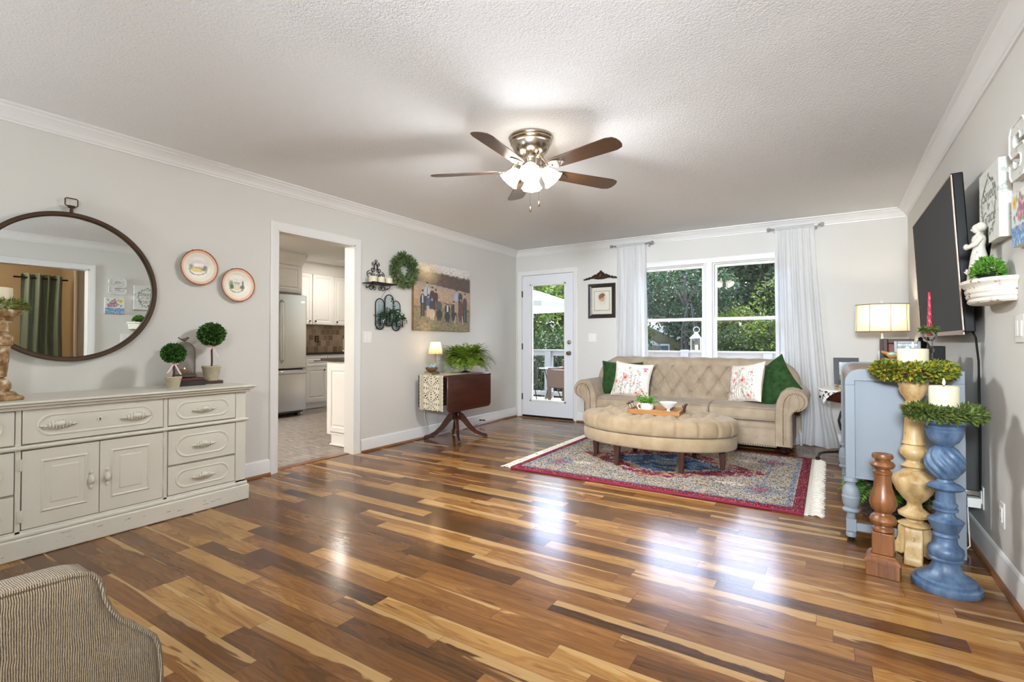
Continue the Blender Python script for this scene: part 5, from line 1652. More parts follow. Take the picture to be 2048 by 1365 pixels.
def back_fn(u, v):
    x = BX0 + (BX1 - BX0) * u
    zt = ztop(x)
    zb, yb = .36, -.385
    zr = zt - .075
    L1 = zr - zb; L2 = .075 * PI * .9; L3 = zr - .12
    s_ = v * (L1 + L2 + L3)
    if s_ < L1:
        z = zb + s_; y = yb + .075 * (s_ / L1) 
        fade = min(1, (L1 - s_) / .06)
        t_ = tuft(x, z) if abs(x - SX) < 1.0 else .02
        ch = abs(((x - SX - .02) / PX_ + .5) % 1 - .5)
        if z > .80:
            k = min(1, (z - .80) / .05); t_ = t_ * (1 - k) + k * (.040 * math.sqrt(min(ch, .5) * 2) - .004)
        if z < .51:
            k = min(1, (.51 - z) / .05); t_ = t_ * (1 - k) + k * (.036 * math.sqrt(min(ch, .5) * 2))
        return (x, y - t_ , z)
    s_ -= L1
    if s_ < L2:
        a = s_ / .075
        ch = abs(((x - SX - .02) / PX_ + .5) % 1 - .5)
        r = .075 + .020 * math.sqrt(min(ch, .5) * 2) * (1 - a / 3.2)
        return (x, -.235 - r * math.cos(a) , zr + r * math.sin(a))
    s_ -= L2
    return (x, -.16 + .01 * 0, max(.12, zr - s_ - .0))
bk = obj('tufted_back', MB().grid(back_fn, 330, 150), M['sofa'], so, recalc=False, ang=180)
bt = MB()
for row, z in enumerate((.80, .655, .51)):
    for k in range(-5, 6):
        x = SX + .02 + (k + (.5 if row == 1 else 0)) * PX_
        if abs(x - SX) < .98:
            y = back_fn((x - BX0) / (BX1 - BX0), (z - .36) / (ztop(x) - .075 - .36 + .075 * PI * .9 + ztop(x) - .075 - .12))[1]
            q_ = MB().sphere((x, y - .003, z), (.013, .008, .013), 12, 8)
            obj('button', q_, M['sofa'], bk)
for sx in (-1, 1):
    eb = MB(); e = []
    xx = BX0 if sx < 0 else BX1
    pts = [back_fn(0 if sx < 0 else 1, i / 40) for i in range(41)]
    eb.add(pts, [tuple(range(41))])
    obj('back_side', eb, M['sofa'], bk, recalc=False)
# scroll arms
def arm(sx):
    X = lambda d: SX + sx * d
    prof = [(.925, .09), (.925, .40), (.930, .47), (.945, .54), (.975, .61), (1.02, .648), (1.07, .658), (1.12, .648), (1.165, .62), (1.195, .58), (1.205, .54), (1.195, .495), (1.165, .46), (1.125, .44), (1.085, .432), (1.07, .40), (1.07, .09)]
    a = MB(); rs = []
    for (y, s_) in ((-.862, .965), (-.868, .985), (-.862, 1.0), (-.84, 1.0), (-.5, 1.0), (-.16, 1.0)):
        ring = []
        for d, z in prof:
            ring.append((X(1.055 + (d - 1.055) * s_), y if s_ == 1 else y, .40 + (z - .40) * s_))
        rs.append(ring)
    o = obj('arm', a.rings(rs), M['sofa'], so, ang=50)
    # front facing with scroll seam and nailheads
    n_ = MB()
    path = [(1.062, .085)] + [(1.062, .09 + .03 * i) for i in range(1, 11)] + [(1.073, .425), (1.105, .445), (1.14, .463), (1.165, .488), (1.175, .525), (1.168, .56), (1.145, .59), (1.11, .605), (1.075, .605), (1.045, .59), (1.02, .56), (1.003, .52), (.996, .47), (.994, .42)] + [(.994, .40 - .03 * i) for i in range(0, 11)]
    dense = []
    for (a0, b0), (a1, b1) in zip(path, path[1:]):
        L_ = math.hypot(a1 - a0, b1 - b0); k = max(1, int(L_ / .0135))
        for i in range(k): dense.append((a0 + (a1 - a0) * i / k, b0 + (b1 - b0) * i / k))
    for d, z in dense: n_.sphere((X(d), -.8695, z), (.0052, .0045, .0052), 6, 5)
    obj('nailhead_trim', n_, M['nail'], o)
    w_ = MB().tube([(X(d * .5 + .5 * (1.03 if z < .42 else 1.08)), -.868, z) for d, z in path if z > .1][:-2], .0045, 6)
    obj('welt', w_, M['sofa'], o)
arm(-1); arm(1)
for (x_, y_) in ((-1.0, -.82), (1.0, -.82), (-1.0, -.22), (1.0, -.22)):
    zf = .0235 if y_ < -.5 else 0.0
    fb = MB().lathe([(0, zf), (.03, zf), (.042, zf + .012), (.044, zf + .026), (.034, zf + .038), (.030, zf + .042), (.046, zf + .05), (.05, zf + .058), (.05, .092), (0, .092)], (SX + x_, y_, 0), 22)
    obj('foot', fb, M['sofawood'], so)

# ---------------------------------------------------------------- pillows
def pillow(c, w_, h_, T, yaw, lean, roll, m, lab_, name='throw_pillow', pic=None, grp=None, pinch=.10):
    o = thing(name, lab_, 'pillow', c, 0, grp)
    Mx = Matrix.Rotation(yaw, 3, 'Z') @ Matrix.Rotation(lean, 3, 'X') @ Matrix.Rotation(roll, 3, 'Y')
    c = Vector(c)
    def P(u, v, sg):
        a, b = 2 * u - 1, 2 * v - 1
        x = a * w_ / 2 * (1 - pinch * (1 - b * b) * abs(a)); z = b * h_ / 2 * (1 - pinch * (1 - a * a) * abs(b))
        t_ = T * ((1 - a ** 4) * (1 - b ** 4)) ** .55 * (1 + .06 * math.sin(7 * a + 3 * b)) if abs(a) < 1 and abs(b) < 1 else 0
        return c + Mx @ Vector((x, sg * t_, z))
    n = 72
    mb = MB()
    if pic:
        pic.mesh(lambda u, v: P(u, v, -1), mb)
        k = len(mb.f); b2 = MB().grid(lambda u, v: P(u, v, 1), 30, 30, flip=True)
        mb.add(b2.v, b2.f)
        mb.c = np.concatenate([mb.c, np.tile(np.array([*C('#e8e0d2'), 1.0]), (len(b2.f) * 4, 1))])
    else:
        mb.grid(lambda u, v: P(u, v, -1), 40, 40); mb.grid(lambda u, v: P(u, v, 1), 40, 40, flip=True)
    obj('cover', mb, m, o, recalc=False, ang=180)
    per = [P(i / 24, 0, 1) for i in range(24)] + [P(1, i / 24, 1) for i in range(24)] + [P(1 - i / 24, 1, 1) for i in range(24)] + [P(0, 1 - i / 24, 1) for i in range(24)]
    obj('piping', MB().tube(per, .004, 6, True), m if not pic else M['pipew'], o)
    return o
M['pipew'] = mat('cream piping', '#d8cdbb', .9, var=.04)
def mat_velvet():
    t = NT('green velvet')
    co = t.coord('Object')
    n = t.noise(co, 22, 4, .6)
    base = t.ramp(n, [(.3, '#182f13'), (.7, '#2f5024')])
    return t.done(t.pbsdf(base, .8, 0, t.bump(n, .35, .01), .2, Sheen_Weight=.3, Sheen_Roughness=.35))
M['velvet'] = mat_velvet()
M['floral'] = mat_attr('floral linen', .9, .15, 800)
def floral(seed):
    p = Pic(84, 84, '#ece4d8'); r = random.Random(seed)
    for i in range(46):
        x = r.uniform(.04, .96); h_ = r.uniform(.15, .85); x2 = x + r.uniform(-.12, .12)
        p.line(x, 0.02, x2, h_, .0045, r.choice(['#a59a8c', '#8c8680', '#b0a48c', '#948a90']), .6)
        for k in range(4):
            t_ = r.uniform(.35, 1); p.ell(x + (x2 - x) * t_ + r.uniform(-.03, .03), h_ * t_, .014, .022, r.choice(['#857d86', '#a8a48c', '#968a8a', '#b8ad94']), .7, .5, r.uniform(-1, 1))
    for (x, y, rr) in ((.36, .52, .105), (.12, .38, .07), (.70, .10, .08), (.86, .18, .07), (.62, .38, .045), (.45, .83, .05), (.86, .78, .07), (.68, .74, .035)) if seed == 1 else ((.55, .52, .10), (.28, .54, .07), (.30, .74, .05), (.75, .12, .08), (.15, .25, .06), (.80, .72, .05), (.5, .85, .04)):
        for k in range(6):
            a = k * PI / 3 + r.random(); p.ell(x + rr * .55 * math.cos(a), y + rr * .55 * math.sin(a), rr * .55, rr * .34, r.choice(['#e2aaa2', '#d98f88', '#e9bfb4']), .85, .5, a)
        p.ell(x, y, rr * .34, rr * .34, '#b0453e', .95, .8)
    p.ell(.86, .84, .08, .035, '#b58aa8', .9, .5) if seed == 1 else None
    return p.fuzz(30, .03)
pillow((1.805, -.505, .655), .50, .42, .085, R(4), R(-14), R(1), M['velvet'], 'green velvet pillow behind the floral pillow at the left end of the sofa')
pillow((1.985, -.635, .655), .45, .41, .075, R(2), R(-16), R(5), M['floral'], 'white floral pillow in front of the green one at the left sofa end', pic=floral(1))
pillow((3.195, -.60, .670), .44, .42, .075, R(-40), R(-17), R(-9), M['floral'], 'white floral pillow turned towards the middle at the right end of the sofa', pic=floral(2))
pillow((3.43, -.56, .675), .46, .44, .085, R(-28), R(-18), R(-38), M['velvet'], 'green velvet pillow tipped on its corner against the right sofa arm')

# ================================================================ rug
RGX0, RGX1, RGY0, RGY1 = 1.585, 3.785, -2.640, -.885
def rug_pic():
    W_, H_ = 200, 150
    p = Pic(W_, H_, '#b5aa9b')
    X = p.X * (RGX1 - RGX0); Y = p.Y * (RGY1 - RGY0); cx, cy2 = (RGX1 - RGX0) / 2, (RGY1 - RGY0) / 2
    dx, dy = np.abs(X - cx), np.abs(Y - cy2)
    n1, n2, n3 = p.field(40), p.field(70), p.field(24)
    ed = np.minimum(np.minimum(X, RGX1 - RGX0 - X), np.minimum(Y, RGY1 - RGY0 - Y))
    p.put(np.clip((n3 - .5) * 4, 0, 1), '#a9a49a', .6); p.put(np.clip((n1 - .62) * 6, 0, 1), '#b9a066', .55); p.put(np.clip((n1 - .3) * -6, 0, 1), '#7f8c9c', .6)
    # blue grey guard stripes
    for a, b in ((.075, .105), (.275, .30)): p.put(((ed > a) & (ed < b)) * np.clip(n2 * 2.2, 0, 1), '#6f86a0', .8)
    p.put(((ed > .11) & (ed < .27)) * np.clip((n2 - .5) * 5, 0, 1), '#8b8a72', .5)
    # stepped medallion
    r_ = dx / 0.86 + dy / 0.60
    r_ = np.round(r_ * 14) / 14 + (n2 - .5) * .16
    p.put(((r_ < .98)).astype(float), '#8a1f3a', 1); p.put((r_ < .98) * np.clip((n1 - .55) * 7, 0, 1), '#c7a274', .8); p.put((r_ < .98) * np.clip((n2 - .66) * 8, 0, 1), '#cfc4b8', .8); p.put((r_ < .98) * np.clip((n3 - .35) * -7, 0, 1), '#6b2038', .7)
    r2_ = dx / .50 + dy / .36 + (n2 - .5) * .22
    p.put((r2_ < 1.12).astype(float), '#b9b3aa', .8); p.put((r2_ < 1.02).astype(float), '#2f4d70', 1); p.put((r2_ < 1.0) * np.clip((n1 - .5) * 5, 0, 1), '#6b8fae', .8); p.put((r2_ < 1.0) * np.clip((n3 - .62) * 7, 0, 1), '#b3a36a', .7)
    r3_ = dx / .16 + dy / .13 + (n2 - .5) * .3
    p.put((r3_ < 1).astype(float), '#8d9a94', .8)
    # corner motifs
    cr = np.abs(dx - .82) / .16 + np.abs(dy - .48) / .15 + (n2 - .5) * .5
    p.put((cr < 1).astype(float), '#6a7d94', .6); p.put((cr < .5).astype(float), '#a8485c', .7)
    p.put((np.abs(dx - .62) / .12 + np.abs(dy - .42) / .06 + (n1 - .5) * .6 < 1).astype(float), '#dccfbf', .85)
    p.put((ed < .068).astype(float), '#7d1630', 1); p.put((ed < .068) * np.clip((n1 - .5) * 4, 0, 1), '#94373a', .7)
    return p
def rug_speck(t, base, co):
    n = t.noise(co, 82, 2, .6)
    sp = t.math('MULTIPLY', t.math('LESS_THAN', n, .465), .9)
    c_ = t.mix(sp, base, t.mix(t.math('GREATER_THAN', t.noise(co, 30, 1), .5), c4('#2f3440'), c4('#4a3038')))
    n2 = t.noise(co, 130, 2)
    return t.mix(t.math('MULTIPLY', t.math('GREATER_THAN', n2, .62), .45), c_, c4('#ddd2c2'))
M['rug'] = mat_attr('rug pile', .95, .9, 160, .05, speck=rug_speck)
M['rugedge'] = mat('rug edge binding', '#84203a', .95, var=.2, vscale=90, bump=.8, bscale=300)
M['fringe'] = mat('cream cotton fringe', '#ddd5c6', .95, var=.06, vscale=60)
rg = thing('area_rug', 'fringed oriental style area rug with red border and blue medallion under the ottoman', 'rug', ((RGX0 + RGX1) / 2, (RGY0 + RGY1) / 2, 0))
obj('rug_body', MB().box(RGX0, RGX1, RGY0, RGY1, .0005, .0175), M['rugedge'], rg, bevel=.004)
rnd_ = np.random.RandomState(5)
hts = rnd_.rand(151, 201) * .006
obj('rug_pile', rug_pic().mesh(lambda u, v: (RGX0 + .002 + u * (RGX1 - RGX0 - .004), RGY0 + .002 + v * (RGY1 - RGY0 - .004), .0176 + hts[int(round(v * 150)), int(round(u * 200))] * (1 if 0 < u < 1 and 0 < v < 1 else 0))), M['rug'], rg, recalc=False, ang=180)
for sx in (-1, 1):
    fb = MB(); rr = random.Random(8 + sx)
    xe = RGX0 if sx < 0 else RGX1
    fb.box(min(xe, xe + sx * .022), max(xe, xe + sx * .022), RGY0 + .01, RGY1 - .01, .001, .012)
    n_ = 62
    for i in range(n_):
        y = RGY0 + .02 + (RGY1 - RGY0 - .04) * i / (n_ - 1)
        yk = y + rr.uniform(-.004, .004)
        fb.tube([(xe + sx * .018, y, .009), (xe + sx * .035, y, .008), (xe + sx * .05, yk, .007)], [.004, .0035, .006], 5)
        for k in range(7):
            ye = yk + rr.uniform(-.016, .016); xe2 = xe + sx * rr.uniform(.085, .115)
            fb.tube([(xe + sx * .048, yk, .007), (xe + sx * .068, yk + (ye - yk) * .5, .010 + rr.uniform(0, .006)), (xe2, ye, .003)], [.0035, .003, .0012], 4)
    obj('fringe', fb, M['fringe'], rg)

# ================================================================ oval tufted ottoman
M['otto'] = mat_fabric('tan woven linen', '#ab9678', '#877256', .92, 600, .35)
OX, OY, OA, OB = 2.605, -1.805, .675, .415
ot = thing('ottoman', 'oval button tufted tan ottoman on tapered wood legs on the rug', 'ottoman', (OX, OY, .0))
def ell(s_, z, n=96):
    return [(OX + OA * s_ * math.cos(2 * PI * k / n), OY + OB * s_ * math.sin(2 * PI * k / n), z) for k in range(n)]
obj('base_band', MB().rings([ell(.955, .205), ell(.985, .21), ell(.997, .22), ell(1.0, .26), ell(.998, .305), ell(.985, .315), ell(.90, .318)]), M['otto'], ot, ang=50)
def otuft(x, y):
    a, b = x / .19, y / .25
    p_, q_ = a + b + .5, a - b + .5
    fp, fq = abs(p_ - round(p_)), abs(q_ - round(q_))
    btn = math.exp(-((p_ - round(p_)) ** 2 + (q_ - round(q_)) ** 2) / .02)
    return .042 * math.sqrt(min(fp, .5) * 2) * math.sqrt(min(fq, .5) * 2) - .026 * btn
n_ = 308; rs = []
npl = 22
for (s_, z, k) in ((.93, .318, 0), (.985, .322, 0), (1.0, .335, 1), (1.008, .36, 1), (1.010, .39, 1), (1.005, .415, 1), (.985, .437, 1), (.955, .450, 1), (.90, .455, .5)):
    ring = []
    for i in range(n_):
        a = 2 * PI * i / n_
        pl_ = abs(((a * npl / (2 * PI)) + .5) % 1 - .5)
        g = (-.016 * math.exp(-(pl_ / .075) ** 2) + .004) * k
        ring.append((OX + (OA * s_ + g) * math.cos(a), OY + (OB * s_ + g) * math.sin(a), z))
    rs.append(ring)
for s_ in [.86 - .021 * i for i in range(41)]:
    ring = []
    for i in range(n_):
        a = 2 * PI * i / n_; x, y = OA * s_ * math.cos(a), OB * s_ * math.sin(a)
        k = min(1, (.88 - s_) / .08)
        ring.append((OX + x, OY + y, .452 + (otuft(x, y) - .012) * k + .012 * (1 - s_)))
    rs.append(ring)
top = obj('tufted_top', MB().rings(rs), M['otto'], ot, ang=180)
for j, yy in ((0, 0), (-1, -.125), (1, .125), (-2, -.25), (2, .25)):
    for k in range(-4, 5):
        x = (k + (.5 if j % 2 == 0 else 0)) * .19; y = yy
        if (x / OA) ** 2 + (y / OB) ** 2 < .68:
            obj('button', MB().sphere((OX + x, OY + y, .438), (.012, .012, .006), 10, 6), M['otto'], top)
for (x, y) in ((2.357, -2.115), (2.895, -2.095), (3.165, -1.812), (2.045, -1.84), (2.314, -1.51), (2.872, -1.50)):
    t_ = MB()
    rs = []
    for z, h_ in ((.0262, .017), (.215, .027)): rs.append([(x - h_, y - h_, z), (x + h_, y - h_, z), (x + h_, y + h_, z), (x - h_, y + h_, z)])
    obj('leg', t_.rings(rs), M['walnut'], ot, bevel=.003)

# tray with mug planter and milk glass dish
M['tray'] = mat_wood('honey wood', '#7a4c20', '#a8743a', 0, .7, .4)
TX, TY, TZ = 2.625, -1.84, .4655
ty_ = thing('serving_tray', 'wooden serving tray with turned bottle-shaped end handles on the ottoman', 'tray', (TX, TY, TZ), R(4))
ob = MB()
ob.box(-.215, .215, -.15, .15, 0, .008)
obj('tray_bottom', ob, M['tray'], ty_, local=True, bevel=.001)
for nm, a in (('tray_side', (-.215, .215, -.158, -.146, 0, .042)), ('tray_side', (-.215, .215, .146, .158, 0, .042)), ('tray_end', (-.222, -.210, -.158, .158, 0, .042)), ('tray_end', (.210, .222, -.158, .158, 0, .042))):
    obj(nm, MB().box(*a), M['tray'], ty_, local=True, bevel=.002)
M['copper'] = mat('dull copper glass', '#7d6658', .2, .7, var=.1)
for s_ in (-1, 1):
    hb = MB()
    for y in (-.05, .05): hb.cyl((s_ * .216, y, .02), (s_ * .238, y, .075), .013, .009, 12)
    hb.cyl((s_ * .24, -.085, .082), (s_ * .24, .085, .082), .009, n=12)
    for y in (-.07, -.03, .03, .07): hb.sphere((s_ * .24, y, .082), (.013, .010, .013), 12, 8)
    for y in (-.092, .092): hb.sphere((s_ * .24, y, .082), .011, 10, 8)
    obj('handle', hb, M['copper'], ty_, local=True)
mgx, mgy, mgz = 2.545, -1.865, TZ + .0085
mg = thing('mug_planter', 'small white textured mug planted with leafy green sprigs on the tray', 'planter', (mgx, mgy, mgz))
M['cer'] = mat('white ceramic', '#e2dcd2', .3, var=.03, bump=.4, bscale=110)
obj('mug', MB().lathe([(0, 0), (.034, 0), (.045, .006), (.056, .03), (.058, .05), (.052, .072), (.046, .080), (.043, .078), (.048, .06), (.046, .03), (.03, .012), (0, .01)], (mgx, mgy, mgz), 32), M['cer'], mg)
obj('mug_handle', MB().tube([(mgx - .048, mgy - .01, mgz + .07), (mgx - .075, mgy - .016, mgz + .066), (mgx - .084, mgy - .018, mgz + .045), (mgx - .07, mgy - .015, mgz + .022), (mgx - .052, mgy - .01, mgz + .016)], .006, 8), M['cer'], mg)
obj('soil', MB().lathe([(0, .062), (.047, .062), (.046, .05), (0, .05)], (mgx, mgy, mgz), 16), M['dirt'], mg)
lb = MB(); random.seed(12)
for i in range(60):
    a = random.uniform(0, 2 * PI); d = Vector((math.cos(a) * .8, math.sin(a) * .8, random.uniform(.4, 1.6))).normalized()
    L_ = random.uniform(.05, .125); o0 = Vector((mgx, mgy, mgz + .065)) + Vector((d.x, d.y, 0)) * .02
    for j in range(8):
        s_ = (j + 2) / 9; p = o0 + d * L_ * s_ + Vector((0, 0, -.05 * s_ * s_ * (1 - d.z)))
        lb.leaf(p, d + rvec(), rvec(), random.uniform(.014, .026), .011)
obj('sprigs', lb, LEAF['fresh'], mg, smooth=False, recalc=False)
cd_ = thing('pedestal_dish', 'white milk glass pedestal dish with scalloped rim on the tray', 'dish', (2.725, -1.835, mgz))
M['milk'] = mat('milk glass', '#eef0ee', .12, var=0)
obj('bowl', MB().lathe([(0, 0), (.038, 0), (.04, .004), (.02, .012), (.010, .022), (.012, .032), (.03, .042), (.055, .062), (.072, .085), (.078, .092), (.074, .092), (.052, .068), (.025, .048), (0, .044)], (2.725, -1.835, mgz), 64, flute=lambda a, z: 1 + .02 * math.cos(20 * a)), M['milk'], cd_)
# ================================================================ right wall: television, shelf, signs
tvx0, tvx1, tvz0, tvz1, tvy0, tvy1 = 4.5135, 4.471, 1.148, 1.981, -2.883, -1.453
tv = thing('television', 'wall-mounted flat television with a blank dark grey screen, tilted slightly down', 'television', (4.50, -2.17, 1.56))
th_ = math.atan2(tvx0 - tvx1, tvz1 - tvz0)
TM = Matrix.Translation(((tvx0 + tvx1) / 2, (tvy0 + tvy1) / 2, (tvz0 + tvz1) / 2)) @ Matrix.Rotation(-th_, 4, 'Y')
hw, hh = (tvy1 - tvy0) / 2, (tvz1 - tvz0) / 2
M['screen'] = mat('blank screen', '#454545', .75, var=0, spec=.15)
M['champ'] = mat('champagne trim', '#b39c8a', .35, .6, var=.03)
M['tvblack'] = mat('glossy black casing', '#0f0f10', .35, var=.02, spec=.2)
obj('casing', MB().box(.002, .048, -hw, hw, -hh, hh).xform(TM), M['tvblack'], tv, bevel=.006)
obj('rear_housing', MB().box(.048, .066, -hw * .72, hw * .72, -hh * .95, hh * .2).xform(TM), M['black'], tv, bevel=.01)
bz = MB()
for (a, b, c_, d_) in ((-hw, -hw + .009, -hh, hh), (hw - .009, hw, -hh, hh), (-hw, hw, hh - .009, hh), (-hw, hw, -hh - .012, -hh + .012)): bz.box(-.003, .004, a, b, c_, d_)
obj('bezel', bz.xform(TM), M['champ'], tv, bevel=.0015)
obj('screen', MB().box(-.0005, .003, -hw + .008, hw - .008, -hh + .01, hh - .008).xform(TM), M['screen'], tv, smooth=False)
mb = MB().box(4.565, RW - .001, -2.40, -1.95, 1.45, 1.70)
obj('wall_bracket', mb, M['black'], tv, bevel=.004)
obj('power_cable', MB().tube([(4.558, -2.80, 1.17), (4.572, -2.815, 1.12), (4.582, -2.815, 1.0), (4.584, -2.82, .60), (4.585, -2.80, .33)], .005, 8), M['black'], tv)

def rough_white(name, a, b, chip, amt=.60):
    t = NT(name)
    co = t.coord('Object')
    n = t.noise(co, 24, 5, .65)
    base = t.mix(t.noise(co, 9, 3), c4(a), c4(b))
    ch = t.math('MULTIPLY', t.math('SUBTRACT', n, amt), 25.0, clamp=True)
    base = t.mix(ch, base, c4(chip))
    return t.done(t.pbsdf(base, .7, 0, t.bump(n, .25, .003)))
M['chippy'] = rough_white('chipped antique white paint', '#d6d0c2', '#e6e1d6', '#8a6238', .60)
M['greywash'] = rough_white('washed grey white wood', '#c9cac2', '#dad9d2', '#a9aea4', .60)
# bracket shelf: half-round, ribbed front
sh = thing('wall_shelf', 'chipped white half-round wall shelf with ribbed front holding the angel and plant', 'shelf', (RW, -3.19, 1.32))
def demi(a, d, n=20): return [(RW - .001, -3.19 - a)] + [(RW - .001 - d * math.sin(PI * i / n) ** .8, -3.19 - a * math.cos(PI * i / n)) for i in range(1, n)] + [(RW - .001, -3.19 + a)]
rs = []
for z, a, d in ((1.276, .205, .108), (1.284, .214, .116), (1.292, .214, .116), (1.297, .208, .110), (1.303, .216, .119), (1.314, .219, .122), (1.318, .213, .116), (1.325, .220, .123), (1.338, .222, .126), (1.342, .216, .12), (1.349, .220, .124), (1.356, .228, .131), (1.366, .238, .142), (1.376, .238, .142), (1.381, .234, .139)):
    rs.append([(x, y, z) for x, y in demi(a, d)])
obj('shelf_body', MB().rings(rs), M['chippy'], sh, ang=20)
# angel figure
M['plaster'] = rough_white('aged plaster', '#bdb6a8', '#cfc9bc', '#7d7264', .63)
ax_, ay_, az_ = 4.525, -3.150, 1.3815
an = thing('angel_figurine', 'pale plaster angel figurine with dark metal wings on the half-round wall shelf', 'figurine', (ax_, ay_, az_))
ag = MB()
ag.lathe([(0, 0), (.050, 0), (.052, .01), (.049, .04), (.044, .08), (.037, .12), (.030, .15), (.026, .165), (.030, .185), (.033, .20), (.028, .215), (.014, .225), (.011, .235), (0, .238)], (ax_, ay_, az_), 24, sx=.8, sy=.95, flute=lambda a, z: 1 + (.06 * math.sin(9 * a + z * 30) if z < .15 else 0))
ag.sphere((ax_ - .004, ay_ + .004, az_ + .252), (.020, .021, .023), 16, 12)
ag.sphere((ax_ + .006, ay_ - .006, az_ + .258), (.021, .022, .022), 14, 10)
ag.sphere((ax_ - .022, ay_ + .012, az_ + .249), .005, 8, 6)
for s_ in (-1, 1):
    ag.tube([(ax_, ay_ + s_ * .030, az_ + .205), (ax_ - .018, ay_ + s_ * .036, az_ + .175), (ax_ - .040, ay_ + s_ * .012, az_ + .165)], [.013, .012, .009], 10)
ag.sphere((ax_ - .044, ay_, az_ + .168), (.012, .014, .014), 10, 8)
obj('figure', ag, M['plaster'], an, ang=60)
hb = MB()
for s_ in (-1, 1):
    hb.sphere((ax_ - .044, ay_ + s_ * .006, az_ + .055), (.004, .008, .008), 8, 6)
hb.cyl((ax_ - .042, ay_, az_ + .036), (ax_ - .045, ay_, az_ + .052), .002, .011, 8)
obj('heart_relief', hb, M['plaster'], an)
for s_ in (-1, 1):
    wg = [(.0, .0), (.018, .018), (.030, .045), (.030, .075), (.020, .092), (.008, .094), (-.004, .08), (-.004, .05), (-.002, .02), (.010, -.035), (.008, -.055), (.0, -.03)]
    wb = MB().prism([(a, b) for a, b in wg], -.002, .002, 'y')
    wb.xform(Matrix.Translation((ax_ + .026, ay_ - .006 + s_ * .018, az_ + .16)) @ Matrix.Rotation(s_ * R(28) - R(35), 4, 'Z'))
    obj('wing', wb, M['iron'], an)
# little plant
ppx, ppy, ppz = 4.525, -3.300, 1.3815
pp = thing('shelf_plant', 'small bright green leafy plant on the half-round wall shelf', 'plant', (ppx, ppy, ppz))
obj('base_clump', MB().sphere((ppx, ppy, ppz + .022), (.042, .058, .0215), 16, 10), M['corebox'], pp)
lb = MB(); random.seed(21)
for i in range(520):
    v = rvec(); v.z = abs(v.z)
    p = Vector((ppx, ppy, ppz + .015)) + Vector((v.x * .046, v.y * .068, v.z * .075 * random.uniform(.6, 1)))
    lb.leaf(p, v + rvec() * .7, rvec(), random.uniform(.016, .026), .012)
obj('foliage', lb, LEAF['fresh'], pp, smooth=False, recalc=False)

# sign block
sg = thing('wall_sign', 'square whitewashed wood sign lettered Saved by Grace inside a leaf wreath', 'sign', (RW - .02, -3.1875, 1.73))
SY0, SY1, SZ0, SZ1, SXF = -3.352, -3.023, 1.556, 1.903, 4.553
obj('sign_block', MB().box(SXF, RW - .001, SY0, SY1, SZ0, SZ1), M['greywash'], sg, bevel=.002)
M['ink'] = mat('grey lettering paint', '#82827a', .8, var=.1)
M['inkleaf'] = mat('grey green leaf paint', '#7f8473', .8, var=.15, vscale=60)
wb = MB(); random.seed(31)
cyy, czz = (SY0 + SY1) / 2, (SZ0 + SZ1) / 2
for i in range(64):
    a = 2 * PI * i / 64; rr = .128 + .006 * math.sin(5 * a)
    p = Vector((SXF - .0012, cyy + rr * .92 * math.cos(a), czz + rr * math.sin(a)))
    d = Vector((0, -math.sin(a), math.cos(a))) + Vector((0, math.cos(a), math.sin(a))) * random.choice((-.8, .8))
    wb.leaf(p, d, (1, 0, 0), .026, .012, 0)
obj('leaf_wreath', wb, M['inkleaf'], sg, smooth=False, recalc=False)
def text_mesh(name, s_, size, M4, m, parent, shear=.3, ext=.0006):
    cu = bpy.data.curves.new(name, 'FONT')
    cu.body = s_; cu.size = size; cu.shear = shear; cu.extrude = ext; cu.align_x = 'CENTER'; cu.align_y = 'CENTER'
    to = bpy.data.objects.new(name + '_curve', cu)
    dg = bpy.context.evaluated_depsgraph_get()
    me = bpy.data.meshes.new_from_object(to)
    bpy.data.objects.remove(to); bpy.data.curves.remove(cu)
    mb = MB(); mb.add([M4 @ v.co for v in me.vertices], [tuple(p.vertices) for p in me.polygons])
    bpy.data.meshes.remove(me)
    return obj(name, mb, m, parent, smooth=False)
def wall_text(y, z):
    # text on a face looking towards -x: right of the text runs to -y, up is +z
    return Matrix(((0, 0, -1, SXF - .0008), (-1, 0, 0, y), (0, 1, 0, z), (0, 0, 0, 1)))
text_mesh('lettering', 'Saved', .085, wall_text(cyy, czz + .052), M['ink'], sg)
text_mesh('lettering', 'by', .045, wall_text(cyy, czz + .0), M['ink'], sg)
text_mesh('lettering', 'Grace', .085, wall_text(cyy, czz - .055), M['ink'], sg)
# letter S
sl = thing('letter_block', 'chunky whitewashed wooden letter S on the wall above the flower painting', 'letter', (RW - .02, -3.54, 1.87))
def s_poly():
    o = [(.5, .0), (.86, .0), (1, .12), (1, .44), (.86, .56), (.36, .56), (.28, .62), (.28, .74), (.36, .80), (.62, .80), (.70, .74), (.70, .66), (.98, .66), (.98, .88), (.84, 1.0), (.14, 1.0), (0, .88), (0, .54), (.14, .42), (.62, .42), (.72, .36), (.72, .24), (.64, .19), (.36, .19), (.28, .25), (.28, .33), (0, .33), (0, .12), (.14, .0)]
    return o
def spos(a, b): return (-3.442 - a * .20, 1.757 + b * .225)
pts = [spos(a, b) for a, b in s_poly()]
obj('letter_body', MB().prism(pts, 4.570, RW - .001, 'x'), M['chippyw'] if 'chippyw' in M else M['greywash'], sl, bevel=.003)
ed = MB().tube([(4.569, a, b) for a, b in pts], .0035, 6, True)
obj('letter_edging', ed, M['trim'], sl)
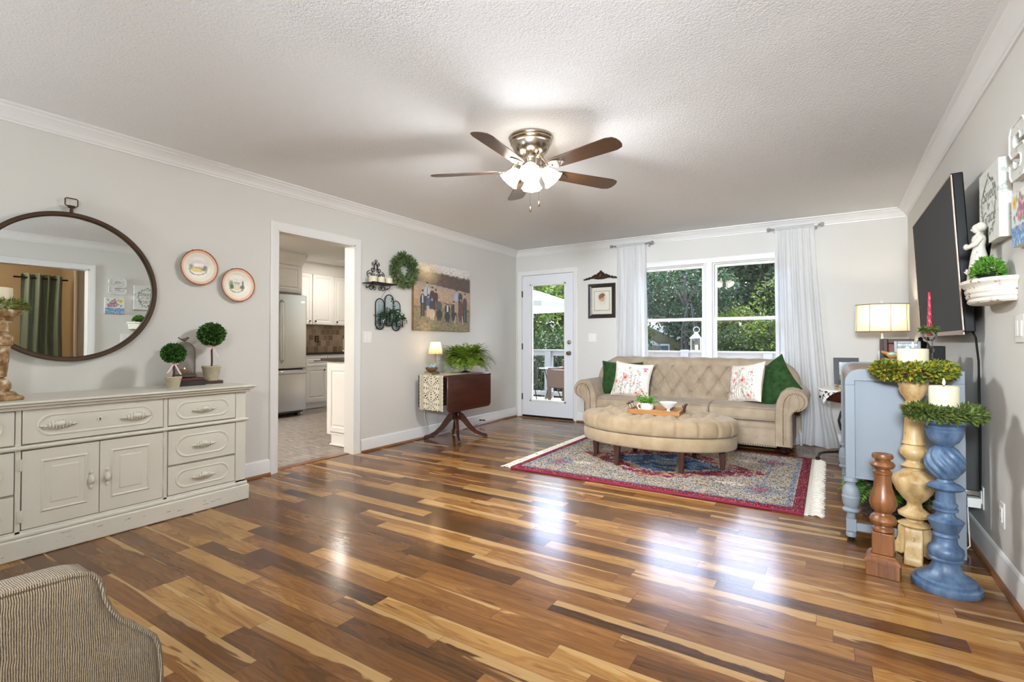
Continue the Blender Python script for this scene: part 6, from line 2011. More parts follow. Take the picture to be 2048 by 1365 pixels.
# flower painting
def flowers():
    p = Pic(70, 56, '#cfd9d8')
    p.put(np.clip((p.Y - .2) * 1.2, 0, 1), '#dfe0d6'); p.rect(0, 1, 0, .36, '#7f9fbe'); p.put(np.clip((p.field(20) - .4) * 3, 0, 1) * (p.Y < .38), '#5f83ac', .8); p.put(np.clip((p.field(30) - .6) * 4, 0, 1) * (p.Y < .42), '#c8dae6', .8)
    r = random.Random(4)
    for i in range(34):
        x, y = r.gauss(.52, .17), r.gauss(.62, .12)
        p.ell(x, y, r.uniform(.04, .085), r.uniform(.04, .085), r.choice(['#c9707f', '#d99aa8', '#b0506a', '#e2b8be', '#9a6a8c', '#d08490']), .9, .5)
    for i in range(26): p.ell(r.uniform(.15, .9), r.uniform(.38, .92), .03, .05, r.choice(['#5f8a6a', '#7aa58a', '#3f6a5a']), .8, .6, r.uniform(-1, 1))
    p.ell(.18, .82, .11, .12, '#e0c45a', .9, .5); p.ell(.18, .82, .05, .05, '#c89a3a', .9, .5)
    return p.fuzz(30, .08)
fp = thing('flower_painting', 'small unframed canvas of pink flowers over blue water below the letter S', 'picture', (RW - .015, -3.57, 1.595))
obj('stretched_canvas', MB().box(4.568, RW - .001, -3.682, -3.462, 1.487, 1.704), M['white'], fp, smooth=False)
obj('painted_face', flowers().mesh(lambda u, v: (4.5675, -3.462 - u * .220, 1.487 + v * .217)), M['printm'], fp, smooth=False, recalc=False)
# outlets and plugs low on the right wall
switch_plate('right', -3.150, .305, 1, 'white wall outlet low on the right wall near the blue pillar', 'outlet')
switch_plate('right', -2.785, .290, 1, 'white wall outlet with plugs in it behind the grey-blue cabinet', 'outlet')
pg = thing('power_adapter', 'white plug-in power adapter in the outlet behind the grey-blue cabinet', 'plug', (RW - .03, -2.785, .27))
obj('body', MB().box(RW - .065, RW - .0105, -2.81, -2.758, .235, .285), M['plastic'], pg, bevel=.004)
obj('upper_plug', MB().box(RW - .09, RW - .0105, -2.80, -2.77, .297, .322), M['chrome'], pg, bevel=.004)
obj('cord', MB().tube([(RW - .06, -2.785, .235), (RW - .058, -2.79, .15), (RW - .055, -2.80, .03), (RW - .075, -2.80, .006), (RW - .13, -2.76, .006), (RW - .2, -2.6, .006)], .003, 6), M['plastic'], pg)

# ================================================================ grey-blue cabinet and what stands on it
M['bluegrey'] = mat('grey blue chalk paint', '#818990', .55, var=.03, bump=.08, bscale=200)
M['deskwood'] = mat_wood('worn oak top', '#6a4e38', '#94745a', 1, 1.0, .45)
cab = thing('side_cabinet', 'grey-blue painted cabinet on turned legs below the television', 'cabinet', (4.26, -2.35, 0))
QX0, QX1, QY0, QY1 = 4.000, 4.505, -2.950, -1.75
b = MB()
b.box(QX0 + .045, QX1 - .003, QY0 + .012, QY1 - .012, .345, .925)
obj('carcass', b, M['bluegrey'], cab, bevel=.002)
ep = MB()
def topcurve(): return [(QX0, .86)] + [(QX0 + .075 - .075 * math.cos(a), .875 + .075 * math.sin(a)) for a in [PI / 2 * i / 8 for i in range(9)]] + [(QX1, .950), (QX1, .885), (QX0 + .045, .885), (QX0 + .045, .86)]
for y0, y1 in ((QY0, QY0 + .022), (QY1 - .022, QY1)):
    e_ = MB().prism(topcurve(), y0, y1, 'y')
    e_.box(QX0, QX0 + .045, y0, y1, .345, .86)
    e_.box(QX1 - .05, QX1, y0, y1, .345, .885)
    e_.box(QX0 + .045, QX1 - .05, y0, y1, .345, .36)
    obj('end_frame', e_, M['bluegrey'], cab, bevel=.002)
tp = [(QX0 + .008, .86)] + [(QX0 + .080 - .072 * math.cos(a), .868 + .072 * math.sin(a)) for a in [PI / 2 * i / 8 for i in range(9)]] + [(QX1 - .004, .940), (QX1 - .004, .925), (QX0 + .02, .86)]
obj('cabinet_top', MB().prism(tp, QY0 + .022, QY1 - .022, 'y'), M['deskwood'], cab)
obj('front_panel', MB().box(QX0 + .012, QX0 + .045, QY0 + .022, QY1 - .022, .355, .86), M['bluegrey'], cab, bevel=.002)
lp = [(0, .050), (.010, .050), (.022, .044), (.026, .030), (.024, .018), (.014, .012), (0, .012)]
for y in (QY0 + .024, QY1 - .024):
    x = QX0 + .024
    l_ = MB().box(x - .023, x + .023, y - .023, y + .023, .050, .118)
    l_.lathe([(.018, .118), (.022, .126), (.020, .14), (.022, .150), (.040, .158), (.042, .166), (.036, .172), (.030, .178), (.036, .19), (.041, .21), (.042, .228), (.044, .234), (.044, .242), (.041, .246), (.042, .262), (.038, .285), (.030, .298), (.022, .305), (.024, .318), (.033, .324), (.033, .334), (.028, .345)], (x, y, 0), 24)
    l_.lathe(lp, (x, y, 0), 20)
    lg_ = obj('turned_leg', l_, M['bluegrey'], cab, ang=40)
    obj('glide', MB().cyl((x, y, .0), (x, y, .014), .014, n=12), M['black'], lg_)
for y in (QY0 + .012, QY1 - .012):
    obj('rear_leg', MB().box(QX1 - .052, QX1, y - .012, y + .012, 0, .345), M['bluegrey'], cab, bevel=.002)
    obj('stretcher', MB().box(QX0 + .047, QX1 - .052, y - .010, y + .010, .056, .100), M['bluegrey'], cab, bevel=.003)
obj('rear_panel', MB().box(QX1 - .016, QX1, QY0 + .022, QY1 - .022, .06, .345), M['bluegrey'], cab, smooth=False)
CT = .9405
# dark upright antique case with red carved trim
db = thing('book_box', 'dark brown upright case with reddish carved spine edge on the grey-blue cabinet', 'box', (4.235, -2.46, CT))
obj('case', MB().box(4.200, 4.222, -2.60, -2.34, CT, CT + .178).box(4.222, 4.345, -2.60, -2.345, CT + .15, CT + .176).box(4.335, 4.350, -2.60, -2.345, CT, CT + .15), M['brownbook'], db, bevel=.004)
M['redcarve'] = mat('red brown carving', '#6e3527', .6, var=.3, vscale=70, bump=.8, bscale=120)
obj('carved_edge', MB().box(4.223, 4.262, -2.59, -2.36, CT + .0, CT + .15), M['redcarve'], db, bevel=.006)
# silver frame
def bw():
    p = Pic(40, 50, '#8d9296'); p.ell(.5, .45, .2, .3, '#3c3f44', .9, .5); p.ell(.5, .75, .12, .13, '#c9c6c2', .9, .4); p.rect(0, 1, .9, 1, '#b8bcc0'); p.ell(.8, .4, .12, .35, '#5c6066', .8, .6)
    return p.fuzz(14, .3)
M['silverframe'] = mat('silver frame', '#807e7e', .5, .3, var=.1)
sf = thing('photo_frame', 'silver framed black and white photo standing on the grey-blue cabinet', 'picture', (4.305, -2.62, CT))
Lm = Matrix.Translation((4.312, -2.625, CT)) @ Matrix.Rotation(R(-8), 4, 'X')
fr_ = MB(); frame_rect(fr_, -.062, .062, .0, .165, -.006, .006, .016, .016, .016, .016)
obj('frame_border', fr_.xform(Lm), M['silverframe'], sf, bevel=.002)
obj('photo', bw().mesh(lambda u, v: Lm @ Vector((-.048 + u * .096, -.003, .015 + v * .136))), M['printm'], sf, smooth=False, recalc=False)
obj('frame_back', MB().box(-.05, .05, 0, .004, .012, .155).xform(Lm), M['black'], sf, smooth=False)
# bird on a pale green pedestal
pb_ = thing('bird_dish', 'orange and yellow bird figure on a pale green pedestal dish on the cabinet', 'figurine', (4.235, -2.735, CT))
M['celadon'] = mat('celadon glaze', '#8fa394', .3, var=.06)
obj('pedestal', MB().lathe([(0, 0), (.03, 0), (.03, .005), (.014, .012), (.013, .045), (.045, .052), (.055, .06), (.052, .063), (0, .06)], (4.235, -2.735, CT), 24), M['celadon'], pb_)
M['orangeglaze'] = mat('orange glaze', '#b97a38', .35, var=.25, vscale=45)
bb = MB(); o0 = Vector((4.235, -2.735, CT + .083))
bb.sphere(o0, (.030, .020, .020), 14, 10); bb.sphere(o0 + Vector((.028, 0, .014)), .014, 12, 8); bb.cyl(o0 + Vector((.038, 0, .014)), o0 + Vector((.052, 0, .012)), .004, .0005, 8); bb.tube([o0 + Vector((-.02, 0, .006)), o0 + Vector((-.055, 0, .022))], [.012, .005], 8)
obj('bird', bb, M['orangeglaze'], pb_)
obj('leaf_wing', MB().sphere(o0 + Vector((-.006, -.016, .008)), (.022, .006, .011), 10, 8), M['celadon'], pb_)
# glass jars
for i, (x, y, l_) in enumerate(((4.352, -2.66, 'clear glass jar on the cabinet, nearer the silver photo frame'), (4.392, -2.52, 'clear glass jar on the cabinet, beside the black round ornament'))):
    j = thing('glass_jar', l_, 'jar', (x, y, CT), 0, 'clear jars on the cabinet')
    obj('jar_body', MB().lathe([(0, 0), (.028, 0), (.030, .005), (.030, .10), (.026, .112), (.028, .122), (.025, .122), (.023, .112), (.027, .10), (.027, .006), (0, .005)], (x, y, CT), 20), M['crystal'], j)
# black round ornament and black box
bo = thing('round_ornament', 'black rounded ornament with a pointed top at the back of the cabinet', 'ornament', (4.40, -2.38, CT))
obj('body', MB().lathe([(0, 0), (.02, 0), (.022, .08), (.018, .10), (.04, .115), (.046, .135), (.036, .155), (.014, .165), (.010, .175), (.014, .182), (0, .19)], (4.40, -2.38, CT), 24), M['black'], bo)
bx = thing('black_box', 'plain black upright box behind the glass candlestick on the cabinet', 'box', (4.445, -2.60, CT))
obj('box_body', MB().box(4.405, 4.475, -2.66, -2.50, CT, CT + .135), M['black'], bx, bevel=.004)
# wavy wooden piece
wv = thing('wooden_tray', 'brown wavy-edged wooden tray standing at the wall end of the cabinet', 'tray', (4.47, -2.85, CT))
pts = [(4.400, CT), (4.400, CT + .055), (4.412, CT + .066), (4.432, CT + .058), (4.446, CT + .040), (4.460, CT + .038), (4.480, CT + .040), (4.500, CT + .030), (4.500, CT)]
obj('tray_body', MB().prism(pts, -2.90, -2.74, 'y'), M['walnut'], wv, bevel=.004)
# crystal candlestick with red taper
gx, gy = 4.378, -2.885
gs = thing('crystal_candlestick', 'clear crystal candlestick holding the red taper on the grey-blue cabinet', 'candlestick', (gx, gy, CT))
gb_ = [(0, 0), (.040, 0), (.042, .006), (.030, .016), (.014, .024), (.012, .03), (.020, .038), (.022, .048), (.013, .056), (.012, .10), (.016, .106), (.021, .116), (.016, .126), (.012, .130), (.012, .165), (.020, .172), (.030, .186), (.030, .20), (.036, .212), (.034, .216), (.012, .214), (.011, .19), (0, .19)]
M['xtal'] = mat_glass('cut crystal', (.95, .96, .97), 2.2)
obj('stick', MB().lathe(gb_, (gx, gy, CT), 8), M['xtal'], gs, smooth=False)
rt = thing('taper_candle', 'red spiral-ribbed taper candle in the crystal candlestick', 'candle', (gx, gy, CT + .191))
M['redwax'] = mat('red wax', '#9c1f34', .35, var=.05)
rp = [(0, 0), (.0105, 0), (.0115, .004)] + [(.0125 * (1 - .55 * i / 60), .004 + .226 * i / 60) for i in range(1, 61)] + [(.003, .234), (0, .236)]
obj('wax_body', MB().lathe(rp, (gx, gy, CT + .191), 40, flute=lambda a, z: 1 + .13 * math.cos(5 * a + z * 150)), M['redwax'], rt, ang=60)
lb = MB(); ring_leaves(lb, (gx, gy, CT + .226), .026, .012, 240, .022, .010, None, .9, .5)
tag(obj('candle_ring', lb, LEAF['sprig'], smooth=False, recalc=False), 'tiny green leaf ring round the base of the red taper candle', 'wreath')

# ---------------------------------------------------------------- fern in a basket under the cabinet
M['wicker'] = mat('dark woven wicker', '#3f332b', .8, var=.5, vscale=55, bump=1.0, bscale=140)
bkx, bky = 4.245, -2.42
bf = thing('basket_fern', 'dark wicker basket with a bright fern standing under the grey-blue cabinet', 'plant', (bkx, bky, 0))
bm_ = MB()
for i in range(15):
    z = .008 + i * .0165; r = .135 + .045 * (z / .25)
    bm_.tube([(bkx + (r + .004 * math.sin(12 * a + i * PI)) * math.cos(a), bky + (r + .004 * math.sin(12 * a + i * PI)) * math.sin(a), z) for a in [2 * PI * k / 72 for k in range(72)]], .0095, 6, True)
bm_.lathe([(0, .004), (.13, .004), (.175, .22), (0, .22)], (bkx, bky, 0), 24)
obj('basket', bm_, M['wicker'], bf)
lb = MB(); fern(lb, (bkx, bky, .235), 46, .27, .06, .05, .45, 1.1, seed=14)
lb.v = [(min(4.48, p[0]), p[1], min(.335, max(.01, p[2]))) for p in lb.v]
obj('fronds', lb, LEAF['fresh'], bf, smooth=False, recalc=False)

# ================================================================ three turned posts
def mat_post(name, cols, groove, bumpy=.15):
    t = NT(name)
    co = t.coord('Object', (9, 9, 2.5))
    n = t.noise(co, 2.5, 5, .6)
    base = t.ramp(n, [(.32, cols[0]), (.5, cols[1]), (.68, cols[2])])
    n2 = t.noise(t.coord('Object'), 38, 4, .6)
    base = t.mix(t.math('MULTIPLY', t.math('SUBTRACT', n2, .64), 12.0, clamp=True), base, c4(groove))
    return t.done(t.pbsdf(base, .42, 0, t.bump(n2, bumpy, .002)))
M['creampost'] = mat_post('antiqued cream paint', ('#9a7846', '#b99a68', '#cab184'), '#7d5c34')
M['bluepost'] = mat_post('antiqued blue paint', ('#374b64', '#4c637f', '#637991'), '#40394a')
M['oakpost'] = mat_wood('brown oak', '#55331b', '#8a5831', 2, 1.0, .35)
# brown newel
nx, ny = 4.138, -3.342
nw = thing('candle_post', 'short brown turned oak post on a square plinth, nearest the rug', 'candlestick', (nx, ny, 0), R(-8), 'turned floor posts')
pl_ = MB().box(-.065, .065, -.065, .065, 0, .068)
obj('plinth', pl_, M['oakpost'], nw, local=True, bevel=.003)
rs = []
for z, h in ((.068, .069), (.074, .069), (.080, .064), (.088, .058), (.094, .050), (.098, .047)): rs.append([(-h, -h, z), (h, -h, z), (h, h, z), (-h, h, z)])
obj('plinth_moulding', MB().rings(rs), M['oakpost'], nw, local=True, ang=15)
obj('square_block', MB().box(-.042, .042, -.042, .042, .098, .200), M['oakpost'], nw, local=True, bevel=.004)
pr = [(.038, .200), (.044, .206), (.042, .216), (.034, .222), (.032, .230), (.050, .240), (.055, .255), (.048, .272), (.034, .282), (.032, .290), (.046, .306), (.054, .330), (.054, .350), (.046, .378), (.038, .405), (.034, .440), (.033, .470), (.038, .474), (.038, .482), (.030, .488), (.029, .496), (.044, .504), (.050, .515), (.044, .528), (.030, .536), (.030, .542), (.041, .547), (.043, .556), (.040, .566), (.028, .567), (.016, .560), (0, .560)]
obj('turned_shaft', MB().lathe(pr, (0, 0, 0), 40), M['oakpost'], nw, local=True, ang=40)
# cream post
cx2, cy2 = 4.285, -3.075
cp = thing('candle_post', 'tall cream turned wooden floor candle post on scrolled feet, tallest of the three posts', 'candlestick', (cx2, cy2, 0), 0, 'turned floor posts')
pr = [(.052, .165), (.060, .172), (.070, .180), (.058, .188), (.036, .196), (.034, .205), (.045, .212), (.066, .224), (.068, .236), (.052, .250), (.034, .266), (.030, .280), (.032, .292), (.052, .312), (.074, .345), (.088, .378), (.091, .400), (.086, .418), (.066, .434), (.058, .440), (.050, .450), (.034, .456), (.032, .462), (.050, .468), (.054, .474), (.046, .484), (.034, .492), (.032, .502), (.040, .512), (.056, .528), (.060, .545), (.056, .560), (.045, .574), (.040, .580), (.048, .586), (.048, .594), (.044, .600), (.040, .66), (.036, .725), (.040, .730), (.040, .736), (.034, .742), (.036, .756), (.036, .766), (.052, .776), (.054, .784), (.034, .792), (.030, .800), (.034, .812), (.052, .836), (.060, .860), (.058, .872), (.062, .880), (.062, .900), (.085, .912), (.088, .920), (0, .920)]
obj('turned_shaft', MB().lathe(pr, (cx2, cy2, 0), 44), M['creampost'], cp, ang=40)
for k in range(3):
    a = R(-100 + 120 * k)
    Mr = Matrix.Translation((cx2, cy2, 0)) @ Matrix.Rotation(a, 4, 'Z')
    pf = [(.0, .17), (.055, .17), (.062, .15), (.058, .12), (.066, .09), (.085, .06), (.104, .045), (.112, .02), (.108, 0), (.085, 0), (.078, .012), (.06, .022), (.045, .016), (.03, .028), (0, .03)]
    obj('scrolled_foot', MB().prism(pf, -.036, .036, 'y').xform(Mr), M['creampost'], cp, bevel=.006)
lb = MB(); random.seed(41)
ring_leaves(lb, (cx2, cy2, .955), .125, .050, 2900, .021, .015, None, .8, .85)
cr_ = thing('greenery_ring', 'yellow and green leaf candle ring on top of the tall cream post', 'wreath', (cx2, cy2, .92))
obj('leaves', lb, LEAF['moss'], cr_, smooth=False, recalc=False)
obj('twig_base', MB().tube([(cx2 + .110 * math.cos(2 * PI * i / 36), cy2 + .110 * math.sin(2 * PI * i / 36), .938) for i in range(36)], .014, 8, True), M['walnut'], cr_)
pillar(cx2, cy2, .9205, .064, .145, 'thick lit ivory pillar candle in the yellow-green ring on the tall cream post', True)
# blue post
bx2, by2 = 4.362, -3.362
bp = thing('candle_post', 'tall blue twisted floor candle post on an oval base, nearest the right wall', 'candlestick', (bx2, by2, 0), 0, 'turned floor posts')
obj('base', MB().lathe([(0, 0), (.122, 0), (.126, .010), (.124, .026), (.116, .032), (.108, .034), (.108, .044), (.100, .052), (.088, .056), (0, .056)], (bx2, by2, 0), 48), M['bluepost'], bp, ang=30)
obj('leaf_flare', MB().lathe([(.088, .054), (.070, .066), (.056, .084), (.049, .105), (.047, .125)], (bx2, by2, 0), 64, flute=lambda a, z: 1 + .05 * abs(math.sin(4 * a)) * (1 if z < .1 else .3)), M['bluepost'], bp, ang=60)
pr = [(.047, .122), (.062, .126), (.064, .134), (.058, .140), (.062, .148), (.066, .165), (.062, .180), (.050, .190), (.044, .198), (.041, .215), (.041, .228), (.047, .232), (.047, .240), (.042, .246), (.050, .262), (.062, .292), (.066, .302), (.054, .310), (.040, .318), (.034, .330), (.034, .340), (.046, .346), (.046, .354), (.038, .358), (.044, .368), (.044, .376), (.036, .384), (.034, .420), (.036, .432), (.060, .440), (.068, .450), (.055, .462), (.030, .474), (.026, .486)]
obj('lower_shaft', MB().lathe(pr, (bx2, by2, 0), 40), M['bluepost'], bp, ang=40)
tb_ = []
for i in range(25):
    t_ = i / 24; z = .484 + .150 * t_; tb_.append((.026 + .044 * math.sin(PI * t_) ** .75, z))
mbt = MB(); rs = []
for r, z in tb_:
    ring = []
    for k in range(96):
        a = 2 * PI * k / 96
        rr = r * (1 + .17 * abs(math.sin(4.5 * a + (z - .484) * 55)) * min(1, max(0, r - .024) / .02) - .11 * min(1, max(0, r - .024) / .02))
        ring.append((bx2 + rr * math.cos(a), by2 + rr * math.sin(a), z))
    rs.append(ring)
obj('twisted_ball', mbt.rings(rs), M['bluepost'], bp, ang=180)
pr = [(.028, .630), (.034, .640), (.050, .652), (.062, .675), (.066, .695), (.070, .700), (.070, .708), (.062, .714), (.064, .724), (.086, .736), (.098, .742), (.100, .750), (.098, .756), (0, .756)]
obj('cup_plate', MB().lathe(pr, (bx2, by2, 0), 44), M['bluepost'], bp, ang=40)
lb = MB(); random.seed(43)
ring_leaves(lb, (bx2, by2, .782), .098, .042, 2100, .025, .010, None, .9, .75)
lb.v = [(min(RW - .01, p[0]), p[1], max(.7575, p[2])) if math.hypot(p[0] - bx2, p[1] - by2) < .1 else (min(RW - .01, p[0]), p[1], p[2]) for p in lb.v]
tag(obj('greenery_ring', lb, LEAF['sprig'], smooth=False, recalc=False), 'dark green leaf candle ring on top of the blue twisted post', 'wreath')
pillar(bx2, by2, .7565, .054, .145, 'lit ivory pillar candle in the dark green ring on the blue twisted post', True)

# ================================================================ corner table and lamp
ctx, cty, CTZ = 4.205, -.62, .655
ct_ = thing('corner_table', 'round dark wood table with scrolled iron legs in the corner beside the sofa', 'table', (ctx, cty, 0))
obj('table_top', MB().lathe([(0, .545), (.325, .545), (.335, .552), (.34, .60), (.345, .628), (.365, .632), (.370, .640), (.366, CTZ), (0, CTZ)], (ctx, cty, 0), 56), M['mahog'], ct_, ang=30)
kb = MB().sphere((ctx - .352, cty - .04, .572), .012, 10, 8)
obj('knob', kb, M['black'], ct_)
for k in range(3):
    a = R(200 + 120 * k); Mr = Matrix.Translation((ctx, cty, 0)) @ Matrix.Rotation(a, 4, 'Z')
    lb_ = MB()
    lb_.tube([(.17, 0, .545), (.16, 0, .50), (.20, 0, .44), (.22, 0, .36), (.20, 0, .28), (.14, 0, .20), (.08, 0, .15), (.12, 0, .10), (.24, 0, .07), (.34, 0, .06), (.385, 0, .045), (.40, 0, .012)], [.011] * 11 + [.012], 8)
    lb_.tube([(.155 + .03 * math.cos(t_), 0, .37 + .055 * math.sin(t_)) for t_ in [2 * PI * i / 20 for i in range(20)]], .005, 6, True)
    lb_.tube([(.16 + .02 * math.cos(t_), 0, .47 + .02 * math.sin(t_)) for t_ in [2 * PI * i / 14 for i in range(14)]], .005, 6, True)
    lb_.lathe([(0, 0), (.02, 0), (.02, .008), (.012, .014), (0, .014)], (.40, 0, 0), 12)
    obj('iron_leg', lb_.xform(Mr), M['iron'], ct_)
rg_ = MB().tube([(ctx + .10 * math.cos(2 * PI * i / 30), cty + .10 * math.sin(2 * PI * i / 30), .15) for i in range(30)], .007, 8, True)
obj('iron_ring', rg_, M['iron'], ct_)
def mat_lace():
    t = NT('white cutwork cloth')
    co = t.coord('Object')
    vo = t.n('TexVoronoi'); t.put(vo.inputs['Vector'], co); vo.inputs['Scale'].default_value = 38.0
    sp = t.n('SeparateXYZ'); t.put(sp.inputs[0], co)
    low = t.math('LESS_THAN', sp.outputs[2], CTZ - .012)
    hole = t.math('MULTIPLY', t.math('GREATER_THAN', vo.outputs['Distance'], .62), low)
    pb = t.pbsdf('#e8e6e2', .9, 0, None, .2); tr = t.n('BsdfTransparent')
    mx = t.n('MixShader'); t.put(mx.inputs[0], hole); t.t.links.new(pb, mx.inputs[1]); t.t.links.new(tr.outputs[0], mx.inputs[2])
    return t.done(mx.outputs[0])
M['lace'] = mat_lace()
def cloth_fn(u, v):
    # square cloth laid on the round top, corners hanging
    a, b = (u - .5) * .71, (v - .5) * .71
    ca, sa = math.cos(R(-15)), math.sin(R(-15))
    x, y = a * ca - b * sa, a * sa + b * ca
    r = math.hypot(x, y)
    if r <= .371: return (ctx + x, cty + y, CTZ + .002)
    k = .374 / r; over = r - .371
    ang_ = math.atan2(y, x)
    xx, yy = ctx + x * k * (1 + .02 * over), cty + y * k
    return (min(RW - .012, xx), min(-.03, yy), CTZ + .001 - over * 1.05)
tcl = obj('tablecloth', MB().grid(cloth_fn, 70, 70), M['lace'], recalc=False, ang=180)
tag(tcl, 'white cutwork cloth with hanging lace corner on the round corner table', 'tablecloth')
# lamp
lx, ly, lz = 4.345, -.52, CTZ + .0035
lm = thing('table_lamp', 'lit table lamp with oval cream drum shade and white carved base in the corner', 'lamp', (lx, ly, lz))
M['carvewhite'] = rough_white('white carved lamp base', '#cfd0cc', '#e2e2de', '#a39884', .60)
obj('base', MB().lathe([(0, 0), (.088, 0), (.090, .015), (.078, .028), (.062, .04), (.066, .07), (.070, .10), (.058, .13), (.040, .16), (.048, .19), (.052, .22), (.040, .25), (.026, .28), (.036, .31), (.040, .335), (.026, .36), (.016, .37), (.014, .43), (.02, .44), (.012, .45), (.008, .52), (0, .52)], (lx, ly, lz), 32, flute=lambda a, z: 1 + (.10 * math.sin(5 * a + z * 60) if .03 < z < .36 else 0)), M['carvewhite'], lm, ang=50)
def mat_shade():
    t = NT('glowing linen shade')
    co = t.coord('Object')
    n = t.noise(co, 160, 3)
    base = t.mix(n, c4('#d8caae'), c4('#e8dcc4'))
    df = t.n('BsdfDiffuse'); t.put(df.inputs[0], base)
    tl_ = t.n('BsdfTranslucent'); t.put(tl_.inputs[0], base)
    m1 = t.n('MixShader'); m1.inputs[0].default_value = .4
    t.t.links.new(df.outputs[0], m1.inputs[1]); t.t.links.new(tl_.outputs[0], m1.inputs[2])
    return t.done(m1.outputs[0])
M['linshade'] = mat_shade()
sx_, sy_, z0, z1 = .205, .135, 1.195, 1.447
shp = [(sx_, sy_, z0), (sx_ * .995, sy_ * .99, z0 + .06), (sx_ * .985, sy_ * .97, z0 + .13), (sx_ * .98, sy_ * .96, z1)]
shd = obj('lamp_shade', MB().rings([[(lx + a * math.cos(2 * PI * k / 64), ly + b_ * math.sin(2 * PI * k / 64), z) for k in range(64)] for a, b_, z in shp], cap0=False, cap1=False), M['linshade'], lm, recalc=False, ang=180)
M['shadetrim'] = mat('shade trim', '#8a6a42', .8, var=.05)
tm_ = MB()
for a, b_, z in (shp[0], shp[-1]): tm_.tube([(lx + (a + .001) * math.cos(2 * PI * k / 64), ly + (b_ + .001) * math.sin(2 * PI * k / 64), z) for k in range(64)], .004, 6, True)
for k in range(8):
    an_ = 2 * PI * (k + .35) / 8
    tm_.tube([(lx + (a + .001) * math.cos(an_), ly + (b_ + .001) * math.sin(an_), z) for a, b_, z in shp], .0022, 5)
obj('shade_trim', tm_, M['shadetrim'], shd)
fnl = MB().lathe([(0, 1.44), (.006, 1.44), (.006, 1.455), (.014, 1.458), (.010, 1.466), (.013, 1.474), (.008, 1.484), (0, 1.486)], (lx, ly, 0), 14)
obj('finial', fnl, M['carvewhite'], lm)
hp = MB()
for s_ in (-1, 1): hp.tube([(lx, ly, lz + .52), (lx + s_ * .05, ly, lz + .56), (lx + s_ * .055, ly, lz + .70), (lx, ly, 1.442)], .002, 5)
for k in range(3):
    an_ = 2 * PI * k / 3; hp.tube([(lx, ly, 1.442), (lx + sx_ * .975 * math.cos(an_), ly + sy_ * .955 * math.sin(an_), 1.444)], .002, 5)
obj('harp', hp, M['brass'], lm)
M['bulb'] = mat_emit('lit bulb', '#ffdca8', 7.0)
obj('bulb', MB().sphere((lx, ly, 1.30), (.028, .028, .036), 14, 10), M['bulb'], lm)
light('table_lamp_bulb', 'POINT', (lx, ly, 1.34), 6.0, (1.0, .86, .68), shadow_soft_size=.03)
# photo frame on small books
M['slatebook'] = mat('pale worn cover', '#a89a80', .8, var=.2, vscale=50)
book('book', 4.045, -.70, CTZ + .0035, .13, .16, .022, R(12), M['tanbook'], 'worn tan book lowest of the two under the dark framed photo on the corner table')
book('book', 4.05, -.70, CTZ + .026, .12, .15, .020, R(6), M['slatebook'], 'pale worn book directly under the dark framed photo on the corner table')
def outdoor():
    p = Pic(40, 50, '#c9c4b4'); p.rect(0, 1, .6, 1, '#b9c4c8'); p.put(np.clip((p.field(14) - .4) * 3, 0, 1) * (p.Y > .5), '#d8d8d0', .9); p.rect(0, 1, 0, .3, '#a08a5c'); p.ell(.5, .45, .14, .3, '#3f5a58', .95, .3); p.ell(.62, .42, .12, .28, '#4a4a50', .9, .3); p.ell(.5, .74, .06, .07, '#caa58a'); p.ell(.62, .71, .06, .07, '#caa58a')
    return p.fuzz(20, .2)
pf = thing('photo_frame', 'dark grey framed photo leaning back on two books on the corner table', 'picture', (4.06, -.69, CTZ + .047))
M['slate'] = mat('dark slate frame', '#43444a', .45, var=.04)
Lm = Matrix.Translation((4.065, -.715, CTZ + .0465)) @ Matrix.Rotation(R(6), 4, 'Z') @ Matrix.Rotation(R(-14), 4, 'X')
fr_ = MB(); frame_rect(fr_, -.10, .10, .0, .255, -.008, .006, .042, .042, .042, .042)
obj('frame_border', fr_.xform(Lm), M['slate'], pf, bevel=.002)
obj('photo', outdoor().mesh(lambda u, v: Lm @ Vector((-.06 + u * .12, -.003, .04 + v * .175))), M['printm'], pf, smooth=False, recalc=False)
obj('frame_back', MB().box(-.09, .09, .0, .004, .01, .245).xform(Lm), M['black'], pf, smooth=False)
# ================================================================ armchair in the left foreground (seen from behind)
def mat_rib():
    t = NT('taupe ribbed chenille')
    co = t.coord('Object')
    sp = t.n('SeparateXYZ'); t.put(sp.inputs[0], co)
    n = t.noise(co, 26, 3)
    wob = t.math('ADD', sp.outputs[1], t.math('MULTIPLY', t.math('SUBTRACT', n, .5), .006))
    geo = t.n('NewGeometry'); ns = t.n('SeparateXYZ'); t.put(ns.inputs[0], geo.outputs['Normal'])
    rib = t.math('ABSOLUTE', t.math('SINE', t.math('MULTIPLY', wob, 1300.0)))
    wv = t.noise(co, 420, 3, .6)
    f = t.math('ADD', t.math('MULTIPLY', rib, .45), t.math('MULTIPLY', wv, .75))
    base = t.ramp(f, [(.30, '#433628'), (.60, '#685743'), (.85, '#806f59')])
    nrm = t.bump(t.math('ADD', rib, t.math('MULTIPLY', wv, .8)), .7, .0025)
    return t.done(t.pbsdf(base, .95, 0, nrm, .15, Sheen_Weight=.2))
M['rib'] = mat_rib()
AX, AYC = 3.094, -6.318
ac = thing('armchair', 'taupe ribbed armchair seen from behind at the lower left corner', 'armchair', (2.80, AYC, 0))
def halfprof():
    return [(.0, .788), (.10, .793), (.20, .797), (.262, .795), (.280, .790), (.289, .780), (.293, .766), (.296, .750), (.303, .733), (.314, .715), (.330, .697), (.346, .682), (.356, .670), (.361, .655), (.364, .630), (.365, .598), (.365, .30), (.362, .12)]
hp_ = halfprof()
poly = [(AYC + a, b) for a, b in hp_] + [(AYC - a, b) for a, b in reversed(hp_[1:])]
bk_ = MB(); rs = []
